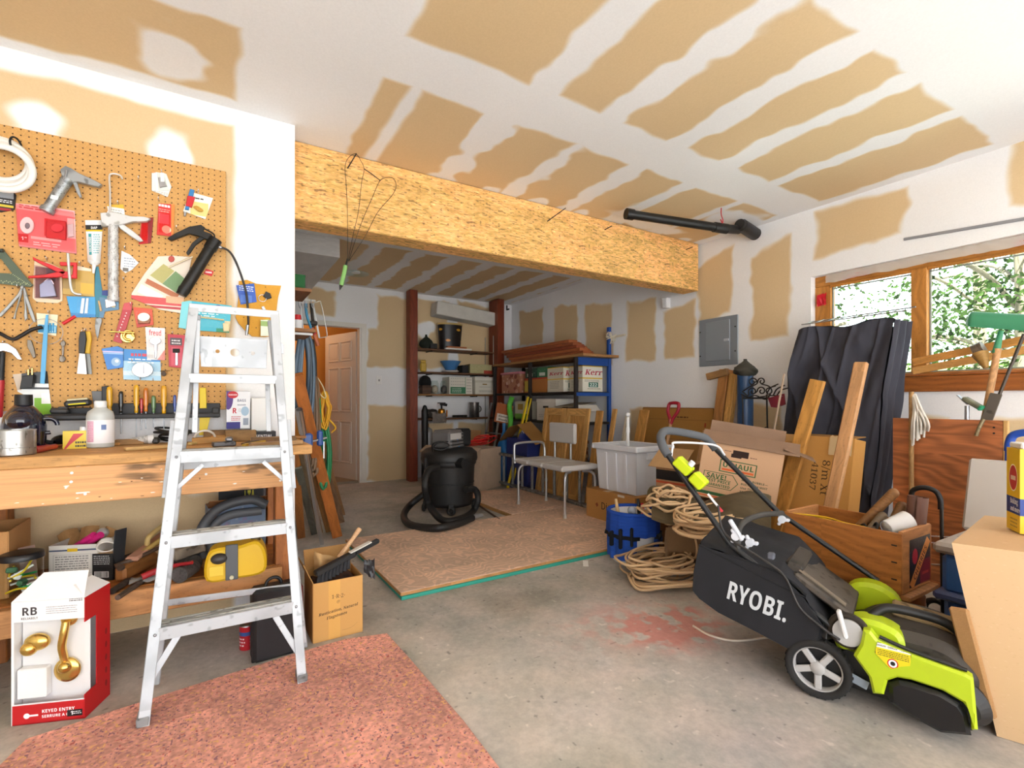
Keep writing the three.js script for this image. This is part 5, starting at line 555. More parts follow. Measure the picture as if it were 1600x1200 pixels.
{ const t = thing('black_briefcase', 'black hard plastic tool case standing on edge under the bench', 'case', [0.225, 0.001, -2.31], 0.08); part(t, 'shell', mv(bx(0.17, 0.3, 0.09, 0.014), 0, 0.15, 0), plas(0x1d1d20, 0.5)); part(t, 'rim', mv(bx(0.174, 0.304, 0.012, 0.005), 0, 0.151, 0.02), plas(0x141416, 0.4)); part(t, 'handle', mv(tor(0.03, 0.007, Math.PI), 0, 0.3, 0), black); }
{ // carton with broom and paper
  const W = 0.216, H = 0.265, D = 0.2, t = thing('open_carton', 'open brown carton with handwriting holding a brush and paper bag beside the ladder', 'box', [0.492, 0.001, -2.425], 0.02), a = art(280, 340, (c, w, h) => { board('#cc9a58')(c, w, h); fill(c, '#d8a458', 84, -4, 66, 350); txt(c, '1·R·2·', 140, 96, 30, '#3a2c1c', 'normal', 'center', 'serif', 0.05); txt(c, '@', 140, 128, 22, '#6a5334', 'normal', 'center', 'serif'); txt(c, 'Rustication, Natural', 140, 176, 22, '#2a2018', 'italic bold', 'center', 'serif', -0.08); txt(c, 'Flagstones', 130, 208, 22, '#2a2018', 'italic bold', 'center', 'serif', -0.1); c.strokeStyle = '#8a6a3c'; c.beginPath(); c.moveTo(160, 300); c.quadraticCurveTo(220, 308, 250, 274); c.stroke(); });
  const k = kraft('#c08c4e'); part(t, 'carton', M(mv(printed(W, H, 0.005, { pz: a }, k), 0, H / 2, D / 2), mv(printed(W, H, 0.005, {}, k), 0, H / 2, -D / 2), mv(printed(0.005, H, D, {}, k), -W / 2, H / 2, 0), mv(printed(0.005, H, D, {}, k), W / 2, H / 2, 0), mv(printed(W, 0.005, D, {}, k), 0, 0.003, 0)), artMat(a, 0.85));
  const fl = (w, d, x, z, rx, rz) => part(t, 'flap', mv(mv(bx(w, 0.004, d, 0.001), rz ? Math.sign(x) * w / 2 : 0, 0, rz ? 0 : Math.sign(z) * d / 2).rotateX(rx).rotateZ(rz), x, H, z), card_(0xb5864c)); fl(0.1, D, -W / 2, 0, 0, -1.15); fl(W, 0.1, 0, -D / 2, -1.1 * -1, 0);
  part(t, 'paper_fill', mv(bx(W - 0.02, 0.05, D - 0.02, 0.02), 0, H - 0.045, 0), mat(0x5a3a30, 0.9, 0, { map: dirtTex }));
}
{ const a = oZ(478, 905, -2.42), t = thing('hand_brush', 'black hand brush with bristles lying across the open carton', 'brush', oZ(520, 890, -2.38)); const p = oZ(492, 897, -2.36), q = oZ(592, 844, -2.42); partW(t, 'block', M(bar(p, p.clone().lerp(q, 0.6), 0.025, 0.04, undefined, 0.006)), black); partW(t, 'handle', bar(p.clone().lerp(q, 0.6), q, 0.024, 0.026, undefined, 0.01), black); for (let k = 0; k < 9; k++) { const c = p.clone().lerp(q, 0.06 + k * 0.055); partW(t, 'bristle_tuft', rod(c.clone().add(V(0, -0.01, 0.012)), c.clone().add(V(-0.01, -0.05, 0.03)), 0.007, 0.011, 6), plas(0x26262a, 0.9)); } partW(t, 'band', bar(p.clone().lerp(q, 0.52).add(V(0, 0.014, 0)), p.clone().lerp(q, 0.86).add(V(0, 0.014, 0)), 0.006, 0.03), plas(0xd8d4cc)); }
{ const p = oZ(530, 872, -2.45), q = oZ(562, 826, -2.5); single('wooden_handle', 'pale wooden handle sticking up out of the open carton', 'brush', M(rod(p, q.clone().lerp(p, 0.3), 0.014, 0.01), rod(q.clone().lerp(p, 0.3), q, 0.011, 0.013)), wood(0xe0b890)); const b = oZ(500, 880, -2.46); single('paper_bag', 'crumpled tan paper bag standing up in the open carton', 'bag', sheet((u, v) => [b.x - 0.03 + u * 0.1 + 0.01 * fbm(u * 5, v * 5, 2), b.y - 0.06 + v * 0.12 - 0.05 * u * v, b.z - 0.02 + 0.03 * Math.sin(u * 6) * (1 - v * 0.4) + 0.02 * fbm(v * 6, u * 4, 2)], 16, 10), card_(0xcaa06a)); const r = oZ(572, 880, -2.4); single('black_rag', 'black plastic bag draped over the rim of the open carton', 'bag', sheet((u, v) => [r.x - 0.02 + u * 0.05, r.y + 0.02 - v * 0.1 * (0.6 + 0.4 * u) + 0.015 * fbm(u * 6, v * 6, 2), r.z + 0.02 + 0.02 * fbm(u * 7, v * 3, 2) + 0.012 * u], 12, 10), plas(0x2a2a2c, 0.35)); const rb = oY(482, 1003, 0); single('red_board', 'narrow dark red painted board standing between ladder and carton', 'board', mv(bx(0.014, 0.24, 0.12, 0.002), 0.352, 0.121, -2.46, 0, 0, 0.04), mat(0x7d2a2c, 0.6)); }  // the pale wooden piece is a plain handle, tool unknown

// -- the aluminium stepladder
{
  const LP = (x, y, off = 0) => { const r = ray(x, y), t = (-2.0 - off - 0.2 * EYE) / (r.z + 0.2 * r.y); return V(0, EYE, 0).addScaledVector(r, t); };
  const t = thing('stepladder', 'paint-spattered aluminium stepladder standing in front of the workbench', 'ladder', [0.06, 0, -2.12]); const A = alu;
  const fl = LP(224, 1140), fr = LP(472, 1070), tl = LP(303, 483), tr = LP(429, 489); fl.y = fr.y = 0.013; tl.y = tr.y = (tl.y + tr.y) / 2; const up = V(0, 0.2, 1).normalize();
  for (const [a, b, s] of [[fl, tl, 1], [fr, tr, -1]]) { const r = partW(t, 'front_rail', M(bar(a, b, 0.032, 0.004, V(1, 0, 0), 0.001), bar(a.clone().add(V(-s * 0.015, 0, -0.03)), b.clone().add(V(-s * 0.015, 0, -0.03)), 0.004, 0.06, V(1, 0, 0), 0.001)), A); partW(r, 'foot', mv(bx(0.036, 0.03, 0.065, 0.004), a.x - s * 0.002, 0.027, a.z - 0.03), dirty(0x9a9a9a, 0.7)); }
  const rl = oY(244, 1069, 0.013), rb = oY(476, 1011, 0.013); for (const [a, b] of [[rl, tl.clone().add(V(0.012, -0.02, -0.05))], [rb, tr.clone().add(V(-0.012, -0.02, -0.05))]]) partW(t, 'rear_leg', bar(a, b, 0.022, 0.022, V(1, 0, 0), 0.003), A);
  const at = (a, b, y) => a.clone().lerp(b, (y - a.y) / (b.y - a.y)), ys = [LP(350, 962).y, LP(350, 829).y, LP(350, 703).y];
  for (const y of ys) { const a = at(fl, tl, y), b = at(fr, tr, y), s = partW(t, 'step', M(bar(a.clone().add(V(0.01, 0, -0.035)), b.clone().add(V(-0.01, 0, -0.035)), 0.004, 0.078, undefined, 0.001), bar(a.clone().add(V(0.01, -0.02, 0.003)), b.clone().add(V(-0.01, -0.02, 0.003)), 0.042, 0.003, undefined, 0.001)), A); for (let k = 0; k < 3; k++) partW(s, 'tread_rib', bar(a.clone().add(V(0.014, 0.004, -0.016 - k * 0.02)), b.clone().add(V(-0.014, 0.004, -0.016 - k * 0.02)), 0.005, 0.005, undefined, 0.001), dirty(0xb8b4ac, 0.6, 0.2)); for (const q of [a.clone().add(V(0, -0.018, 0.004)), b.clone().add(V(0, -0.018, 0.004))]) partW(s, 'rivet', mv(sph(0.006, 8), q.x, q.y, q.z), steel); }
  const y4 = LP(360, 592).y, a4 = at(fl, tl, y4), b4 = at(fr, tr, y4); partW(t, 'top_step', M(bar(a4.clone().add(V(0.01, 0, 0)), b4.clone().add(V(-0.01, 0, 0)), 0.034, 0.004), bar(a4.clone().add(V(0.01, 0.016, -0.025)), b4.clone().add(V(-0.01, 0.016, -0.025)), 0.004, 0.05)), A);
  partW(t, 'top_bar', M(bar(tl.clone().add(V(-0.016, 0, 0)), tr.clone().add(V(0.016, 0, 0)), 0.03, 0.004), bar(tl.clone().add(V(-0.016, 0.014, -0.03)), tr.clone().add(V(0.016, 0.014, -0.03)), 0.004, 0.06)), A);
  const P = [[310, 525], [418, 531], [416, 576], [314, 573]].map(([x, y]) => oZ(x, y, -2.3)); { const hole = (x, y, r) => el(0, 0, r, r, 12).map(([a, b]) => { const p = oZ(x, y, -2.3); return [p.x + a, p.y + b]; }); partW(t, 'pail_shelf', ext(P.map((p) => [p.x, p.y]), 0.006, 0.001, [hole(340, 549, 0.009), hole(395, 552, 0.009), hole(367, 551, 0.018)]).translate(0, 0, -2.3), A); }
  for (const [x0, y0, x1, y1] of [[309, 500, 304, 676], [418, 600, 420, 674]]) partW(t, 'shelf_arm', bar(oZ(x0, y0, -2.285), oZ(x1, y1, -2.24), 0.018, 0.004, V(1, 0, 0)), A);
  const B = (x0, y0, x1, y1, off = 0.06, w = 0.016) => partW(t, 'brace', bar(LP(x0, y0, off), LP(x1, y1, off), w, 0.004, V(0, 0, 1).cross(LP(x1, y1).sub(LP(x0, y0))).normalize()), A);
  B(276, 763, 317, 726, 0.03); B(444, 750, 411, 721, 0.03); B(236, 1060, 282, 986, 0.008, 0.022); B(466, 1020, 430, 962, 0.008, 0.022); partW(t, 'rear_bar', bar(LP(282, 729, 0.14), LP(441, 716, 0.14), 0.028, 0.004), A); partW(t, 'rear_bar', bar(LP(246, 944, 0.22), LP(458, 916, 0.22), 0.025, 0.004), A);
  for (const [x0, y0, x1, y1] of [[271, 657, 257, 778], [450, 656, 459, 763]]) partW(t, 'spreader', bar(LP(x0, y0, 0.07), LP(x1, y1, 0.07), 0.018, 0.004, V(1, 0, 0)), A);
}

// ================================================================ the back bay
// ---- wire rug beater hung from a nail in the beam
{
  const z = ZBEAM + 0.03, t = thing('rug_beater', 'twisted wire rug beater with green handle hanging from the beam', 'rug beater', oZ(535, 452, z)), L = (p, r = 0.0017) => tube(p.map(([x, y]) => oZ(x, y, z)), r, p.length * 5, 5);
  partW(t, 'wire_loop', L([[543, 408], [543, 340], [541, 290], [539, 262], [544, 247], [556, 240], [563, 250], [569, 264], [565, 285], [560, 330], [551, 370], [544, 408]]), iron); partW(t, 'wire_loop', L([[545, 408], [570, 370], [590, 332], [612, 306], [619, 292], [616, 280], [607, 277], [594, 282], [582, 308], [566, 345], [552, 385], [545, 408]]), iron); partW(t, 'cross_wire', L([[569, 264], [581, 272], [594, 282]], 0.003), iron); partW(t, 'nail', rod(oZ(543, 263, ZBEAM), oZ(557, 240, ZBEAM + 0.07), 0.0035), iron);
  partW(t, 'handle', tube([oZ(540, 415, z), oZ(537, 430, z), oZ(533, 446, z)], 0.0125, 10, 12), mat(0x7fb264, 0.4)); partW(t, 'ferrule', rod(oZ(543, 404, z), oZ(540, 418, z), 0.004, 0.008), iron); partW(t, 'end_tip', rod(oZ(533, 445, z), oZ(531, 453, z), 0.012, 0.003), iron);
}
{ const p = oY(556, 428, CEIL - 0.03); const t = thing('ceiling_lampholder', 'small round clear glass shade on the back bay ceiling, unlit', 'lamp', p); part(t, 'shade', mv(lathe([[0.04, 0.03], [0.1, 0.02], [0.15, 0.005], [0.148, 0], [0.09, 0.012], [0.035, 0.022]], 28), 0, 0, 0), clear(0xe8f0ec)); part(t, 'base', mv(cyl(0.05, 0.045, 0.02, 20), 0, 0.02, 0), plas(0xe8e6e0)); }
// ---- things hung and leaned in the alcove
{
  const X = (px, py, x = 0.52) => oZ(px, py, -3.5 - (x - 0.5) * 1.2), gt = 'timber leaning in the alcove';
  for (const [bx0, by, tx, ty, w, d, c, l] of [[471, 842, 459, 705, 0.055, 0.02, 0xb9763a, 'orange-brown plank leaning behind the ladder beside the bench'], [491, 836, 466, 730, 0.045, 0.02, 0x6b6d66, 'weathered grey plank leaning in the alcove'], [501, 834, 467, 690, 0.04, 0.02, 0x8a7a62, 'dull brown batten leaning next to the grey plank'], [514, 832, 464, 640, 0.05, 0.025, 0xb88a58, 'sawn tan batten leaning behind the chrome pole'], [527, 840, 463, 585, 0.075, 0.035, 0xc6793a, 'long orange two-by-four leaning across the alcove corner'], [534, 818, 486, 660, 0.05, 0.02, 0x8d6f58, 'brown batten leaning behind the green hose'], [536, 806, 492, 650, 0.04, 0.02, 0xa8805a, 'short tan batten leaning deepest in the alcove']]) { const a = oY(bx0, by, 0), b = oZ(tx, ty, l.includes('two-by-four') ? -3.26 : (bx0 < 480 ? -3.27 : -3.34) - 0.2 * (by < 830 ? 1 : 0) - 0.0022 * (bx0 - 471)); a.y += 0.012; single('leaning_plank', l, 'plank', bar(a, b, w, d, V(1, 0, 0)), wood(c)); }
  { const t = thing('pipe_clamp', 'long chrome pipe clamp with blue jaws leaning at the bench end', 'clamp', oY(503, 848, 0)), a = oY(503, 850, 0.002), b = oZ(467, 640, -3.13); partW(t, 'pipe', rod(a, b, 0.016, 0.016, 16), chrome); partW(t, 'sleeve', rod(a.clone().lerp(b, 0.86), b, 0.022, 0.022, 16), chrome); const c = a.clone().lerp(b, 0.82); partW(t, 'jaw', mv(bx(0.06, 0.09, 0.05, 0.012), c.x + 0.02, c.y - 0.01, c.z), plas(0x3b5a9a)); const e = oZ(510, 684, -3.3); partW(t, 'screw_bar', rod(c.clone().add(V(0.03, -0.02, 0)), e, 0.008, 0.008), steel); partW(t, 'jaw', mv(bx(0.035, 0.1, 0.035, 0.01), lerp(c.x, e.x, 0.7), lerp(c.y, e.y, 0.7), lerp(c.z, e.z, 0.7)), plas(0x2f4f94)); partW(t, 'handle', rod(oZ(506, 690, -3.3), oZ(506, 716, -3.3), 0.006, 0.006), chrome); }
  // hanging coils
  const coil = (name, label, cat, px0, px1, py0, py1, n, r, cols, x = 0.5) => { const t = thing(name, label, cat, X((px0 + px1) / 2, py1, x)); for (let k = 0; k < n; k++) { const j = (k / n - 0.5), xx = x + 0.012 * (k % 4), w = (px1 - px0) / 2 * (0.6 + 0.4 * rnd()), cx = (px0 + px1) / 2 + j * 6, b = py1 - rr(0, 22), m = (py0 + b) / 2; const pts = [[cx, py0], [cx + w * 0.7, py0 + 18], [cx + w, m], [cx + w * 0.6, b - 12], [cx, b], [cx - w * 0.7, b - 14], [cx - w, m], [cx - w * 0.5, py0 + 16]].map(([a, c]) => X(a, c, xx + 0.02 * rnd())); partW(t, 'loop', tube(pts, r, 44, 6, true), plas(cols[k % cols.length], 0.5)); } return t; };
  coil('air_hose', 'blue-grey rubber hose coiled on a hook in the alcove', 'hose', 463, 488, 520, 668, 10, 0.014, [0x5c7084, 0x3f4c58, 0x6b7f92], 0.5); coil('brown_hose', 'brown garden hose hanging in long loops beside the blue hose', 'hose', 480, 497, 585, 745, 8, 0.013, [0x7a5f46, 0x8a6c50], 0.58); coil('extension_lead', 'yellow extension cord looped and hanging in the alcove', 'cord', 499, 517, 612, 680, 7, 0.006, [0xe2a820, 0xd89a18], 0.66); coil('garden_hose', 'green garden hose hanging in long loops near the door', 'hose', 499, 518, 665, 765, 5, 0.011, [0x1f7a4a, 0x2a8a56], 0.68);
  { const t = thing('cord_tail', 'loose yellow cord end tied above the looped cord', 'cord', X(510, 640, 0.66)); partW(t, 'tie', tube([X(496, 590, 0.66), X(505, 605, 0.66), X(509, 622, 0.66), X(500, 615, 0.66), X(497, 596, 0.66)], 0.004, 24, 6), plas(0xe8dcae)); partW(t, 'end', tube([X(514, 655, 0.66), X(524, 668, 0.67), X(518, 676, 0.68)], 0.007, 12, 6), plas(0xe2a820)); }
  single('green_tube', 'upright green plastic tube among the hanging hoses', 'tube', rod(X(497, 660, 0.64), X(495, 622, 0.62), 0.026, 0.024, 14), plas(0x1f8a52)); 
  // rail with saws and clamps
  { const t = thing('tool_rail', 'white metal rail with hooks high in the alcove', 'tool rail', X(476, 470, 0.44)); partW(t, 'rail', rod(X(459, 467, 0.48), X(492, 470, 0.6), 0.008, 0.008), mat(0xd8d8d6, 0.4, 0.3)); for (const x of [466, 476, 486]) partW(t, 'hook', tube([X(x, 468, 0.54), X(x + 1, 478, 0.55), X(x + 4, 482, 0.56), X(x + 5, 474, 0.57)], 0.003, 12, 5), steel); partW(t, 'wall_arm', bar(V(0.392, X(470, 470, 0.5).y, X(470, 468, 0.5).z), X(470, 468, 0.5), 0.02, 0.01), steel); }
  { const t = thing('bow_saw', 'bow saw with pale thin frame hanging from the rail', 'saw', X(505, 530, 0.62)); partW(t, 'frame', tube([X(489, 474, 0.62), X(500, 470, 0.62), X(503, 480, 0.63), X(510, 515, 0.64), X(511, 526, 0.64), X(499, 528, 0.63)], 0.0035, 40, 6, false, 0.1), mat(0xcac6be, 0.4, 0.6)); partW(t, 'blade', bar(X(489, 474, 0.62), X(499, 528, 0.63), 0.014, 0.002), steel); }
  { const t = thing('pruning_saw', 'blue-handled saw hanging between the clamps', 'saw', X(484, 520, 0.56)); partW(t, 'blade', tube([X(477, 474, 0.56), X(480, 495, 0.57), X(487, 515, 0.58)], 0.009, 14, 6), plas(0x2f86b0)); partW(t, 'grip', rod(X(487, 512, 0.58), X(497, 540, 0.6), 0.012, 0.014), plas(0xb5623a)); partW(t, 'band', rod(X(488, 514, 0.58), X(491, 522, 0.59), 0.018, 0.018), plas(0xb02030)); }
  single('bar_clamp', 'dark bar clamp hanging beside the blue saw', 'clamp', M(rod(X(486, 474, 0.6), X(490, 512, 0.6), 0.01), mv(bx(0.05, 0.03, 0.03, 0.006), ...X(490, 505, 0.6).toArray())), iron); single('rope_hank', 'black rope hanging down past the hoses', 'rope', tube([X(489, 530, 0.61), X(493, 560, 0.61), X(494, 590, 0.62), X(497, 625, 0.62)], 0.008, 24, 6), black);
  single('iron_hanger', 'thin steel rod hanger dangling from the rail', 'rod', tube([X(470, 478, 0.5), X(472, 500, 0.51), X(475, 522, 0.52)], 0.004, 12, 6), steel);
  { const t = thing('wall_shelf', 'small wooden shelf on the alcove wall behind the corner', 'shelf', [0.46, 1.5, -3.35]); part(t, 'shelf_plank', bx(0.14, 0.02, 0.5, 0.002), wood(0x9a6a3c)); part(t, 'bracket', mv(bx(0.12, 0.014, 0.014), 0, -0.017, 0.2), mat(0xe8e8e8, 0.5)); const p = X(465, 525, 0.475); const s = thing('spray_bottle', 'red-capped white spray can on the alcove shelf', 'spray can', [p.x, 1.511, p.z]); part(s, 'can_body', mv(cyl(0.028, 0.028, 0.1, 18), 0, 0.05, 0), plas(0xf0f0f2)); part(s, 'label', mv(cyl(0.0285, 0.0285, 0.03, 18), 0, 0.02, 0), plas(0x3a62a8)); part(s, 'cap', mv(cyl(0.022, 0.02, 0.035, 16), 0, 0.117, 0), plas(0xd01c24)); }
  { const t = thing('alcove_shelf', 'upper wooden shelf in the alcove under the soffit', 'shelf', [0.45, X(465, 466, 0.47).y - 0.01, -3.3]); part(t, 'shelf_plank', bx(0.12, 0.02, 0.34, 0.002), wood(0x8a5a34)); const y = t.position.y + 0.011; for (const [x, z, c, w, h, l] of [[0.45, -3.24, 0x2a6a3a, 0.07, 0.09, 'dark green carton on the upper alcove shelf'], [0.46, -3.36, 0xc8c23a, 0.06, 0.07, 'yellow-green carton at the end of the upper alcove shelf']]) single('small_carton', l, 'box', M(mv(bx(w, h, 0.09, 0.003), x, y + h / 2, z), mv(bx(w + 0.004, 0.012, 0.094, 0.002), x, y + h - 0.004, z)), card_(c)); }
}

// ---- on the built-in shelves
const SH = (px, i, dz = 0) => { const p = oZ(px, 600, -6.43 + dz); return V(p.x, SHELF[i] + 0.001, p.z); };
{
  { const t = thing('printed_bucket', 'black bucket with gold print on the top shelf', 'bucket', SH(703, 0)), a = art(240, 120, (c) => { fill(c, '#161214', -4, -4, 250, 130); for (let i = 0; i < 8; i++) { c.fillStyle = ['#e0a83a', '#d88a30', '#f0d060'][i % 3]; c.beginPath(); c.ellipse(20 + i * 29, 28 + (i % 2) * 50, 9, 6, 0, 0, 7); c.fill(); } fill(c, '#c9a45a', -4, -4, 250, 10); }); part(t, 'bucket_wall', toCell(mv(new THREE.CylinderGeometry(0.2, 0.165, 0.37, 28, 1, true), 0, 0.186, 0), a).scale(0.93, 1, 0.6), artMat(a, 0.4)); part(t, 'rim', mv(tor(0.2, 0.008, 6.28, 30), 0, 0.37, 0, Math.PI / 2).scale(0.93, 1, 0.6), mat(0xc9b070, 0.4)); part(t, 'bottom', mv(cyl(0.165, 0.165, 0.006, 28), 0, 0.004, 0).scale(0.93, 1, 0.6), black); }
  { const y = SHELF[0] + 0.385, a = oZ(678, 489, -6.44), b = oZ(770, 498, -6.44); single('foam_slab', 'white foam block tilted on top of the black bucket', 'foam block', bar(V(a.x, y + 0.19, -6.44), V(b.x, y + 0.1, -6.42), 0.19, 0.24, undefined, 0.008), mat(0xe9e6de, 0.9, 0, { map: speckTex })); }
  { const p = SH(668, 0); single('dark_bag', 'dark green cloth bag slumped at the end of the top shelf', 'bag', mv(sheet((u, v) => { const a = u * 6.2832, r = 0.085 * Math.sin(Math.min(1, 0.15 + v) * Math.PI * 0.95) * (1 + 0.25 * fbm(u * 6, v * 4, 2)); return [Math.cos(a) * r, v * 0.2, Math.sin(a) * r]; }, 24, 12), p.x - 0.02, p.y, p.z), cloth(0x2a3228)); single('label_box', 'small black box with white label leaning on the dark bag', 'box', M(mv(bx(0.1, 0.07, 0.06, 0.003), p.x + 0.05, p.y + 0.036, p.z + 0.08)), black); const q = SH(716, 0, 0.1); for (const [k, c, l] of [[0, 0xf0ece4, 'white flat slab at the front of the top shelf'], [1, 0xb8683a, 'terracotta flat slab stacked on the white slab']]) single('flat_slab', l, 'slab', mv(bx(0.4 - 0.1 * k, 0.022, 0.07, 0.004), q.x - 0.03 * k, q.y + 0.012 + 0.023 * k, q.z), mat(c, 0.7)); }
  { const p = SH(658, 1); single('snack_bag', 'yellow and red foil bag at the left of the second shelf', 'bag', mv(M(bx(0.09, 0.13, 0.05, 0.02), mv(bx(0.08, 0.04, 0.03, 0.01), 0, 0.08, 0)), p.x + 0.03, p.y + 0.066, p.z), mat(0xc9a23a, 0.35)); const q = SH(704, 1); const t = thing('blue_planter', 'flared blue bowl with fluted sides on the second shelf', 'bowl', [q.x, q.y + 0.035, q.z]); part(t, 'bowl_wall', lathe([[0, 0], [0.07, 0], [0.08, 0.02], [0.13, 0.1], [0.15, 0.13], [0.14, 0.13], [0.07, 0.02]], 12), plas(0x4a80b8)); single('plate_stack', 'stack of white plates under the blue bowl', 'plates', mv(lathe([[0, 0], [0.08, 0], [0.12, 0.02], [0.12, 0.026], [0.11, 0.032], [0, 0.034]], 24), q.x, q.y, q.z), mat(0xe8e4dc, 0.3)); }
  { const q = SH(752, 1), a = art(160, 70, (c) => { fill(c, '#b9b080', -4, -4, 170, 80); speck(c, 160, 70, 260, ['#7a7a4a', '#e0d8a8', '#8f9a68'], 5); fill(c, '#a83a2a', 100, 46, 60, 28); }); single('pattern_box', 'cream patterned box with red corner on the second shelf', 'box', mv(printed(0.36, 0.13, 0.18, { pz: a, py: a }, plain('#a89c70')), q.x - 0.05, q.y + 0.066, q.z), artMat(a)); single('black_box', 'black box beside the patterned box on the second shelf', 'box', mv(bx(0.1, 0.11, 0.16, 0.004), q.x - 0.3, q.y + 0.056, q.z), black); }
  { const p = SH(661, 2); single('wood_crate', 'small dark wooden crate at the left of the third shelf', 'crate', mv(M(bx(0.13, 0.12, 0.14, 0.004), mv(bx(0.136, 0.02, 0.146, 0.003), 0, 0.03, 0)), p.x + 0.03, p.y + 0.061, p.z), wood(0x5a4030)); single('felt_hat', 'black felt cap lying on the small wooden crate', 'cap', mv(lathe([[0.085, 0], [0.085, 0.05], [0.07, 0.1], [0.03, 0.13], [0, 0.135]], 20), p.x + 0.03, p.y + 0.124, p.z), cloth(0x1c1a1a)); }
  for (const [px, c, l] of [[679, 0xe6d2bc, 'glass jar of pale shells on the third shelf'], [694, 0x6a6460, 'glass jar of dark hardware on the third shelf']]) { const p = SH(px, 2), t = thing('glass_jar', l, 'jar', p); part(t, 'jar_wall', lathe([[0, 0], [0.055, 0.002], [0.058, 0.15], [0.045, 0.17], [0.045, 0.19]], 20), clear(0xf0f4f2)); part(t, 'contents', mv(sph(0.05).scale(0.95, 1.2, 0.95), 0, 0.065, 0), mat(c, 0.8, 0, { map: dirtTex })); }
  { const a = art(200, 150, (c) => { fill(c, '#dcd6c8', -4, -4, 210, 160); fill(c, '#3f7a56', 10, 88, 130, 58); for (let i = 0; i < 24; i++) { c.fillStyle = '#7a7a6a'; c.beginPath(); c.arc(18 + (i % 8) * 16, 14 + (i / 8 | 0) * 26, 3, 0, 7); c.fill(); } lines(c, 24, 100, 80, 3, 14, '#cfe0d2', 5); fill(c, '#5a9a72', 138, -4, 4, 160); lines(c, 150, 20, 44, 5, 26, '#9a9484', 5); }), b = art(180, 150, (c) => { fill(c, '#d6d0c0', -4, -4, 190, 160); fill(c, '#8a6a20', 70, 36, 44, 12); fill(c, '#c8c0ae', -4, -4, 190, 28); c.strokeStyle = '#4a4640'; for (let i = 0; i < 12; i++) c.strokeRect(36 + i * 11, 108, 9, 20); lines(c, 40, 70, 110, 1, 14, '#8a8474', 4); });
    const p = SH(722, 2), q = SH(765, 2); { const t = thing('archive_box', 'white archive box with green print on the third shelf', 'box', [p.x - 0.075, p.y, p.z]); part(t, 'carton', mv(printed(0.36, 0.24, 0.24, { pz: a }, plain('#d4cebf')), 0, 0.121, 0), artMat(a, 0.8)); } { const t = thing('archive_box', 'white lidded archive box with ruled label at the shelf end', 'box', [q.x - 0.172, q.y, q.z + 0.04]); part(t, 'carton', mv(printed(0.3, 0.2, 0.24, { pz: b }, plain('#cfc9ba')), 0, 0.101, 0), artMat(b, 0.8)); part(t, 'lid', mv(bx(0.32, 0.05, 0.26, 0.004), 0, 0.225, 0), mat(0xd8d2c4, 0.8)); } }
  { const p = SH(690, 3), t = thing('brass_torch', 'old brass blowtorch on the lowest shelf', 'blowtorch', p); part(t, 'tank', lathe([[0, 0], [0.05, 0], [0.052, 0.1], [0.04, 0.125], [0, 0.13]], 18), mat(0xc98a30, 0.3, 0.8)); part(t, 'burner', M(mv(cyl(0.012, 0.012, 0.08, 10), 0, 0.16, 0), mv(cyl(0.02, 0.018, 0.1, 12), 0.03, 0.19, 0, 0, 0, 1.4), mv(cyl(0.006, 0.006, 0.12, 8), 0, 0.21, 0, 0, 0, 1.57)), iron); part(t, 'handle', mv(bx(0.02, 0.1, 0.02, 0.006), 0.08, 0.06, 0), wood(0xc07a30)); }
  { const p = SH(676, 3), t = thing('tin_pot', 'grey enamel pot with lid on the lowest shelf', 'pot', p); part(t, 'pot_wall', lathe([[0, 0], [0.06, 0], [0.07, 0.08], [0.06, 0.1], [0, 0.1]], 20), dirty(0x8a8580, 0.4, 0.5)); part(t, 'lid', mv(lathe([[0.07, 0], [0.05, 0.02], [0, 0.03]], 20), 0, 0.1, 0), dirty(0x6a6560, 0.4, 0.5)); const q = SH(741, 3), s = thing('metal_pitcher', 'dull metal jug on the lowest shelf', 'jug', q); part(s, 'jug_wall', lathe([[0, 0], [0.075, 0], [0.07, 0.18], [0.075, 0.22], [0.07, 0.22]], 22), dirty(0x7a7470, 0.35, 0.7)); part(s, 'handle', mv(tor(0.045, 0.007, 3.2), 0.07, 0.12, 0, 0, 0, -1.6), dirty(0x7a7470, 0.35, 0.7));
    single('dark_rag', 'grey rags hanging over the lowest shelf edge', 'rag', sheet((u, v) => [p.x - 0.06 + u * 0.2, SHELF[3] + 0.06 - 0.13 * v + 0.02 * fbm(u * 7, v * 4, 2), p.z + 0.137 + 0.025 * fbm(u * 6, v * 5, 2)], 14, 10), cloth(0x8a8078)); const w = SH(718, 3); single('pipe_fittings', 'row of dark iron fittings along the lowest shelf', 'fittings', M([0, 1, 2, 3].map((k) => mv(tor(0.025, 0.01, 6.28, 14, 8), w.x - 0.08 + k * 0.055, w.y + 0.012, w.z, Math.PI / 2)), rod([w.x - 0.11, w.y + 0.028, w.z], [w.x + 0.12, w.y + 0.028, w.z], 0.008)), iron); const b = SH(727, 3); single('clear_bottle', 'small clear bottle beside the metal jug', 'bottle', vessel(b, [[0, 0], [0.03, 0], [0.03, 0.09], [0.012, 0.12], [0.012, 0.15], [0, 0.15]], 16), clear()); }
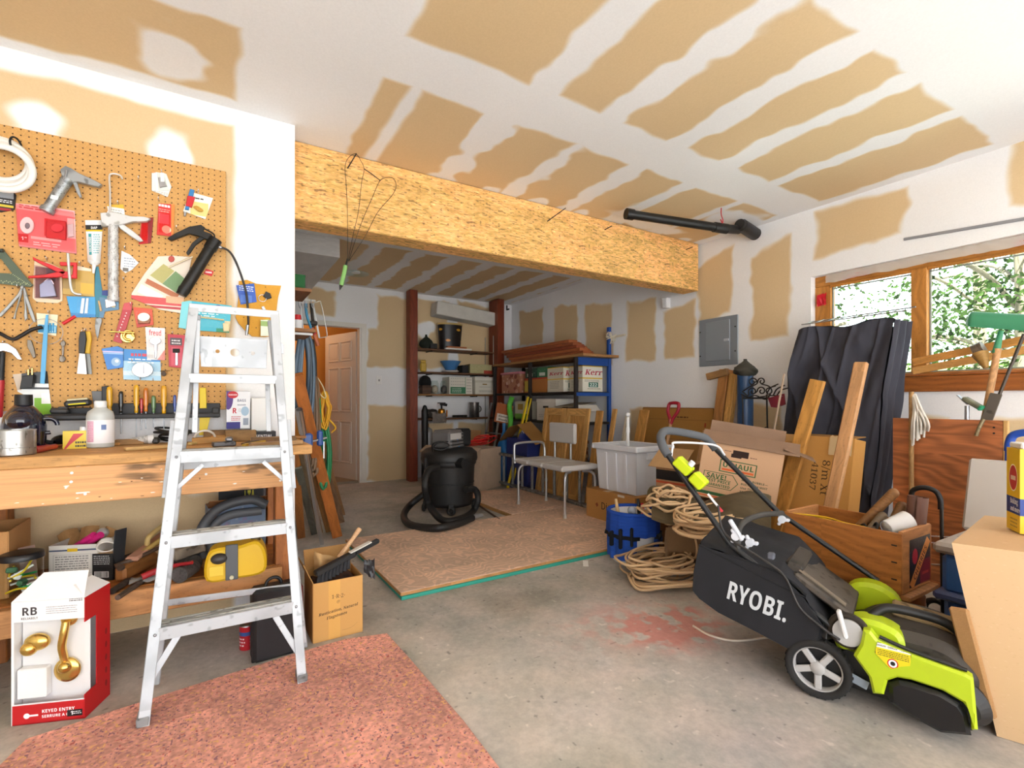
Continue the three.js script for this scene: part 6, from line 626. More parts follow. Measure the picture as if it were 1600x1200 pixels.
  { const p = oY(668, 744, 0.0); const t = thing('gas_cylinder', 'grey steel gas cylinder standing under the shelves', 'cylinder', [2.56, 0.001, -6.42]); part(t, 'tank', lathe([[0, 0], [0.07, 0], [0.075, 0.02], [0.075, 0.62], [0.06, 0.69], [0.02, 0.72], [0, 0.72]], 20), mat(0x9a9a9c, 0.4, 0.4)); part(t, 'valve', mv(cyl(0.015, 0.015, 0.06, 10), 0, 0.74, 0), brass); const q = thing('dark_cylinder', 'slim black cylinder beside the post under the shelves', 'cylinder', [2.455, 0.001, -6.26]); part(q, 'tank', lathe([[0, 0], [0.045, 0], [0.045, 0.95], [0.02, 1.02], [0, 1.03]], 16), black); part(q, 'handle', mv(tor(0.035, 0.006), 0.04, 0.93, 0), black); }
}
// ---- cartons beside the vacuum
{ const t = thing('pale_carton', 'half-open pale carton behind the shop vacuum', 'box', [2.75, 0.001, -5.68], -62 * Math.PI / 180), k = card_(0xcfb49a), h = 0.5, w = 0.85, d = 0.45; part(t, 'panel', M(mv(bx(w, h, 0.006), 0, h / 2, d / 2), mv(bx(w, h, 0.006), 0, h / 2, -d / 2), mv(bx(0.006, h, d), w / 2, h / 2, 0), mv(bx(0.006, h, d), -w / 2, h / 2, 0), mv(bx(w, 0.006, d), 0, 0.003, 0)), k); part(t, 'flap', mv(bx(w * 0.5, 0.2, 0.005), -0.1, h + 0.1, -d / 2, -0.15), card_(0xb98a5c)); part(t, 'flap', mv(bx(w, 0.005, 0.16), 0, h - 0.02, d / 2 + 0.07, 0.5), k);
  { const s = thing('red_twine', 'tangle of bright red cord on the pale carton behind the vacuum', 'cord', [2.86, h + 0.01, -5.45]); for (let i = 0; i < 7; i++) part(s, 'loop', mv(tor(0.1 + 0.03 * rnd(), 0.007, 6.28, 30, 6), rr(-0.14, 0.2), 0.045 + i * 0.01, rr(-0.04, 0.08), 1.25 + rr(-0.2, 0.2), rr(-0.3, 0.3)), plas(0xd8201c)); }
  single('blue_funnel', 'bright blue plastic funnel piece resting on the vacuum lid', 'funnel', (() => { const p = oZ(716, 702, -4.4), q = oZ(709, 683, -4.4); return M(rod(p, q, 0.035, 0.075, 4), rod(q, q.clone().add(V(0.05, 0.03, 0)), 0.05, 0.02, 4)); })(), plas(0x1f7fc0)); }
// ---- shop vacuum
{
  const t = thing('shop_vacuum', 'black wet-dry shop vacuum with hose coiled round its base', 'vacuum', [2.0, 0.001, -4.45], 0.25), m = plas(0x1b1a1a, 0.5), m2 = dirty(0x232120, 0.55), gr = plas(0x6a6664, 0.5); t.scale.setScalar(1.16);
  part(t, 'tank', lathe([[0, 0.06], [0.19, 0.06], [0.2, 0.09], [0.215, 0.38], [0.22, 0.4], [0.228, 0.405], [0.228, 0.43], [0.215, 0.44], [0, 0.44]], 36), m2); part(t, 'band', mv(tor(0.208, 0.006, 6.28, 40), 0, 0.25, 0, Math.PI / 2), m);
  const hd = part(t, 'motor_head', lathe([[0.235, 0.43], [0.24, 0.45], [0.235, 0.5], [0.2, 0.53], [0.13, 0.545], [0, 0.55]], 36), m); part(hd, 'motor_housing', mv(bx(0.26, 0.16, 0.2, 0.025), 0.0, 0.61, 0.0, 0, 0.3), gr); part(hd, 'grille', M([0, 1, 2, 3].map((k) => mv(bx(0.2, 0.008, 0.01), 0, 0.57 + k * 0.028, 0.11, 0, 0.3))), m); part(hd, 'top_handle', mv(bx(0.12, 0.15, 0.12, 0.02), 0.13, 0.62, 0.02), m); part(hd, 'warning_label', mv(bx(0.16, 0.05, 0.004), -0.03, 0.64, 0.125, 0, 0.3), mat(0xb8b4b0, 0.5));
  for (let k = 0; k < 2; k++) part(t, 'latch', mv(bx(0.05, 0.1, 0.03, 0.01), k ? 0.232 : -0.232, 0.42, 0, 0, 0), m); part(t, 'inlet', mv(cyl(0.045, 0.04, 0.08, 18), -0.06, 0.43, 0.235, Math.PI / 2), m);
  for (let k = 0; k < 4; k++) { const a = k * Math.PI / 2 + 0.6, c = part(t, 'caster', mv(tor(0.025, 0.014, 6.28, 14, 8), Math.cos(a) * 0.21, 0.04, Math.sin(a) * 0.21, 0, a), m); part(c, 'caster_arm', bar([Math.cos(a) * 0.17, 0.08, Math.sin(a) * 0.17], [Math.cos(a) * 0.22, 0.08, Math.sin(a) * 0.22], 0.03, 0.04), m); }
  t.updateMatrix(); const L = (x, y, h) => oY(x, y, h), hp = [oZ(684, 729, -4.17), oZ(669, 736, -4.12), oZ(664, 760, -4.06), L(670, 788, 0.16), L(690, 812, 0.085), L(715, 812, 0.08), L(738, 800, 0.05), oY(747, 780, 0.16), oY(742, 765, 0.24), oY(728, 765, 0.26)]; partW(t, 'hose', tube(hp, 0.03, 80, 12), plas(0x1c1b1b, 0.55)); partW(t, 'hose', tube([oZ(662, 772, -4.4), oY(640, 790, 0.1), L(631, 806, 0.06), L(642, 820, 0.055), L(682, 825, 0.078), L(715, 818, 0.08), L(738, 809, 0.08)], 0.03, 60, 12), plas(0x1a1919, 0.5)); partW(t, 'nozzle', rod(L(736, 808.5, 0.08), L(753, 805, 0.07), 0.02, 0.016, 14), mat(0xa8aaac, 0.4, 0.5));
  partW(t, 'power_cord', tube([oZ(676, 706, -4.3), oZ(676, 694, -4.25), oZ(690, 690, -4.22), oZ(702, 696, -4.22), oZ(690, 703, -4.22), oZ(678, 700, -4.24), oZ(684, 692, -4.22), oZ(700, 690, -4.24)], 0.007, 50, 6), black);
}
// ---- storage rack on the right wall
const RK = { x0: 3.47, x1: 4.0, z0: -6.2, z1: -4.28, s: [1.19, 0.84, 0.35] };
{
  const t = thing('storage_rack', 'steel storage rack with blue end and long wooden top board along the right wall', 'rack', [3.73, 0, -5.24]), bl = mat(0x1f4fa0, 0.45, 0.2), dk = mat(0x2a2320, 0.5, 0.3);
  partW(t, 'top_board', mv(bx(RK.x1 - RK.x0, 0.03, RK.z1 - RK.z0 + 0.1, 0.003), 3.735, 1.595, -5.18), wood(0xb98c5a)); for (const y of RK.s) partW(t, 'shelf', mv(bx(0.5, 0.028, RK.z1 - RK.z0 - 0.04, 0.003), 3.735, y - 0.014, -5.24), dk);
  for (const [x, z, m] of [[3.49, -4.32, dk], [3.985, -4.32, bl], [3.49, -5.25, dk], [3.49, -6.17, dk], [3.985, -6.17, dk]]) partW(t, 'upright', mv(bx(0.04, x > 3.9 && z > -5 ? 1.95 : 1.575, 0.04, 0.003), x, x > 3.9 && z > -5 ? 0.976 : 0.79, z), m);
  partW(t, 'end_panel', mv(bx(0.46, 0.09, 0.01, 0.002), 3.73, 1.534, -4.305), bl); partW(t, 'end_rail', mv(bx(0.5, 0.04, 0.02), 3.73, 1.16, -4.295), bl); for (const z of [-5.3, -6.1]) partW(t, 'wall_prop', mv(bx(0.04, 0.25, 0.05), 3.99, 1.74, z), dk);
  for (let k = 0; k < 15; k++) { const y = 1.611 + 0.019 + (k / 3 | 0) * 0.038, z1 = -4.4 - (k % 3) * 0.12 - (k / 3 | 0) * 0.06 - (k > 11 ? 0.02 : 0); single('stained_board', 'red-stained board stacked on the rack top', 'board', mv(bx(0.13, 0.034, 1.55, 0.003), 3.6 + (k % 3) * 0.138, y, z1 - 0.775 + 0.15), wood([0xa85c34, 0xb96a3c, 0x96492a][(k * 2 + (k / 3 | 0)) % 3]), 'stained boards on the rack'); }
  const kr = art(200, 260, (c) => { fill(c, '#e9e4d4', -4, -4, 210, 270); fill(c, '#e2b92c', -4, -4, 210, 14); fill(c, '#e2b92c', -4, 120, 210, 12); txt(c, 'Kerr', 106, 66, 74, '#b3203a', 'italic bold', 'center', 'serif'); lines(c, 20, 142, 150, 2, 12, '#8a8474', 5); fill(c, '#2f6a58', 60, 166, 96, 50); txt(c, '222', 108, 192, 46, '#eaf2ea', 'bold', 'center'); lines(c, 50, 228, 130, 1, 10, '#6a6a5a', 6); }), ks = art(120, 260, (c) => { fill(c, '#d6cfbc', -4, -4, 130, 270); fill(c, '#e2b92c', -4, -4, 130, 12); txt(c, 'Kerr', 64, 66, 46, '#b3203a', 'italic bold', 'center', 'serif'); fill(c, '#e2b92c', -4, 120, 130, 10); lines(c, 20, 150, 70, 5, 16, '#8a8474', 6); });
  const sy = RK.s[0] + 0.001; single('jar_carton', 'Kerr canning jar carton numbered 222 at the blue end of the rack', 'box', mv(printed(0.3, 0.3, 0.24, { pz: kr, nx: ks }, plain('#d9d2c0')), 3.76, sy + 0.15, -4.47), artMat(kr, 0.7)); single('jar_carton', 'second Kerr jar carton partly behind the rack post', 'box', mv(printed(0.26, 0.3, 0.32, { pz: kr, nx: ks }, plain('#d2cbb8')), 3.68, sy + 0.15, -4.79), artMat(ks, 0.7));
  const or = art(160, 110, (c) => { fill(c, '#b8743a', -4, -4, 170, 120); fill(c, '#b83a2a', -4, -4, 170, 14); fill(c, '#c9b04a', -4, 20, 50, 80); }); single('orange_carton', 'orange-brown carton with red stripe on the rack', 'box', mv(printed(0.26, 0.19, 0.5, { nx: or }, plain('#b8743a')), 3.68, sy + 0.095, -5.22), artMat(or, 0.8)); for (const [z, l] of [[-5.08, 'green carton with white print stacked on the orange carton'], [-5.36, 'dark green carton stacked deeper on the orange carton']]) { const g = art(90, 70, (c) => { fill(c, z > -5.2 ? '#3f7a52' : '#2a4a3a', -4, -4, 100, 80); fill(c, '#d8dcd0', 16, 36, 46, 22); speck(c, 90, 70, 40, ['#fff', '#1a3a2a'], 5); }); single('green_carton', l, 'box', mv(printed(0.22, 0.13, 0.25, { nx: g, pz: g }, plain('#345a44')), 3.68, sy + 0.256, z), artMat(g, 0.6)); }
  { const a = art(160, 110, (c) => { fill(c, '#b5785c', -4, -4, 170, 120); for (let i = 0; i < 26; i++) { c.fillStyle = ['#c9967c', '#9a5a44', '#d8b09a', '#8a4a3a'][i % 4]; c.beginPath(); c.arc(rr(0, 160), rr(0, 110), rr(5, 16), 0, 7); c.fill(); } }), b = thing('patterned_bin', 'floral storage bin with pink lid on the rack', 'storage bin', [3.68, sy, -5.8]); part(b, 'bin', mv(printed(0.3, 0.26, 0.48, { nx: a, pz: a }, plain('#a86a50')), 0, 0.13, 0), artMat(a, 0.7)); part(b, 'lid', mv(bx(0.33, 0.03, 0.51, 0.006), 0, 0.276, 0), plas(0xd88a94)); }
  const s2 = RK.s[1] + 0.001; { const b = thing('file_box', 'white cardboard file box with hand hole on the middle rack shelf', 'box', [3.7, s2, -4.98]); const f = art(120, 90, (c) => { fill(c, '#dcd4c8', -4, -4, 130, 100); fill(c, '#3a3430', 40, 16, 34, 10); lines(c, 12, 60, 90, 2, 10, '#b0a89c', 3); }); part(b, 'carton', mv(printed(0.3, 0.22, 0.4, { nx: f, pz: f }, plain('#d8d0c4')), 0, 0.11, 0), artMat(f, 0.8)); part(b, 'lid', mv(bx(0.315, 0.05, 0.415, 0.003), 0, 0.245, 0), mat(0xe0d8cc, 0.8)); const c = thing('flat_file', 'open white carton with drooping lid at the rack end', 'box', [3.7, s2, -4.59]); part(c, 'carton', mv(bx(0.32, 0.16, 0.4, 0.003), 0, 0.08, 0), mat(0xd4ccc0, 0.8)); part(c, 'lid', mv(bx(0.36, 0.008, 0.34, 0.002), -0.02, 0.2, 0.02, 0, 0, 0.14), card_(0xb8a890)); part(c, 'flap', mv(bx(0.3, 0.006, 0.1), 0, 0.16, 0.24, 0.8), mat(0xe0dace, 0.8)); const g = art(80, 80, (c) => { fill(c, '#cfc8b4', -4, -4, 90, 90); fill(c, '#6a9a3a', -4, 56, 90, 34); fill(c, '#a8843a', 20, 12, 34, 26); }); single('seed_carton', 'cream and green carton behind the yellow level', 'box', mv(printed(0.28, 0.24, 0.3, { nx: g }, plain('#c4bca4')), 3.68, s2 + 0.12, -5.55), artMat(g)); }
  for (let k = 0; k < 7; k++) single('paper_stack', 'flat brown bundle in the stack under the rack', 'bundle', mv(bx(0.4, 0.04, 0.75 - 0.03 * (k % 3), 0.004), 3.72 + 0.01 * (k % 2), RK.s[2] + 0.021 + k * 0.042, -5.0 + 0.02 * (k % 3)), card_([0xa87448, 0xc9a078, 0x8a5a38][k % 3]), 'bundles under the rack');
  single('cord_hank', 'hank of white cord hung on the wall beside the rack', 'cord', (() => { const p = oX(953, 528, XR - 0.04); return M([0, 1, 2, 3, 4].map((k) => mv(tor(0.07, 0.006, 6.28, 24, 6).scale(0.6, 1, 1), p.x - 0.012 * k, p.y, p.z + 0.02 * k, 0, 1.2 + 0.14 * k, 0.5 * k)), rod(p, p.clone().add(V(0, 0.01, 0.25)), 0.012)); })(), plas(0xe6dcc6));
}
// ---- leaning in front of the rack
{
  const F = (px, py, y = 0) => oY(px, py, y);
  for (const [z, l, w] of [[-4.62, 'pine cupboard door leaning beside the grey chair back', 0.4], [-4.2, 'second pine cupboard door leaning on the rack', 0.4]]) { const d = thing('cupboard_door', l, 'cupboard door', [3.28, 0.012, z], 0), p = wood(0xe2b26c), q = wood(0xcf9c58); d.rotation.z = -0.15; const H = 1.0; part(d, 'stile', mv(bx(0.022, H, 0.06, 0.003), 0, H / 2, -w / 2 + 0.03), p); part(d, 'stile', mv(bx(0.022, H, 0.06, 0.003), 0, H / 2, w / 2 - 0.03), p); part(d, 'rail', mv(bx(0.022, 0.07, w - 0.12, 0.003), 0, H - 0.035, 0), p); part(d, 'rail', mv(bx(0.022, 0.07, w - 0.12, 0.003), 0, 0.035, 0), p); part(d, 'panel', mv(bx(0.008, H - 0.13, w - 0.11, 0.002), 0.006, H / 2, 0), q); part(d, 'bead', M(mv(bx(0.012, H - 0.14, 0.012), -0.002, H / 2, -w / 2 + 0.066), mv(bx(0.012, H - 0.14, 0.012), -0.002, H / 2, w / 2 - 0.066), mv(bx(0.012, 0.012, w - 0.13), -0.002, H - 0.076, 0)), wood(0xe4b874)); }
  for (const [px, y, z, l, c, w] of [[0, 0.98, -3.93, 'plain pine board leaning right of the cupboard doors', 0xcf9c58, 0.1], [1, 1.0, -3.8, 'narrow pine stile leaning on the rack end', 0xd9ab68, 0.06], [2, 0.96, -3.7, 'white-edged pine strip leaning near the tote', 0xe0d8c8, 0.05], [3, 0.99, -3.56, 'outermost pine board leaning against the wall', 0xcf9a54, 0.12]]) single('pine_board', l, 'board', bar([3.335 + px * 0.06, 0.012, z], [3.5 + px * 0.09, y, z], w, 0.022, V(0, 0, 1)), wood(c));
  { // extension ladder on its edge
    const x = 3.13, t = thing('extension_ladder', 'aluminium ladder lying on its edge behind the grey chair', 'ladder', [x, 0.022, -4.6]), m = dirty(0x9a9894, 0.45, 0.5); for (const y of [0.058, 0.413]) partW(t, 'rail', mv(bx(0.06, 0.03, 1.88, 0.004), x, y, -4.44), m); for (let k = 0; k < 9; k++) partW(t, 'rung', mv(cyl(0.017, 0.017, 0.34, 12), x, 0.235, -5.3 + k * 0.212), m); }
  { const t = thing('bath_bench', 'grey plastic bath transfer bench with aluminium legs and backrest', 'bench', [2.82, 0.042, -3.82]), m = plas(0xc4c0bc, 0.5), a = mat(0xc4c6c8, 0.3, 0.8), Y = 0.44;
    for (const [z0, z1] of [[-0.4, -0.16], [-0.155, 0.085], [0.09, 0.4]]) part(t, 'seat_panel', mv(bx(0.42, 0.05, z1 - z0, 0.018), 0, Y, (z0 + z1) / 2), m); part(t, 'backrest', mv(bx(0.04, 0.2, 0.42, 0.018), 0.2, 0.72, -0.13), m); for (const z of [-0.26, -0.0]) part(t, 'backrest_post', rod([0.2, Y, z], [0.2, 0.66, z], 0.012), a);
    for (const [x, z] of [[-0.18, -0.36], [0.16, -0.36], [-0.15, 0.36], [0.2, 0.36]]) { const l = part(t, 'leg', tube([[x * 0.4, Y - 0.04, z * 0.9], [x * 0.8, Y - 0.05, z * 0.95], [x, Y - 0.12, z], [x, 0.02, z]], 0.0125, 24, 10), a); part(l, 'foot', mv(cyl(0.018, 0.016, 0.035, 12), x, 0.018, z), plas(0xb8b4ac)); part(l, 'sleeve', mv(cyl(0.016, 0.016, 0.03, 12), x, 0.22, z), a); }
    part(t, 'armrest', tube([[-0.2, Y - 0.03, -0.4], [-0.2, 0.56, -0.41], [-0.16, 0.61, -0.41], [0.12, 0.61, -0.41], [0.17, 0.56, -0.41], [0.17, Y, -0.4]], 0.0125, 40, 10), a); }
  { // small folding ladder with magazines, open box, umbrella, level
    const t = thing('folding_ladder', 'folded steel step stool leaning under the shelves beside the post', 'step stool', [3.35, 0.001, -6.02]), a = [3.14, 0.01, -6.05], b = [3.42, 1.06, -6.14]; for (const dz of [0, 0.34]) partW(t, 'rail', bar([a[0], a[1], a[2] + dz], [b[0], b[1], b[2] + dz * 0.8], 0.03, 0.012, V(1, 0, 0)), mat(0xa8a09a, 0.4, 0.6)); const ld = art(120, 130, (c) => { fill(c, '#a85a30', -4, -4, 130, 140); fill(c, '#d8ccc0', 14, 70, 92, 50); txt(c, 'Alaskan', 60, 84, 18, '#4a3a30', 'bold', 'center'); txt(c, 'Woods', 60, 106, 20, '#3a2a24', 'bold', 'center'); }); for (const [k, c] of [[0.86, 1], [0.6, 0], [0.36, 0]]) { const x = lerp(a[0], b[0], k), y = lerp(a[1], b[1], k); partW(t, 'step', mv(c ? toCell(new THREE.PlaneGeometry(0.26, 0.26), ld).rotateX(0).rotateZ(-0.2) : bx(0.1, 0.012, 0.32, 0.003), x - (c ? 0.03 : 0), y, -5.88 + (c ? 0.2 : 0)), c ? artMat(ld) : mat(0x8a8480, 0.5, 0.4)); } }
  { const x = 3.32, z = -5.1, t = thing('flap_carton', 'open carton with raised flaps holding a navy bag in front of the rack', 'box', [x, 0.001, z]); const k = card_(0xa8783e), h = 0.62; part(t, 'panel', M(mv(bx(0.25, h, 0.006), 0, h / 2, 0.24), mv(bx(0.25, h, 0.006), 0, h / 2, -0.24), mv(bx(0.006, h, 0.48), 0.125, h / 2, 0), mv(bx(0.006, h, 0.48), -0.125, h / 2, 0), mv(bx(0.25, 0.006, 0.48), 0, 0.003, 0)), plas(0x1b2a6a, 0.5)); part(t, 'flap', mv(bx(0.2, 0.006, 0.4), -0.02, h + 0.08, 0.2, 0.6, 0, 0.2), k); part(t, 'flap', mv(bx(0.2, 0.006, 0.4), -0.06, h + 0.06, -0.26, -0.55, 0, 0.2), k); const b = thing('navy_bag', 'navy blue printed bag with white top in the flap carton', 'bag', [x - 0.02, 0.45, z]); part(b, 'bag_body', mv(lathe([[0.001, 0], [0.1, 0], [0.11, 0.12], [0.06, 0.22], [0.02, 0.28]], 12), 0, 0, 0), plas(0x1f2f7a, 0.35)); part(b, 'bag_top', mv(lathe([[0.05, 0.235], [0.02, 0.285], [0.005, 0.33]], 10), 0, 0, 0), plas(0xd8d8e0)); }
  { const t = thing('green_umbrella', 'furled lime green umbrella leaning against the rack', 'umbrella', [3.36, 0.001, -5.4]); partW(t, 'canopy', tube([oX(797, 678, 3.36), oX(798, 655, 3.39), oX(796, 635, 3.41), oX(800, 620, 3.43)], 0.035, 20, 8), plas(0x57b83a)); partW(t, 'shaft', rod([3.3, 0.01, -5.35], oX(797, 678, 3.36), 0.008), steel); const l = thing('spirit_level', 'yellow folding rule tripod leaning beside the green umbrella', 'level', [3.3, 0.001, -5.1]); const p = oX(813, 674, 3.3), q = oX(825, 620, 3.42); partW(l, 'bar', bar(p.clone().lerp(q, -1.6), q, 0.035, 0.02, V(0, 0, 1)), plas(0xe8c81c)); partW(l, 'leg', bar(p.clone().lerp(q, -1.4).add(V(0.02, 0, 0.06)), q.clone().add(V(0.02, -0.02, 0.04)), 0.02, 0.015, V(0, 0, 1)), plas(0xd8b818)); }
  single('blue_tarp_bundle', 'bundled bright blue plastic sheet between stool and carton', 'sheet', (() => { const p = V(3.31, 0.3, -5.6); return sheet((u, v) => { const a = u * 6.2832, r = 0.11 * (1 + 0.5 * (fbm(u * 7, v * 5, 2) - 0.5)) * Math.sin(Math.min(1, v + 0.15) * 2.9); return [p.x + Math.cos(a) * r, 0.01 + v * 0.78, p.z + Math.sin(a) * r]; }, 24, 14); })(), plas(0x2a78b8, 0.4));
}

// ================================================================ right-hand side
const carton = (t, w, h, d, k, th = 0.006) => part(t, 'carton', M(mv(bx(w, h, th, 0.001), 0, h / 2, d / 2), mv(bx(w, h, th, 0.001), 0, h / 2, -d / 2), mv(bx(th, h, d, 0.001), w / 2, h / 2, 0), mv(bx(th, h, d, 0.001), -w / 2, h / 2, 0), mv(bx(w, th, d, 0.001), 0, th / 2, 0)), k);
// ---- white tote on a carton
{
  const a = art(300, 130, (c, w, h) => { board('#b98448')(c, w, h); txt(c, 'Diamond', 96, 66, 44, '#2c2018', 'normal'); c.fillStyle = '#8a4a30'; c.beginPath(); c.moveTo(60, 66); c.lineTo(72, 56); c.lineTo(80, 68); c.lineTo(70, 78); c.fill(); fill(c, '#d8ccb8', 200, -2, 40, 12); }), b = thing('printed_carton', 'brown carton printed Diamond under the white tote', 'box', [3.14, 0.042, -3.15]); part(b, 'box_body', mv(printed(0.46, 0.255, 0.6, { nx: a }, kraft('#b07a40')), 0, 0.1275, 0), artMat(a, 0.85)); part(b, 'tape', mv(bx(0.47, 0.003, 0.06, 0.001), 0, 0.256, -0.05), mat(0xc9a878, 0.4));
  const t = thing('storage_tote', 'large off-white plastic tote standing on a brown carton', 'tote', [3.16, 0.301, -3.13]), m = plas(0xdcdde2, 0.4), W = 0.4, D = 0.5, H = 0.4; const wall = (x0, z0, x1, z1, nx, nz) => sheet((u, v) => { const f = lerp(0.9, 1, v), rib = 0.002 * (Math.cos(u * 6.283 * 3) > 0.6 ? 1 : 0); return [lerp(x0, x1, u) * f + nx * rib, v * H, lerp(z0, z1, u) * f + nz * rib]; }, 30, 4);
  const w = W / 2, d = D / 2; for (const q of [[-w, -d, -w, d, -1, 0], [w, d, w, -d, 1, 0], [-w, d, w, d, 0, 1], [w, -d, -w, -d, 0, -1]]) part(t, 'side_wall', wall(...q), m); part(t, 'bottom', mv(bx(W * 0.9, 0.006, D * 0.9), 0, 0.004, 0), m); part(t, 'rim', M(mv(bx(W + 0.06, 0.05, 0.03, 0.008), 0, H - 0.02, d + 0.012), mv(bx(W + 0.06, 0.05, 0.03, 0.008), 0, H - 0.02, -d - 0.012), mv(bx(0.03, 0.05, D + 0.04, 0.008), w + 0.012, H - 0.02, 0), mv(bx(0.03, 0.05, D + 0.04, 0.008), -w - 0.012, H - 0.02, 0)), m); for (const z of [-1, 1]) part(t, 'handle', mv(bx(0.18, 0.1, 0.03, 0.01), 0, H - 0.06, z * (d + 0.005)), m); part(t, 'corner_rib', M([-0.12, 0.0, 0.12].map((z) => mv(bx(0.012, H - 0.07, 0.03, 0.004), -w * 0.955 - 0.004, H / 2 - 0.03, z, 0, 0, 0.05))), m);
  const p = oX(981, 690, 3.2); single('white_plunger', 'white plastic plunger handle standing in the tote', 'plunger', M(rod([p.x, 0.3, p.z], oX(981, 652, 3.2), 0.018, 0.013), mv(sph(0.02), ...oX(981, 648, 3.2).toArray()), rod(oX(981, 668, 3.2), oX(981, 676, 3.2), 0.019)), plas(0xf0efee));
}
// ---- tool bucket
{
  const t = thing('tool_bucket', 'white bucket wearing a bright blue tool organiser', 'bucket', [2.45, 0.001, -2.42], 0.3), b = cloth(0x1f56c8), b2 = cloth(0x2a62d4), k = cloth(0x1a1a20);
  part(t, 'bucket', lathe([[0, 0], [0.135, 0], [0.155, 0.33], [0.148, 0.33], [0.13, 0.012], [0, 0.012]], 32), plas(0xe9ebee)); const pk = (a0, a1, y0, y1, r0, r1, m, n) => part(t, n, sheet((u, v) => { const a = lerp(a0, a1, u), r = lerp(r0, r1, v) + 0.02 * Math.sin(u * Math.PI * Math.max(1, Math.round((a1 - a0) * 2))) ** 2 * (1 - v * 0.5); return [Math.cos(a) * r, lerp(y0, y1, v), Math.sin(a) * r]; }, 40, 8), m);
  pk(0, 6.2832, 0.19, 0.335, 0.162, 0.168, b, 'organiser_band'); part(t, 'rim_roll', mv(tor(0.165, 0.014, 6.28, 36, 10), 0, 0.335, 0, Math.PI / 2), b); pk(-0.6, 1.7, 0.01, 0.18, 0.15, 0.165, b2, 'pocket'); pk(2.5, 4.4, 0.03, 0.19, 0.152, 0.165, b2, 'pocket'); pk(4.6, 5.6, 0.03, 0.19, 0.152, 0.165, b, 'pocket'); pk(-0.7, 1.75, 0.175, 0.2, 0.172, 0.174, k, 'webbing'); pk(2.4, 4.4, 0.175, 0.2, 0.172, 0.174, k, 'webbing'); for (let i = 0; i < 9; i++) { const a = -0.55 + i * 0.26; part(t, 'loop', mv(bx(0.02, 0.035, 0.012, 0.004), Math.cos(a) * 0.182, 0.188, Math.sin(a) * 0.182, 0, -a), k); }
  for (const [a, y, h] of [[2.7, 0.2, 0.12], [3.1, 0.18, 0.13], [3.5, 0.17, 0.1]]) part(t, 'buckle_strap', mv(bx(0.03, h, 0.02, 0.006), Math.cos(a) * 0.185, y, Math.sin(a) * 0.185, 0, -a), k); part(t, 'patch', mv(bx(0.06, 0.06, 0.004, 0.001), 0.12, 0.14, 0.145, 0, 0.75), mat(0x5f80b8, 0.6));
  for (const [x, z, h, c, l] of [[-0.08, -0.02, 0.12, 0xc8a878, 'wooden-handled tool standing in the blue bucket'], [0.05, 0.03, 0.08, 0xc81e2c, 'red-handled pliers standing in the blue bucket'], [0.08, -0.05, 0.09, 0x22242a, 'black and white drill bit case in the blue bucket']]) { const p = t.position; single('bucket_tool', l, 'hand tool', M(rod([p.x + x, 0.05, p.z + z], [p.x + x * 1.4, 0.3, p.z + z], 0.008, 0.012), rod([p.x + x * 1.4, 0.3, p.z + z], [p.x + x * 1.5, 0.3 + h, p.z + z - 0.02], 0.014, 0.01)), plas(c)); } single('glass_bulbs', 'clear light bulb lying in the blue bucket', 'bulb', M(mv(sph(0.03), 2.46, 0.33, -2.44), mv(cyl(0.013, 0.015, 0.03, 10), 2.48, 0.31, -2.44, 0, 0, 0.7)), mat(0xdfe6f2, 0.1, 0, { transmission: 0.6 }));
}
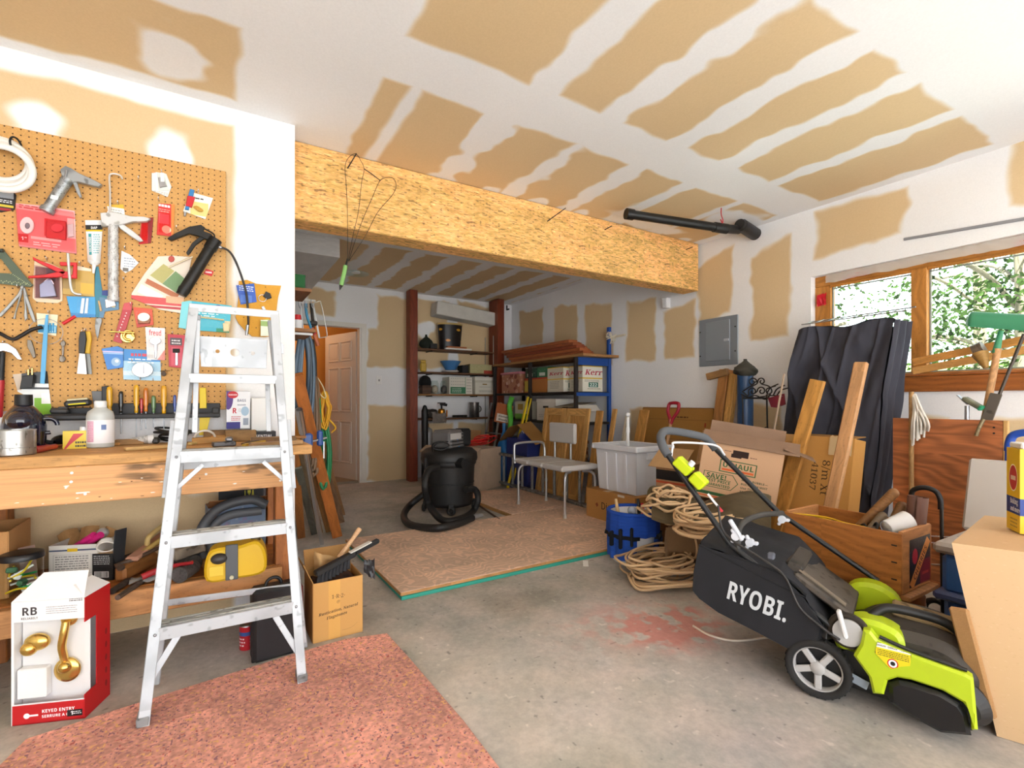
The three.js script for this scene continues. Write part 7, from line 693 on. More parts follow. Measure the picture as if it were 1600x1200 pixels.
// ---- flattened cartons, shovel, posts, blue roll against the wall
{
  const K = (z0, z1, h, x, lean, l, col, artc) => { const t = thing('flattened_carton', l, 'carton', [x, 0.002, (z0 + z1) / 2]); t.rotation.z = -lean; part(t, 'sheet', mv(printed(0.012, h, z1 - z0, { nx: artc }, kraft(col)), 0, h / 2, 0), artMat(artc, 0.85)); part(t, 'top_fold', mv(bx(0.02, 0.008, z1 - z0 - 0.01, 0.002), 0, h, 0), card_(0xa87440)); return t; };
  const a = art(320, 360, (c, w, h) => { board('#b5813f')(c, w, h); fill(c, '#a5733a', -4, 40, 330, 3); lines(c, 170, 30, 50, 1, 8, '#6a4420', 5); c.strokeStyle = '#b04a2a'; c.lineWidth = 4; c.strokeRect(100, 160, 60, 60); txt(c, 'Z', 130, 190, 30, '#b04a2a', 'bold', 'center'); fill(c, '#a8451f', 290, 50, 6, 14); }), b = art(200, 260, (c, w, h) => { board('#c09058')(c, w, h); c.strokeStyle = '#8a4a2a'; c.lineWidth = 5; c.beginPath(); c.arc(80, 120, 26, 0, 7); c.stroke(); fill(c, '#3a2a20', 70, 110, 18, 20); });
  K(-3.8, -2.92, 1.02, 3.86, 0.14, 'large flattened brown carton leaning on the right wall', '#b5813f', a); K(-3.3, -2.86, 0.72, 3.68, 0.1, 'smaller brown carton sheet leaning in front of the large one', '#c09058', b);
  const s = thing('snow_shovel', 'shovel with red D-shaped grip leaning on the flattened cartons', 'shovel', [3.5, 0.01, -3.3]), p0 = V(3.54, 0.02, -3.22), p1 = oX(1049, 655, 3.74); partW(s, 'shaft', rod(p0, p1, 0.016, 0.016), wood(0xd8ae86)); const up = p1.clone().sub(p0).normalize(), g = (dz, k) => p1.clone().addScaledVector(up, k).add(V(0, 0, dz)); partW(s, 'grip', tube([g(0, -0.05), g(-0.015, 0), g(-0.06, 0.08), g(-0.055, 0.15), g(0, 0.16), g(0.055, 0.15), g(0.06, 0.08), g(0.015, 0), g(0, -0.05)], 0.016, 60, 8, false, 0.3), plas(0xa81e34)); partW(s, 'blade', bar(p0.clone().add(V(0, 0.0, 0)), p0.clone().lerp(p1, 0.3), 0.012, 0.22, V(1, 0, 0)), plas(0x1c1c1e));
  for (const [x, zt, h, w, c, l] of [[3.86, -2.73, 1.36, 0.09, 0xb8824c, 'weathered square timber leaning beside the blue roll'], [3.84, -2.64, 1.32, 0.06, 0xd8a862, 'clean yellow timber leaning against the blue roll'], [3.62, -2.74, 0.82, 0.07, 0xdcb080, 'short pale stud standing in front of the timbers']]) single('timber_post', l, 'timber', bar([x - 0.12, 0.012, zt - 0.06], [x + 0.06, h, zt], w, w, V(0, 0, 1)), wood(c));
  single('post_block', 'old splintered block nailed at the head of the weathered timber', 'block', bar([3.83, 1.3, -2.86], [3.87, 1.34, -2.68], 0.06, 0.06), wood(0x9a7446));
  { const t = thing('blue_roll', 'tall dark blue rolled sheet standing against the right wall', 'roll', [3.78, 0.001, -2.46]); part(t, 'roll_sheet', lathe([[0.045, 0.001], [0.062, 0.001], [0.062, 1.3], [0.045, 1.3]], 20), mat(0x24456e, 0.35)); part(t, 'rag_top', mv(sheet((u, v) => { const a = u * 6.2832, r = 0.075 * Math.sin(Math.min(1, v + 0.12) * 3) * (0.8 + 0.8 * fbm(u * 9, v * 7, 3)); return [Math.cos(a) * r, v * 0.16, Math.sin(a) * r]; }, 26, 12), 0.0, 1.27, 0), cloth(0x4a463c)); }
  // scrolled iron stand
  const t = thing('iron_plant_stand', 'scrolled black wrought-iron stand beside the blue roll', 'plant stand', [3.68, 0, -2.2]), S = (pts, r = 0.005) => tube(pts.map(([x, y]) => oX(x, y, 3.68)), r, pts.length * 5, 6), sp = (cx, cy, r, a0, turns, dir = 1) => Array.from({ length: 18 }, (_, i) => { const q = i / 17, a = a0 + dir * turns * 6.2832 * q, R = r * (1 - 0.75 * q); return [cx + Math.cos(a) * R, cy + Math.sin(a) * R]; });
  for (const [pts, l] of [[[[1160, 612], [1172, 604], [1180, 597], ...sp(1176, 597, 7, 0, 1.2, -1)]], [[[1172, 605], [1182, 600], ...sp(1190, 596, 6, 3.1, 1.2)]], [[[1160, 612], [1168, 618], ...sp(1176, 612, 7, 2.6, 1.2)]], [[[1180, 614], ...sp(1190, 611, 7, 3.1, 1.2)]], [[[1190, 600], [1202, 604], [1206, 612], [1200, 616], [1198, 608], [1212, 603]]], [[[1198, 615], [1204, 606], [1216, 600]]], [[[1208, 618], [1214, 608], [1226, 602]]], [[[1214, 618], [1220, 610], [1232, 606]]], [[[1158, 616], [1174, 622], [1190, 620], [1204, 618], [1220, 619]]], [[[1168, 622], [1180, 618], [1196, 624], [1204, 616]]], [[[1168, 672], ...sp(1174, 672, 6, 3, 1)]], [[[1170, 674], [1184, 668], [1196, 676], ...sp(1198, 672, 6, 2, 1)]]]) partW(t, 'scroll', S(pts), iron); for (const x of [1196, 1160]) partW(t, 'leg', rod(oX(x + (x > 1180 ? 2 : 0), 616, 3.68), (() => { const q = oX(x + 6, 690, 3.68); return V(q.x, 0.005, q.z); })(), 0.006), iron); for (const y of [622, 672]) partW(t, 'shelf_ring', rod(oX(1160, y, 3.68), oX(1202, y, 3.68), 0.007), iron);
  single('pruning_saw_red', 'short dark red toothed saw lodged on the iron stand', 'saw', (() => { const o = [[1201, 622], [1226, 615], [1228, 632], [1214, 637], [1206, 636]].map(([x, y]) => { const p = oX(x, y, 3.66); return [p.z, p.y]; }); return ext(o, 0.012, 0.001).rotateY(-Math.PI / 2).translate(3.66, 0, 0); })(), mat(0x7a1f30, 0.5)); }
// ---- black draped frame
{
  const t = thing('draped_frame', 'folding wire frame covered in wrinkled black cloth leaning under the window', 'frame', [3.66, 0, -1.7]), m = cloth(0x44444f), X = (y) => 3.6 + 0.06 * y; const cor = (px, py) => { let x = X(1), p; for (let i = 0; i < 4; i++) { p = oX(px, py, x); x = X(p.y); } return p; };
  const TL = cor(1256, 517), TR = cor(1402, 500), BL = cor(1200, 800), BR = cor(1358, 830); for (const [b, a] of [[BL, TL], [BR, TR]]) { const k = (0.02 - a.y) / (b.y - a.y); b.lerpVectors(a, b, k); }
  const F = (u, v) => { const a = TL.clone().lerp(TR, u), b = BL.clone().lerp(BR, u); return a.lerp(b, v); }, wr = (u, v) => 0.06 * Math.sin((u * 1.6 + v * 1.1) * 7 + 2 * fbm(u * 3, v * 3, 2)) * fbm(u * 2 + 3, v * 2, 2) + 0.02 * (fbm(u * 7, v * 12, 3) - 0.5) + 0.034 * (1 - Math.abs(Math.sin((v * 1.9 - u * 1.5) * 5 + 3 * fbm(u * 2 + 9, v * 2, 2)))) ** 3 * sst(0.3, 0.6, fbm(u * 3, v * 3 + 7, 2)) + 0.02 * (1 - Math.abs(Math.sin((v * 0.6 + u * 2.2) * 6 + 4 * fbm(u * 3, v * 2 + 4, 2)))) ** 4 + 0.03 * Math.exp(-((u - 0.12 - v * 0.5) ** 2) * 50) * (1 - v);
  partW(t, 'cloth_front', sheet((u, v) => F(u, v).add(V(-0.05 - wr(u, v), 0.012 * Math.sin(u * 9) * (1 - v), 0)), 90, 90), m); partW(t, 'cloth_side', sheet((u, v) => F(0, v).add(V(-0.05 + 0.16 * u - wr(0, v) * (1 - u) , -0.02 * u, -0.05 * u * (0.4 + v) + 0.012 * fbm(u * 6, v * 14, 2))), 10, 40), m); partW(t, 'cloth_side', sheet((u, v) => F(1, v).add(V(-0.05 + 0.19 * u - wr(1, v) * (1 - u), 0.0, 0.016 * Math.sin(u * 14) + 0.016 * fbm(u * 5, v * 9, 2) + 0.01 * u)), 20, 40), m); partW(t, 'cloth_back', sheet((u, v) => F(u, v).add(V(0.14, -0.02, 0)), 4, 4), m); partW(t, 'cloth_top', sheet((u, v) => F(u, 0).add(V(-0.05 + 0.19 * v, 0.012 * Math.sin(u * 9) * (1 - v) + 0.015 * fbm(u * 8, v * 3, 2) - 0.02 * Math.sin(v * 3.1), 0)), 30, 6), m);
  for (const dx of [-0.02, 0.11]) partW(t, 'top_rod', rod(F(-0.01, 0).add(V(dx, dx > 0 ? 0.075 : 0.045, 0)), F(1.1, 0).add(V(dx, dx > 0 ? 0.085 : 0.05, 0)), 0.004), steel); for (let k = 0; k < 9; k++) partW(t, 'cross_wire', rod(F(0.02 + k * 0.13, 0).add(V(-0.02, 0.045, 0)), F(0.02 + k * 0.13, 0).add(V(0.11, 0.08, 0)), 0.0028), steel);
  const n0 = cor(1250, 585).add(V(-0.17, 0, -0.02)), n1 = cor(1234, 672).add(V(-0.17, 0, -0.02)); const s = thing('tack_strip', 'thin pale tack strip with nails standing against the black cloth', 'strip', n1); partW(s, 'strip', bar(n1.clone().lerp(n0, -2.0), n0, 0.014, 0.008, V(0, 0, 1)), wood(0xe0cdbb)); for (let k = 0; k < 5; k++) { const q = n1.clone().lerp(n0, 0.1 + k * 0.17); partW(s, 'nail', rod(q, q.clone().add(V(-0.002, 0, 0.02)), 0.0016), steel); }
}
// ---- boards and the tall tilted carton
{
  const a = art(230, 400, (c, w, h) => { board('#d29a50')(c, w, h); fill(c, '#dcae6c', -4, 0, 60, 40); fill(c, '#dcae6c', 150, 0, 60, 44); txt(c, '8/m Xt', 150, 120, 34, '#3c2a18', 'normal', 'center', 'serif', 1.55); txt(c, '41037', 112, 120, 30, '#3c2a18', 'normal', 'center', 'serif', 1.6); txt(c, 'Pd', 104, 280, 32, '#3c2a18', 'normal', 'center', 'serif', 1.6); c.strokeStyle = '#3c2a18'; c.lineWidth = 3; c.beginPath(); c.arc(164, 262, 22, 0, 7); c.stroke(); txt(c, '9', 164, 262, 28, '#3c2a18', 'normal', 'center', 'serif', 1.2); });
  const t = thing('tall_carton', 'tall tan carton with handwritten numbers tilted against the black cloth', 'box', [3.2, 0.006, -1.67], Math.PI * 0.5 * -1 + 0.0); t.rotation.set(0, 0, 0); const W = 0.42, H = 0.86, D = 0.14; t.rotation.z = -0.16; part(t, 'carton', mv(printed(D, H, W, { nx: a }, kraft('#c48c44')), D / 2, H / 2, 0, 0.02), artMat(a, 0.85)); part(t, 'top_flap', mv(bx(0.14, 0.005, W - 0.04), D / 2 + 0.02, H + 0.012, 0.02, 0, 0, 0.2), card_(0xb98646)); part(t, 'torn_tape', sheet((u, v) => [-0.004 - 0.01 * v, H - 0.12 * v + 0.02 * fbm(u * 9, v * 4, 2), 0.08 + u * 0.13], 10, 8), mat(0xd8bd90, 0.35));
  const cv = (px, py, x) => oX(px, py, x); { const b = cv(1278, 594, 3.26), q = cv(1205, 850, 3.2); single('nailed_board', 'old yellow board with nail holes leaning on the tall carton', 'board', bar(q.clone().lerp(b, -0.1).setY(0.012), b, 0.085, 0.035, V(0, 0, 1)), mat(0xdca455, 0.6, 0, { map: woodTex })); } { const b = cv(1346, 566, 3.28), q = cv(1304, 800, 3.12); const e = q.clone().lerp(b, -0.75); e.y = 0.012; single('smooth_plank', 'smooth beige plank leaning upright beside the tall carton', 'plank', bar(e, b, 0.075, 0.03, V(0, 0, 1), 0.008), wood(0xd9a878)); } { const b = cv(1236, 690, 3.3), q = cv(1206, 850, 3.18); single('wide_board', 'wide orange-tan board leaning left of the tall carton', 'board', bar(q.clone().setY(0.012), b.clone().add(V(0, 0, -0.02)), 0.13, 0.02, V(0, 0, 1)), wood(0xd19a52)); }
}
// ---- moving box, canvas, rope heap
{
  const g = '#2f5a30', o = '#d8622c', a = art(460, 400, (c, w, h) => { board('#cda37e')(c, w, h); fill(c, '#2a1812', 180, 30, 90, 44); fill(c, '#2a1812', 172, 56, 60, 26); lines(c, 130, 40, 44, 1, 9, '#6a5040', 5); lines(c, 280, 62, 44, 1, 9, '#6a5040', 5); c.strokeStyle = g; c.lineWidth = 6; c.strokeRect(118, 110, 206, 82); txt(c, 'U-HAUL', 221, 142, 50, g, 'bold', 'center', 'sans-serif', 0, 190); fill(c, o, 130, 168, 184, 14); c.lineWidth = 4; c.beginPath(); c.moveTo(30, 210); c.lineTo(200, 210); c.lineTo(236, 262); c.lineTo(200, 316); c.lineTo(30, 316); c.closePath(); c.stroke(); txt(c, 'SAVE!', 46, 236, 46, g); txt(c, 'BEST PRICE', 44, 270, 28, g, 'bold', 'left', 'sans-serif', 0, 150); txt(c, 'GUARANTEED', 44, 298, 26, g, 'bold', 'left', 'sans-serif', 0, 150); fill(c, g, 40, 252, 154, 3); ['NOT A RUBBLE—', 'BUILT A NEW MOST', 'Use This', 'FREE Boxes'].forEach((s, i) => txt(c, s, 252, 226 + i * 27, 20, '#3f4a30', 'bold', 'left', 'sans-serif', 0, 150)); fill(c, g, -4, 352, 470, 22); fill(c, o, -4, 380, 470, 10); txt(c, 'uhaul.com', 250, 363, 16, '#e0d8b0', 'bold', 'center'); });
  const sup = thing('canvas_carton', 'brown carton hidden under the canvas below the moving box', 'box', [2.93, 0.001, -1.98], 0.535); part(sup, 'box_body', mv(bx(0.25, 0.385, 0.4, 0.004), 0, 0.194, 0), card_(0x8a6036));
  const t = thing('moving_box', 'open U-Haul moving box with green and orange print', 'box', [2.93, 0.435, -1.98], 0.535), W = 0.27, H = 0.36, D = 0.46, k = kraft('#c39a74'); t.rotation.order = 'YXZ'; t.rotation.x = 0.15; part(t, 'carton', M(mv(printed(0.006, H, D, { nx: a }, k), -W / 2, H / 2, 0), mv(printed(0.006, H, D, {}, k), W / 2, H / 2, 0), mv(printed(W, H, 0.006, {}, k), 0, H / 2, D / 2), mv(printed(W, H, 0.006, {}, k), 0, H / 2, -D / 2), mv(printed(W, 0.006, D, {}, k), 0, 0.003, 0)), artMat(a, 0.85)); const fm = card_(0x9c7c64); part(t, 'flap', mv(bx(0.15, 0.005, D + 0.1, 0.001), -W / 2 + 0.05, H + 0.035, 0.03, 0, 0, 0.45), fm); part(t, 'flap', mv(bx(0.14, 0.005, D, 0.001), W / 2 + 0.0, H + 0.06, 0, 0, 0, 1.3), fm); part(t, 'flap', mv(bx(W, 0.005, 0.18, 0.001), 0, H + 0.01, D / 2 + 0.08, 0.25), fm);
  const b2 = thing('side_carton', 'opened carton with orange stripe behind the mower grip', 'box', [2.97, 0.27, -2.43], 0.1), a2 = art(200, 200, (c, w, h) => { board('#b98a60')(c, w, h); fill(c, '#2a2420', 0, 30, 210, 40); fill(c, '#c8502c', 0, 76, 210, 8); lines(c, 60, 110, 100, 3, 14, '#6a4a30', 5); }); part(b2, 'carton', mv(printed(0.26, 0.36, 0.28, { nx: a2, pz: a2 }, kraft('#b98a60')), 0, 0.18, 0), artMat(a2, 0.85)); part(b2, 'flap', mv(bx(0.2, 0.005, 0.28), -0.15, 0.4, 0, 0, 0, 0.7), card_(0xc9a070)); const su2 = thing('lower_carton', 'brown carton under the opened carton behind the rope heap', 'box', [2.97, 0.001, -2.43], 0); part(su2, 'box_body', mv(bx(0.34, 0.262, 0.29, 0.004), 0, 0.132, 0), card_(0x8f653a));
  // olive canvas draped over
  const cp = [[1022, 778, 0.42], [1070, 766, 0.44], [1110, 790, 0.42], [1180, 800, 0.39], [1200, 830, 0.3]]; single('canvas_tarp', 'folded olive canvas tarp draped below the moving box', 'tarp', sheet((u, v) => { const x = lerp(1018, 1205, u), yb = 762 + 30 * u + 10 * Math.sin(u * 6), d = lerp(3.2, 2.85, v) - 0.42 * u, py = yb + v * 52 + 8 * Math.sin(u * 5 + v * 3), p = V(0, EYE, 0).addScaledVector(ray(x, py), d); p.y += 0.03 * fbm(u * 6, v * 5, 3); return p; }, 40, 20), cloth(0x6b5c42)); { const p0 = oY(1022, 772, 0.42), p1 = oY(1085, 795, 0.4); single('canvas_roll', 'thick rolled end of the olive canvas beside the tote', 'tarp', tube([p0, p0.clone().lerp(p1, 0.5).add(V(0, 0.03, 0)), p1], 0.06, 20, 12), cloth(0x7a6a4e)); }
  { const t2 = thing('crushed_carton', 'crushed brown carton and paper buried in the rope', 'box', [2.61, 0.001, -2.1], 0.5); part(t2, 'body', mv(bx(0.26, 0.28, 0.24, 0.02), 0, 0.14, 0, 0.05, 0, 0.06), card_(0xa68462)); part(t2, 'loose_flap', mv(bx(0.2, 0.16, 0.006, 0.001), -0.08, 0.19, 0.15, -0.25, -0.25, 0.35), card_(0xb58a5c)); part(t2, 'loose_flap', mv(bx(0.006, 0.22, 0.22, 0.001), -0.17, 0.2, 0.02, 0, 0, 0.35), card_(0x9c7a58)); }
  const rope = mat(0xd9b58a, 0.8), heap = (name, l, c, R, n, hh, sx = 1) => { const q = thing(name, l, 'rope', c); for (let k = 0; k < n; k++) { const r = R * rr(0.45, 1), pts = [], cx = rr(-0.3, 0.3) * R, cz = rr(-0.3, 0.3) * R, ph = rnd() * 6, y0 = 0.008 + hh * k / n; for (let i = 0; i < 9; i++) { const a = ph + i / 9 * 6.2832, rr_ = r * (0.85 + 0.3 * rnd()); pts.push([(cx + Math.cos(a) * rr_) * sx, y0 + rnd() * hh * 0.3, cz + Math.sin(a) * rr_ * 0.8]); } part(q, 'rope_loop', tube(pts, 0.008, 54, 5, true), rope); } return q; };
  heap('rope_heap', 'heap of tan rope loops on the concrete by the mower bag', oY(1040, 905, 0), 0.25, 24, 0.12, 1.15); heap('rope_coil', 'tan rope tangled over the crushed carton', oY(1046, 822, 0.29), 0.17, 16, 0.2); heap('rope_bundle', 'bundle of tan rope lying below the canvas', oY(1118, 838, 0.32), 0.22, 18, 0.12, 1.3);
  single('rope_end', 'loose rope loop reaching out across the concrete floor', 'rope', tube([oY(1060, 915, 0.008), oY(1010, 905, 0.008), oY(975, 893, 0.008), oY(970, 880, 0.008), oY(985, 871, 0.008), oY(1010, 872, 0.008), oY(1030, 880, 0.02)], 0.0065, 50, 6), rope); single('floor_cord', 'pale piece of cord curving out from under the mower bag', 'cord', tube([oY(1083, 978, 0.006), oY(1110, 993, 0.006), oY(1150, 1001, 0.006), oY(1200, 996, 0.006)], 0.0055, 30, 6), plas(0xe9d9c6)); single('rope_drop', 'rope strand hanging down the front of the crushed carton', 'rope', tube([oY(1052, 812, 0.36), oY(1078, 825, 0.34), oY(1088, 850, 0.26), oY(1085, 872, 0.14), oY(1060, 858, 0.16), oY(1045, 880, 0.08)], 0.0065, 40, 6), rope);
}
// ---- fruit crate with tools, on a second box
{
  const t = thing('fruit_crate', 'orange wooden cherry crate with fruit label on its end', 'crate', [2.55, 0.286, -1.115]), w = wood(0xb8763a, 0.5), L = art(220, 240, (c) => { fill(c, '#2a2024', -4, -4, 230, 250); speck(c, 220, 130, 200, ['#5a7a4a', '#8a9a6a', '#3a5a7a', '#c0c8b0'], 8); c.fillStyle = '#b01a2a'; c.beginPath(); c.ellipse(56, 90, 28, 40, 0, 0, 7); c.fill(); fill(c, '#7a1420', 110, 120, 120, 130); c.save(); c.translate(110, 130); c.rotate(-0.86); fill(c, '#d98a3a', -140, -24, 280, 48); txt(c, 'CHERRIES', 0, 2, 42, '#5a2410', 'bold', 'center'); c.restore(); lines(c, 130, 184, 70, 1, 8, '#c04030', 14); });
  for (const x of [-0.146, 0.146]) part(t, 'side_board', mv(bx(0.01, 0.25, 0.48, 0.002), x, 0.127, 0), w); for (const z of [-0.232, 0.232]) part(t, 'end_board', mv(bx(0.28, 0.256, 0.016, 0.002), 0, 0.13, z), wood(0xc98e58)); part(t, 'bottom_board', mv(bx(0.28, 0.008, 0.47, 0.001), 0, 0.005, 0), w); part(t, 'paper_label', mv(quadArt(L, 0.21, 0.2), 0.03, 0.115, 0.2408), artMat(L, 0.4)); for (const y of [0.06, 0.13, 0.2]) for (const z of [0.215]) part(t, 'nail_mark', mv(bx(0.002, 0.006, 0.02), -0.1515, y, z), iron);
  for (const [a, b, r, c, l] of [[[2.56, 0.36, -1.2], [2.66, 0.66, -1.0], 0.022, 0x9a6e42, 'thick wooden hammer handle sticking out of the fruit crate'], [[2.6, 0.36, -1.05], [2.69, 0.6, -0.98], 0.022, 0x8a6038, 'second wooden handle leaning in the fruit crate'], [[2.5, 0.4, -1.1], [2.6, 0.56, -1.02], 0.018, 0x7a6a58, 'grey rubber tool handle in the fruit crate']]) single('hammer_shaft', l, 'hammer', M(rod(a, b, r * 0.8, r), mv(sph(r), ...b)), wood(c)); { const q = thing('plastic_cup', 'white plastic cup lying on its side in the fruit crate', 'cup', [2.58, 0.47, -0.98]); part(q, 'cup_wall', mv(lathe([[0, 0], [0.03, 0], [0.045, 0.1], [0.048, 0.1], [0.033, -0.003]], 22), -0.04, 0.05, 0.0, 0.5, 0.3, -1.1), plas(0xeeeef0, 0.35)); part(q, 'clear_tray', mv(bx(0.08, 0.02, 0.05, 0.006), -0.01, 0.07, 0.05, 0, 0.3, 0.2), clear()); } { const q = thing('leather_roll', 'brown rolled leather sheet standing in the fruit crate corner', 'roll', [2.645, 0.34, -0.935]); part(q, 'roll', sheet((u, v) => { const a = u * 9, r = 0.016 + 0.0035 * a; return [Math.cos(a) * r + 0.0, v * 0.32, Math.sin(a) * r]; }, 40, 4).rotateX(0.06).rotateZ(-0.06), mat(0x6e4a3c, 0.5)); } single('yellow_twine', 'thin yellow cord along the crate edge', 'cord', tube([[2.43, 0.53, -1.33], [2.46, 0.535, -1.2], [2.44, 0.53, -1.1], [2.47, 0.52, -1.02], [2.52, 0.5, -1.1], [2.47, 0.53, -1.25]], 0.004, 40, 6), plas(0xe6b81e)); { const q = thing('wire_clips', 'black metal clips heaped in the fruit crate', 'clips', [2.5, 0.47, -1.05]); for (let k = 0; k < 5; k++) part(q, 'clip', mv(tor(0.022, 0.005, 4.6, 14, 6), rr(-0.04, 0.05), 0.02 + 0.008 * k, rr(-0.05, 0.05), rnd() * 2, rnd() * 2), black); } single('crate_filler', 'dark jumble of old rags filling the fruit crate', 'rags', sheet((u, v) => [2.415 + u * 0.27, 0.43 + 0.07 * fbm(u * 4, v * 6, 3), -1.335 + v * 0.44], 20, 26), cloth(0x4a3828));
  const b = thing('metal_drum', 'brown lidded metal drum under the fruit crate', 'drum', [2.56, 0.001, -1.1]); part(b, 'drum_wall', mv(lathe([[0, 0], [0.13, 0], [0.14, 0.02], [0.14, 0.25], [0.13, 0.26], [0, 0.26]], 30), 0, 0, 0.02).scale(0.95, 1, 1.55), mat(0x8a5428, 0.35, 0.3)); part(b, 'rim', mv(bx(0.3, 0.022, 0.5, 0.004), 0, 0.272, 0), wood(0xb07a48)); part(b, 'label_plate', mv(bx(0.07, 0.09, 0.004), 0.08, 0.15, 0.226, 0, 0.35), mat(0xb8b4ae, 0.5));
}
// ---- panel, rake, mop, window boards, cart, totes, near carton
{
  { const w = dataTex(512, 512, (u, v, o) => { const b = Math.floor(v * 5), q = fbm(u * 3 + b * 7, v * 16, 2), r = Math.sin((v * 60 + q * 10 + 6 * Math.exp(-((u - 0.5 - 0.1 * b) ** 2) * 10)) * 2), s = fbm(u * 12, v * 200 + b * 3, 2); let k = 0.92 + 0.1 * r - 0.16 * (s - 0.5) + 0.1 * (hsh(b, 3) - 0.5); o[0] = 182 * k; o[1] = 108 * k; o[2] = 62 * k; }); const t = thing('veneer_panel', 'dark walnut-look veneer tabletop standing on edge under the window', 'tabletop', [3.52, 0.001, -1.1]); const zs = [oX(1395, 700, 3.5).z, oX(1567, 700, 3.5).z], y = oX(1560, 657, 3.5).y, g = bx(0.022, y, zs[1] - zs[0], 0.002); planeUV(g, (x, yy, z) => [z / 0.9 + 0.5, yy / y + 0.5]); partW(t, 'veneer_sheet', g.translate(3.51, y / 2, (zs[0] + zs[1]) / 2), mat(0xffffff, 0.4, 0, { map: w })); partW(t, 'edge_strip', mv(bx(0.03, y, 0.018, 0.002), 3.512, y / 2, zs[1] + 0.01), wood(0xd8ae70)); for (const [px, py] of [[1553, 668], [1553, 677]]) { const p = oX(px, py, 3.498); partW(t, 'screw_hole', mv(cyl(0.005, 0.005, 0.004, 8), p.x, p.y, p.z, 0, 0, Math.PI / 2), black); } }
  const X = (px, py, x = 3.66) => oX(px, py, x);
  { const t = thing('leaf_rake', 'green metal rake head up against the window on a wooden shaft', 'rake', [3.6, 0, -1]), m = mat(0x3f8f68, 0.4); partW(t, 'handle', rod(V(3.56, 0.01, X(1500, 660).z), X(1559, 545, 3.7), 0.018, 0.016), wood(0xd8a878)); partW(t, 'ferrule', rod(X(1556, 552, 3.7), X(1564, 517, 3.72), 0.018, 0.012), m); const L = X(1508, 503, 3.72), R = X(1610, 510, 3.72); partW(t, 'rake_head', sheet((u, v) => { const p = L.clone().lerp(R, u), a = -0.4 + v * 2.2, r = 0.075 * Math.min(1, Math.sin(Math.min(1, u * 7) * 1.57)); return p.add(V(-Math.sin(a) * r * 0.8, 0.0 - Math.cos(a) * r * -1 - 0.012, 0)); }, 24, 10), m); for (let k = 0; k < 12; k++) { const p = L.clone().lerp(R, 0.14 + k * 0.078); partW(t, 'tine', rod(p.clone().add(V(-0.01, 0.04, 0)), p.clone().add(V(-0.045, 0.03, 0.006)), 0.003, 0.002, 6), mat(0xd8cfae, 0.5)); } }
  { const t = thing('thin_shaft_tool', 'thin dark steel shaft with wide chisel blade leaning at the window', 'scraper', [3.6, 0, -0.8]); const a = X(1600, 522, 3.7), b = X(1548, 650, 3.62); partW(t, 'shaft', rod(b.clone().lerp(a, -0.0), a, 0.008, 0.008), dirty(0x5a5048, 0.5, 0.5)); partW(t, 'blade', bar(X(1541, 658, 3.6), X(1557, 615, 3.63), 0.006, 0.05, V(1, 0, 0)), dirty(0x6a625a, 0.5, 0.5)); partW(t, 'lower_shaft', rod(V(3.58, 0.01, X(1535, 660, 3.6).z), X(1541, 658, 3.6), 0.01, 0.01), iron); const p = thing('short_spike', 'short pointed grey tool hanging in front of the veneer panel', 'spike', X(1525, 680, 3.46)); partW(p, 'spike', tube([X(1537, 655, 3.47), X(1530, 668, 3.46), X(1525, 681, 3.46)], 0.009, 10, 6), dirty(0x9a8a68, 0.5, 0.4)); }
  { const t = thing('squeegee', 'green-ended squeegee on a grey metal handle', 'squeegee', [3.6, 0, -1.05]), a = X(1509, 655, 3.58), b = X(1511, 634, 3.6); partW(t, 'handle', rod(a.clone().setY(0.01), b, 0.011, 0.011), steel); partW(t, 'rubber_bar', bar(X(1506, 622, 3.62), X(1534, 638, 3.6), 0.025, 0.04, undefined, 0.006), dirty(0x8a8a70, 0.6)); partW(t, 'end_cap', bar(X(1530, 636, 3.6), X(1536, 639, 3.6), 0.03, 0.045, undefined, 0.006), plas(0x1f8a60)); partW(t, 'wing', bar(X(1496, 617, 3.62), X(1512, 632, 3.61), 0.006, 0.02), steel); }
  { const p = X(1524, 545, 3.74), t = thing('steel_shoe', 'worn metal ferrule with brown wooden block lying on the boards at the window', 'ferrule', p); partW(t, 'ferrule', rod(X(1522, 550, 3.72), X(1538, 544, 3.72), 0.04, 0.045, 8), dirty(0x8a7a6a, 0.45, 0.5)); partW(t, 'wedge', rod(X(1531, 552, 3.7), X(1541, 575, 3.68), 0.04, 0.012, 6), wood(0xb08a4a)); }
  for (const [y0, y1, l, c] of [[566, 531, 'upper pine trim strip leaning across the window', 0xd99a4c], [580, 547, 'lower pine trim strip leaning across the window', 0xe0a860]]) { const a = X(1426, y0, 3.86), b = X(1600, y1, 3.86), e = a.clone().lerp(b, 1.5); single('trim_strip', l, 'trim board', bar(a, e, 0.045, 0.02, V(0, 1, 0)), wood(c)); }
  { const t = thing('string_mop', 'white string mop head hanging beside the black cloth', 'mop', X(1438, 690, 3.46)); for (let k = 0; k < 22; k++) { const u = k / 22, x0 = 1424 + 6 * rnd(), x1 = lerp(1424, 1451, u) + rr(-2, 2), yb = lerp(694, 674, u) + rr(-8, 4); partW(t, 'strand', tube([X(x0, 616, 3.47), X(lerp(x0, x1, 0.4) + 2, 640, 3.46 + rr(-0.02, 0.02)), X(x1, 662, 3.455 + rr(-0.03, 0.02)), X(x1 - 1, yb, 3.46)], 0.006, 14, 5), mat(0xd8d0c4, 0.9)); } partW(t, 'handle', rod(X(1424, 640, 3.46).setY(0.01), X(1424, 612, 3.47), 0.012, 0.012), wood(0xb08a58)); }
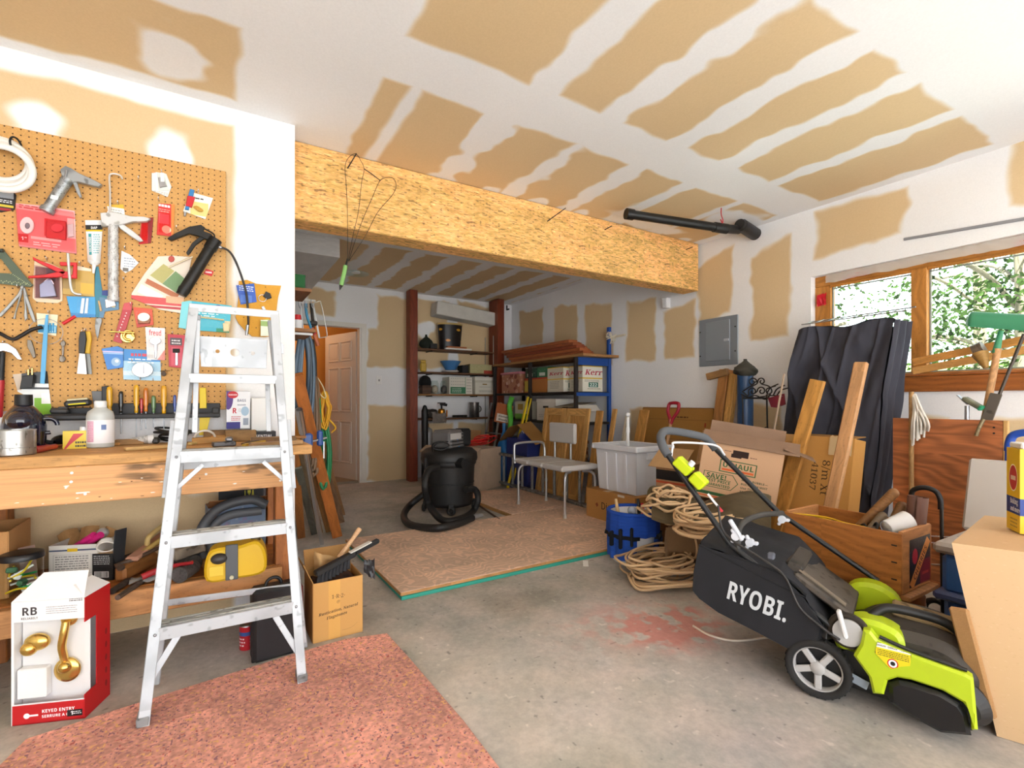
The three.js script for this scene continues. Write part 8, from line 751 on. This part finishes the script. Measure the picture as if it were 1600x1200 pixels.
  { const t = thing('wire_cart', 'folding wire cart with black foam handle beside the crate', 'cart', [2.95, 0.001, -0.95]), Y = (px, py) => oX(px, py, 3.0); partW(t, 'handle', tube([Y(1424, 790), Y(1424, 772), Y(1430, 764), Y(1446, 762), Y(1462, 768), Y(1469, 780), Y(1470, 796)], 0.012, 40, 8), black); for (const x of [1424, 1471]) partW(t, 'upright', rod(Y(x, 780), Y(x + 2, 800).setY(0.03), 0.008), mat(0x3a3634, 0.4, 0.5)); for (const y of [836, 846, 880]) partW(t, 'cross_bar', rod(Y(1420, y), Y(1500, y + 4), 0.004), chrome); for (const dz of [0, 0.25]) partW(t, 'wheel', mv(tor(0.045, 0.014, 6.28, 20, 8), 3.02, 0.06, -1.06 + dz * 0.4, 0, Math.PI / 2), black); }
  { const t = thing('blue_tote', 'blue plastic tote with grey lid next to the fruit crate', 'tote', [3.04, 0.001, -0.65]), m = plas(0x4674b8, 0.4); part(t, 'tote_body', mv(bx(0.4, 0.19, 0.46, 0.02), 0, 0.095, 0), m); part(t, 'tote_rim', mv(bx(0.46, 0.04, 0.52, 0.012), 0, 0.2, 0), plas(0x5a6a9a, 0.4)); part(t, 'tote_upper', mv(bx(0.41, 0.18, 0.47, 0.02), 0, 0.3, 0), m); part(t, 'lid', mv(bx(0.46, 0.05, 0.52, 0.015), 0, 0.415, 0), plas(0xb8b0a8, 0.45)); const s = thing('grey_lid', 'large grey plastic lid standing upright behind the near carton', 'lid', [3.16, 0.442, -0.68]); part(s, 'lid_sheet', mv(bx(0.035, 0.36, 0.5, 0.03), 0.08, 0.175, 0.02, 0, 0, -0.3), plas(0xc2bab2, 0.45)); }
  { // near carton, bottom right: its walls bulge a little outwards
    const t = thing('large_carton', 'big tan carton with green circle standing at the mower nose', 'box', [2.4, 0.002, -0.35]), a = art(256, 320, (c, w, h) => { board('#d2ae84')(c, w, h); c.fillStyle = '#2f7a4a'; c.beginPath(); c.arc(150, 214, 24, 0, 7); c.fill(); }), H = 0.62;
    const B = [V(2.155, 0.002, -0.53), V(2.36, 0.002, 0.03), V(2.84, 0.002, -0.14), V(2.64, 0.002, -0.68)], T = [V(2.05, H, -0.612), V(2.3, H, 0.0), V(2.86, H, -0.12), V(2.66, H, -0.69)], k = kraft('#cfa87c'), q = (p0, p1, p2, p3, c) => toCell(sheet((u, v) => p0.clone().lerp(p1, u).lerp(p3.clone().lerp(p2, u), v), 2, 2), c);
    for (let i = 0; i < 4; i++) partW(t, 'side_panel', q(B[i], B[(i + 1) % 4], T[(i + 1) % 4], T[i], i ? k : a), artMat(a, 0.85)); partW(t, 'top_flap', q(T[0], T[1], T[2], T[3], k), artMat(k, 0.85)); partW(t, 'base', q(B[0], B[1], B[2], B[3], k), artMat(k, 0.85));
    partW(t, 'torn_flap', bar(B[0].clone().lerp(T[0], 0.1).add(V(-0.01, 0, -0.01)), B[0].clone().lerp(T[0], 0.66).add(V(-0.02, 0, -0.015)), 0.02, 0.05, V(1, 0, 0), 0.006), card_(0xb98a58)); partW(t, 'top_tape', bar(T[0].clone().lerp(T[1], 0.5).add(V(0, 0.002, 0)), T[3].clone().lerp(T[2], 0.5).add(V(0, 0.002, 0)), 0.002, 0.06), mat(0xd8c09a, 0.35)); }
  { const a = art(220, 420, (c) => { fill(c, '#efc21c', -4, -4, 230, 430); c.fillStyle = '#c8202a'; c.beginPath(); c.arc(110, 150, 62, 0, 7); c.fill(); c.strokeStyle = '#fff'; c.lineWidth = 5; c.beginPath(); c.arc(110, 150, 66, 0, 7); c.stroke(); fill(c, '#f0d8c0', 70, 140, 80, 22); fill(c, '#1c3a8a', -4, 248, 230, 84); txt(c, 'Baking', 60, 270, 36, '#fff', 'bold', 'left', 'serif'); txt(c, 'and more', 64, 308, 32, '#fff', 'bold', 'left', 'serif'); lines(c, 60, 356, 120, 3, 18, '#a8801a', 8); }); const t = thing('soda_bag', 'yellow baking soda bag with blue band on the large carton', 'bag', [2.46, 0.625, -0.47], -58 * Math.PI / 180); part(t, 'bag_body', mv(printed(0.19, 0.29, 0.1, { nx: a, pz: a }, plain('#e8b818')), 0, 0.145, 0), artMat(a, 0.45)); part(t, 'folded_top', mv(bx(0.18, 0.02, 0.09, 0.004), 0, 0.3, 0), mat(0xf2ece6, 0.6)); }
  single('blue_handle', 'blue plastic D-grip handle showing above the yellow bag', 'spade', (() => { const Y = (x, y) => oX(x, y, 3.3); return M(tube([Y(1576, 705), Y(1578, 690), Y(1584, 680), Y(1600, 676), Y(1620, 676)], 0.018, 24, 10), rod(Y(1573, 760).setY(0.01), Y(1576, 705), 0.014)); })(), plas(0x1f4aa8, 0.4));  // a blue handle on its shaft, tool unknown
}

// ================================================================ the lawn mower
{
  const TH = -70.1 * Math.PI / 180, A = V(1.893, 0.001, -0.945), t = thing('lawn_mower', 'lime green electric lawn mower with black grass bag and folding handle', 'lawn mower', A, TH), f = V(Math.cos(TH), 0, -Math.sin(TH)), n = V(-f.z * -1, 0, -f.x);   // f: forwards, n: towards the far side
  const S = (px, py, off = 0) => { const r = ray(px, py), k = (A.dot(n) - EYE * 0 + off) / r.dot(n), p = V(0, EYE, 0).addScaledVector(r, k), q = p.clone().sub(A); return [q.dot(f), p.y]; };        // pixel to (along, height) on the side plane at off
  const L = (px, py, off = 0) => { const [s, h] = S(px, py, off); return V(s, h, -off); };
  const lime = plas(0xb4c81a, 0.4), bk = plas(0x1d1b1a, 0.5), gr = plas(0xb9b6b4, 0.5), dk = dirty(0x4a423a, 0.7), tubeM = plas(0x18191c, 0.35);
  const poly = (pts, off) => pts.map(([x, y]) => S(x, y, off));
  // wheels
  for (const [s, z, r] of [[0, 0, 0.105], [0, -0.46, 0.105], [0.36, -0.06, 0.07], [0.36, -0.4, 0.07]]) {
    const w = part(t, 'wheel', mv(lathe([[r * 0.76, -0.022], [r * 0.95, -0.024], [r, -0.015], [r, 0.015], [r * 0.95, 0.024], [r * 0.76, 0.022], [r * 0.74, 0]], 40), s, r, z, Math.PI / 2), mat(0x232120, 0.85));
    part(w, 'rim', mv(M(lathe([[r * 0.77, -0.018], [r * 0.77, 0.018], [r * 0.7, 0.016], [r * 0.69, -0.012]], 36), lathe([[0, 0.014], [r * 0.22, 0.014], [r * 0.24, -0.01], [0, -0.01]], 20), ...[0, 1, 2, 3, 4].map((k) => { const a = k * 1.2566 + 0.3; return bar([Math.cos(a) * r * 0.18, 0.004, Math.sin(a) * r * 0.18], [Math.cos(a) * r * 0.72, 0.007, Math.sin(a) * r * 0.72], 0.014, r * 0.22, undefined, 0.004); })), s, r, z, Math.PI / 2), gr); part(w, 'wheel_back', mv(cyl(r * 0.7, r * 0.7, 0.004, 28), s, r, z - 0.012, Math.PI / 2), black);
    part(w, 'tread', M(Array.from({ length: 28 }, (_, k) => { const a = k / 28 * 6.2832; return mv(bx(0.006, 0.008, 0.03), s + Math.cos(a) * r, r + Math.sin(a) * r, z, 0, 0, a); })), mat(0x2c2824, 0.9));
  }
  // deck and covers
  const deck = smooth2([[0.02, 0.05], [0.1, 0.045], [0.3, 0.035], [0.44, 0.045], [0.465, 0.08], [0.44, 0.15], [0.32, 0.22], [0.12, 0.24], [0.02, 0.16]], 44); part(t, 'deck', ext(deck, 0.42, 0.03).translate(0, 0, -0.44), bk);
  const cov = poly([[1334, 1024], [1350, 1046], [1358, 1057], [1364, 1083], [1381, 1085], [1387, 1063], [1402, 1058], [1424, 1062], [1472, 1078], [1505, 1097], [1517, 1114], [1518, 1140], [1528, 1140], [1521, 1060], [1508, 1052], [1424, 1022], [1372, 1000], [1360, 985], [1349, 984], [1345, 1005]], -0.035); part(t, 'side_cover', ext(cov, 0.05, 0.008).translate(0, 0, -0.005), lime);
  part(t, 'side_skirt', ext(poly([[1388, 1068], [1404, 1063], [1424, 1067], [1470, 1082], [1500, 1100], [1512, 1118], [1518, 1150], [1470, 1145], [1420, 1118], [1390, 1098]], -0.03), 0.04, 0.012).translate(0, 0, 0.0), plas(0x141316, 0.3));
  part(t, 'motor_cover', M(ext(smooth2([[0.1, 0.2], [0.16, 0.27], [0.28, 0.285], [0.38, 0.265], [0.45, 0.19], [0.42, 0.12], [0.2, 0.14]], 36), 0.36, 0.03).translate(0, 0, -0.41)), dk); part(t, 'top_cover', ext(smooth2([[0.05, 0.24], [0.1, 0.3], [0.17, 0.31], [0.24, 0.28], [0.24, 0.2], [0.06, 0.18]], 28), 0.1, 0.015).translate(0, 0, -0.12), lime); part(t, 'top_cover', ext(smooth2([[0.04, 0.24], [0.08, 0.33], [0.16, 0.345], [0.23, 0.3], [0.24, 0.2], [0.06, 0.18]], 28), 0.09, 0.015).translate(0, 0, -0.42), lime);
  part(t, 'carry_handle', tube([[0.15, 0.3, -0.1], [0.2, 0.335, -0.12], [0.3, 0.33, -0.14], [0.37, 0.31, -0.15], [0.43, 0.25, -0.15]], 0.016, 40, 10), bk); part(t, 'battery_tray', mv(bx(0.2, 0.02, 0.14, 0.006), 0.31, 0.285, -0.26, 0, 0, -0.13), mat(0xb09468, 0.9, 0, { map: dirtTex }));
  part(t, 'cover_seam', tube([L(1374, 998, -0.03), L(1424, 1020, -0.03), L(1511, 1051, -0.03)].map((p) => V(p.x, p.y + 0.006, p.z)), 0.006, 20, 6), bk);
  { const a = art(220, 170, (c) => { fill(c, '#e8d21c', -4, -4, 230, 180); fill(c, '#f2f0e8', 0, 0, 220, 36); txt(c, 'DANGER · DANGER · PELIGRO', 110, 20, 17, '#222', 'bold', 'center', 'sans-serif', 0, 205); lines(c, 16, 48, 190, 4, 12, '#3a3410', 5); c.fillStyle = '#fff'; c.beginPath(); c.arc(110, 128, 30, 0, 7); c.fill(); c.strokeStyle = '#c81e1e'; c.lineWidth = 7; c.stroke(); c.fillStyle = '#222'; c.beginPath(); c.arc(110, 128, 15, 0, 7); c.fill(); c.strokeStyle = '#222'; c.lineWidth = 4; c.strokeRect(2, 2, 216, 166); }); const q = poly([[1371, 1003], [1424, 1023], [1422, 1041], [1408, 1042], [1392, 1046], [1382, 1036], [1367, 1020]], -0.046); part(t, 'warning_sticker', printedShape(q, 0.002, a).translate(0, 0, 0.0455), artMat(a, 0.35)); }
  { const c = S(1325, 989, -0.02); part(t, 'height_dial', mv(cyl(0.042, 0.046, 0.03, 28), c[0], c[1], 0.01, Math.PI / 2), gr); part(t, 'dial_rim', mv(tor(0.052, 0.012, 6.28, 30, 8), c[0], c[1], 0.0), dirty(0x3a2e22, 0.8)); const a = L(1310, 953, -0.05), b = L(1322, 998, -0.05); part(t, 'height_lever', bar(a, b, 0.022, 0.014, V(0, 0, 1), 0.005), plas(0xd8d6d4)); part(t, 'side_decal', mv(bx(0.06, 0.03, 0.003), 0.12, 0.1, 0.004, 0, 0, -0.3), plas(0x8a94a0)); }
  // grass bag: a sewn sack, its outline taken on the near side
  { const q = poly([[1092, 848], [1083, 890], [1081, 921], [1092, 934], [1122, 956], [1185, 988], [1234, 1014], [1282, 1006], [1290, 975], [1258, 930], [1222, 893], [1180, 878], [1135, 862]], 0); const g = sheet((u, v) => { const m = q.length, a = u * m, i = Math.floor(a) % m, p = q[i], r = q[(i + 1) % m], k = a - Math.floor(a), cx = -0.24, cy = 0.3; let s = lerp(p[0], r[0], k), h = lerp(p[1], r[1], k); const e = Math.sin(v * Math.PI), sc = 0.965 + 0.035 * Math.min(1, e * 5); s = cx + (s - cx) * sc; h = cy + (h - cy) * sc + (h > 0.33 ? 0.045 * v : 0); return [s + 0.006 * fbm(u * 30, v * 6, 2), h + 0.012 * (fbm(u * 20, v * 8, 2) - 0.5), 0.012 - v * 0.42]; }, 78, 16); part(t, 'grass_bag', g, cloth(0x26262b));
    const tri = (z, off) => ext(q.map(([s, h]) => [-0.24 + (s + 0.24) * 0.965, 0.3 + (h - 0.3) * 0.965 + (z < -0.2 && h > 0.33 ? 0.045 : 0)]), 0.006, 0.002).translate(0, 0, z); part(t, 'bag_side', tri(0.012), cloth(0x26262b)); part(t, 'bag_side', tri(-0.414), cloth(0x26262b)); part(t, 'bag_piping', tube(q.slice(0, 1).concat(q.slice(9)).map(([s, h]) => [-0.24 + (s + 0.24) * 0.97, 0.3 + (h - 0.3) * 0.97, 0.015]), 0.005, 50, 6), cloth(0x1c1c20));
    const font = await new FontLoader().loadAsync('fonts/droid/droid_sans_bold.typeface.json'), tg = new TextGeometry('RYOBI.', { font, size: 0.074, depth: 0.002, curveSegments: 4 }); tg.computeBoundingBox(); const p0 = L(1133, 934, -0.02), p1 = L(1227, 973, -0.02), ang = Math.atan2(p1.y - p0.y, p1.x - p0.x), w = tg.boundingBox.max.x, k = Math.hypot(p1.x - p0.x, p1.y - p0.y) / w; tg.scale(k, 1.0, 1).rotateZ(ang).translate(p0.x, p0.y, 0.0195); part(t, 'logo_print', tg, plas(0xcfd2d6, 0.5)); }
  // chute cover between bag and motor
  part(t, 'chute_cover', bar([-0.09, 0.41, -0.2], [0.1, 0.29, -0.2], 0.03, 0.3, undefined, 0.008), dirty(0x5c5248, 0.7)); part(t, 'chute_hood', bar([-0.12, 0.44, -0.2], [-0.06, 0.42, -0.2], 0.04, 0.26, undefined, 0.01), dirty(0x4a423a, 0.7)); for (let k = 0; k < 3; k++) part(t, 'chute_rib', bar([-0.07, 0.43, -0.06 - k * 0.012], [0.08, 0.33, -0.06 - k * 0.012], 0.004, 0.004), dirty(0x8a7a68, 0.6));
  // handle
  const N = (a) => a.map(([x, y]) => L(x, y, 0)), Fp = (a) => a.map(([x, y]) => L(x, y, 0.42)); const n0 = L(1306, 985, 0), n1 = L(1140, 850, 0), n2 = L(1044, 712, 0), f0 = L(1372, 908, 0.42), f1 = L(1215, 800, 0.42), f2 = L(1118, 702, 0.42);
  part(t, 'lower_tube', rod(n0, n1, 0.011, 0.011, 12), tubeM); part(t, 'lower_tube', rod(f0, f1, 0.011, 0.011, 12), tubeM); part(t, 'upper_tube', rod(n1, n2, 0.012, 0.012, 12), tubeM); part(t, 'upper_tube', rod(f1, f2, 0.012, 0.012, 12), tubeM); part(t, 'cross_brace', tube([L(1152, 862, 0), L(1157, 822, 0.05), L(1185, 806, 0.2), L(1222, 802, 0.42)], 0.012, 30, 10), dirty(0x4a4642, 0.6));
  const dir = n2.clone().sub(n1).normalize(), top = (p, k, dz) => p.clone().addScaledVector(dir, k).add(V(0, 0, dz)); part(t, 'foam_grip', tube([n2, top(n2, 0.05, -0.012), top(n2, 0.1, -0.07), top(n2, 0.12, -0.2), top(f2, 0.08, 0.07), top(f2, 0.04, 0.012), f2], 0.019, 60, 12), mat(0x5a5c60, 0.95)); part(t, 'bail_bar', tube([top(n2, -0.01, -0.02), top(n2, 0.03, -0.05).add(V(0.02, 0.01, 0)), top(n2, 0.05, -0.1).add(V(0.03, 0.01, 0)), top(f2, 0.02, 0.08).add(V(0.03, 0.01, 0)), top(f2, -0.03, 0.02).add(V(0.03, 0, 0))], 0.005, 40, 8), plas(0xe6e6e8));
  { const a = L(1057, 718, 0), b = L(1093, 752, 0); part(t, 'switch_box', bar(a, a.clone().lerp(b, 0.62), 0.046, 0.046, undefined, 0.006), plas(0xc8dc1a, 0.35)); part(t, 'switch_box', bar(a.clone().lerp(b, 0.72), b.clone().add(V(0.02, -0.02, 0)), 0.05, 0.056, undefined, 0.007), plas(0xc8dc1a, 0.35)); part(t, 'start_button', mv(cyl(0.012, 0.012, 0.02, 14), lerp(a.x, b.x, 0.5) + 0.02, lerp(a.y, b.y, 0.5) + 0.03, 0.012, 0, 0, -0.7), plas(0xe8e8ea)); const c = L(1106, 772, -0.014), e = L(1122, 792, -0.014); part(t, 'tube_print', bar(c, e, 0.009, 0.002), plas(0xe8e8ea)); part(t, 'tube_print', bar(e, L(1129, 800, -0.014), 0.01, 0.002), plas(0xd8404a)); }
  for (const [x, y, off, dx] of [[1150, 838, -0.02, 0], [1172, 848, 0.05, 0], [1222, 812, 0.4, 0]]) { const p = L(x, y, off); part(t, 'clamp_knob', mv(M(cyl(0.016, 0.016, 0.024, 12), ...[0, 1, 2].map((k) => mv(bx(0.03, 0.02, 0.014, 0.004), Math.cos(k * 2.09) * 0.016, 0, Math.sin(k * 2.09) * 0.016, 0, -k * 2.09))), p.x, p.y, p.z, Math.PI / 2), plas(0xd6d8e0, 0.45)); } part(t, 'clamp_lever', bar(L(1140, 812, -0.02), L(1160, 845, -0.02), 0.024, 0.014, V(0, 0, 1), 0.005), plas(0xc9cbd2, 0.5));
  part(t, 'cable', tube([L(1122, 790, -0.02), L(1128, 825, -0.025), L(1145, 845, -0.03), L(1185, 870, -0.03), L(1225, 900, -0.03), L(1250, 950, -0.04), L(1290, 985, -0.04), L(1312, 1000, -0.03)], 0.0045, 70, 6), plas(0x2a2624)); part(t, 'cable_clip', mv(bx(0.025, 0.025, 0.03, 0.005), ...L(1205, 869, 0).toArray(), 0, 0, 0), plas(0x5a5c66)); part(t, 'rear_bracket', bar(L(1288, 985, 0), L(1310, 985, 0.1), 0.06, 0.02), bk);
}

// ================================================================ trees beyond the window
{
  const leafM = [0x7ea052, 0x8db45e, 0x6f9a56].map((c) => mat(c, 0.8, 0, { transmission: 0.35, thickness: 0 })), bark = mat(0x8a7a66, 0.9, 0, { map: dirtTex });
  const tree = (x, z, h, R, k, label) => {
    const t = thing('garden_tree', label, 'tree', [x, -0.2, z]); const br = [];
    part(t, 'trunk', tube([[0, 0, 0], [0.1, h * 0.3, 0.05], [-0.05, h * 0.6, 0.1], [0.1, h * 0.95, 0]], 0.1, 24, 8), bark);
    for (let i = 0; i < 9; i++) { const a = i * 2.4, y = h * (0.25 + 0.07 * i); br.push(tube([[0, y, 0], [Math.cos(a) * R * 0.4, y + 0.3, Math.sin(a) * R * 0.4], [Math.cos(a) * R * 0.85, y + 0.45, Math.sin(a) * R * 0.85]], 0.03, 8, 5)); } part(t, 'branches', M(br), bark).userData.kind = 'stuff';
    const N = 6400, pos = [], nor = []; for (let i = 0; i < N; i++) { const a = rnd() * 6.2832, e = rnd() * 2 - 1, r = R * Math.cbrt(rnd()), cl = fbm(a * 2, e * 4 + k, 2); if (cl < 0.47) continue; const c = V(Math.cos(a) * Math.sqrt(1 - e * e) * r, h * 0.62 + e * r * h * 0.42 / R, Math.sin(a) * Math.sqrt(1 - e * e) * r), u = V(rr(-1, 1), rr(-1, 1), rr(-1, 1)).normalize(), w = V(rr(-1, 1), rr(-1, 1), rr(-1, 1)).cross(u).normalize(), s = rr(0.03, 0.06), nn = u.clone().cross(w); for (const [p, q] of [[-1, 0], [0, 0.5], [1, 0], [-1, 0], [1, 0], [0, -0.5]]) { const v = c.clone().addScaledVector(u, p * s).addScaledVector(w, q * s); pos.push(v.x, v.y, v.z); nor.push(nn.x, nn.y, nn.z); } }
    const g = new THREE.BufferGeometry(); g.setAttribute('position', new THREE.Float32BufferAttribute(pos, 3)); g.setAttribute('normal', new THREE.Float32BufferAttribute(nor, 3)); part(t, 'foliage', g, leafM[k % 3]).userData.kind = 'stuff';
  };
  tree(7.6, -4.6, 4.4, 1.3, 0, 'leafy tree seen through the left window pane'); tree(8.4, -1.9, 4.6, 1.3, 1, 'light green tree in the middle of the window view'); tree(8.2, 0.9, 4.4, 1.3, 2, 'tree at the right of the window view behind the rake'); tree(12.5, -3.4, 6, 2.2, 1, 'taller tree farther back behind the window view');
  struct('hill', mv(sph(10, 40).scale(0.5, 0.28, 2.2), 18, -0.6, -6), mat(0x8f9c62, 0.95, 0, { map: dirtTex }));
}

renderer.render(scene, camera);
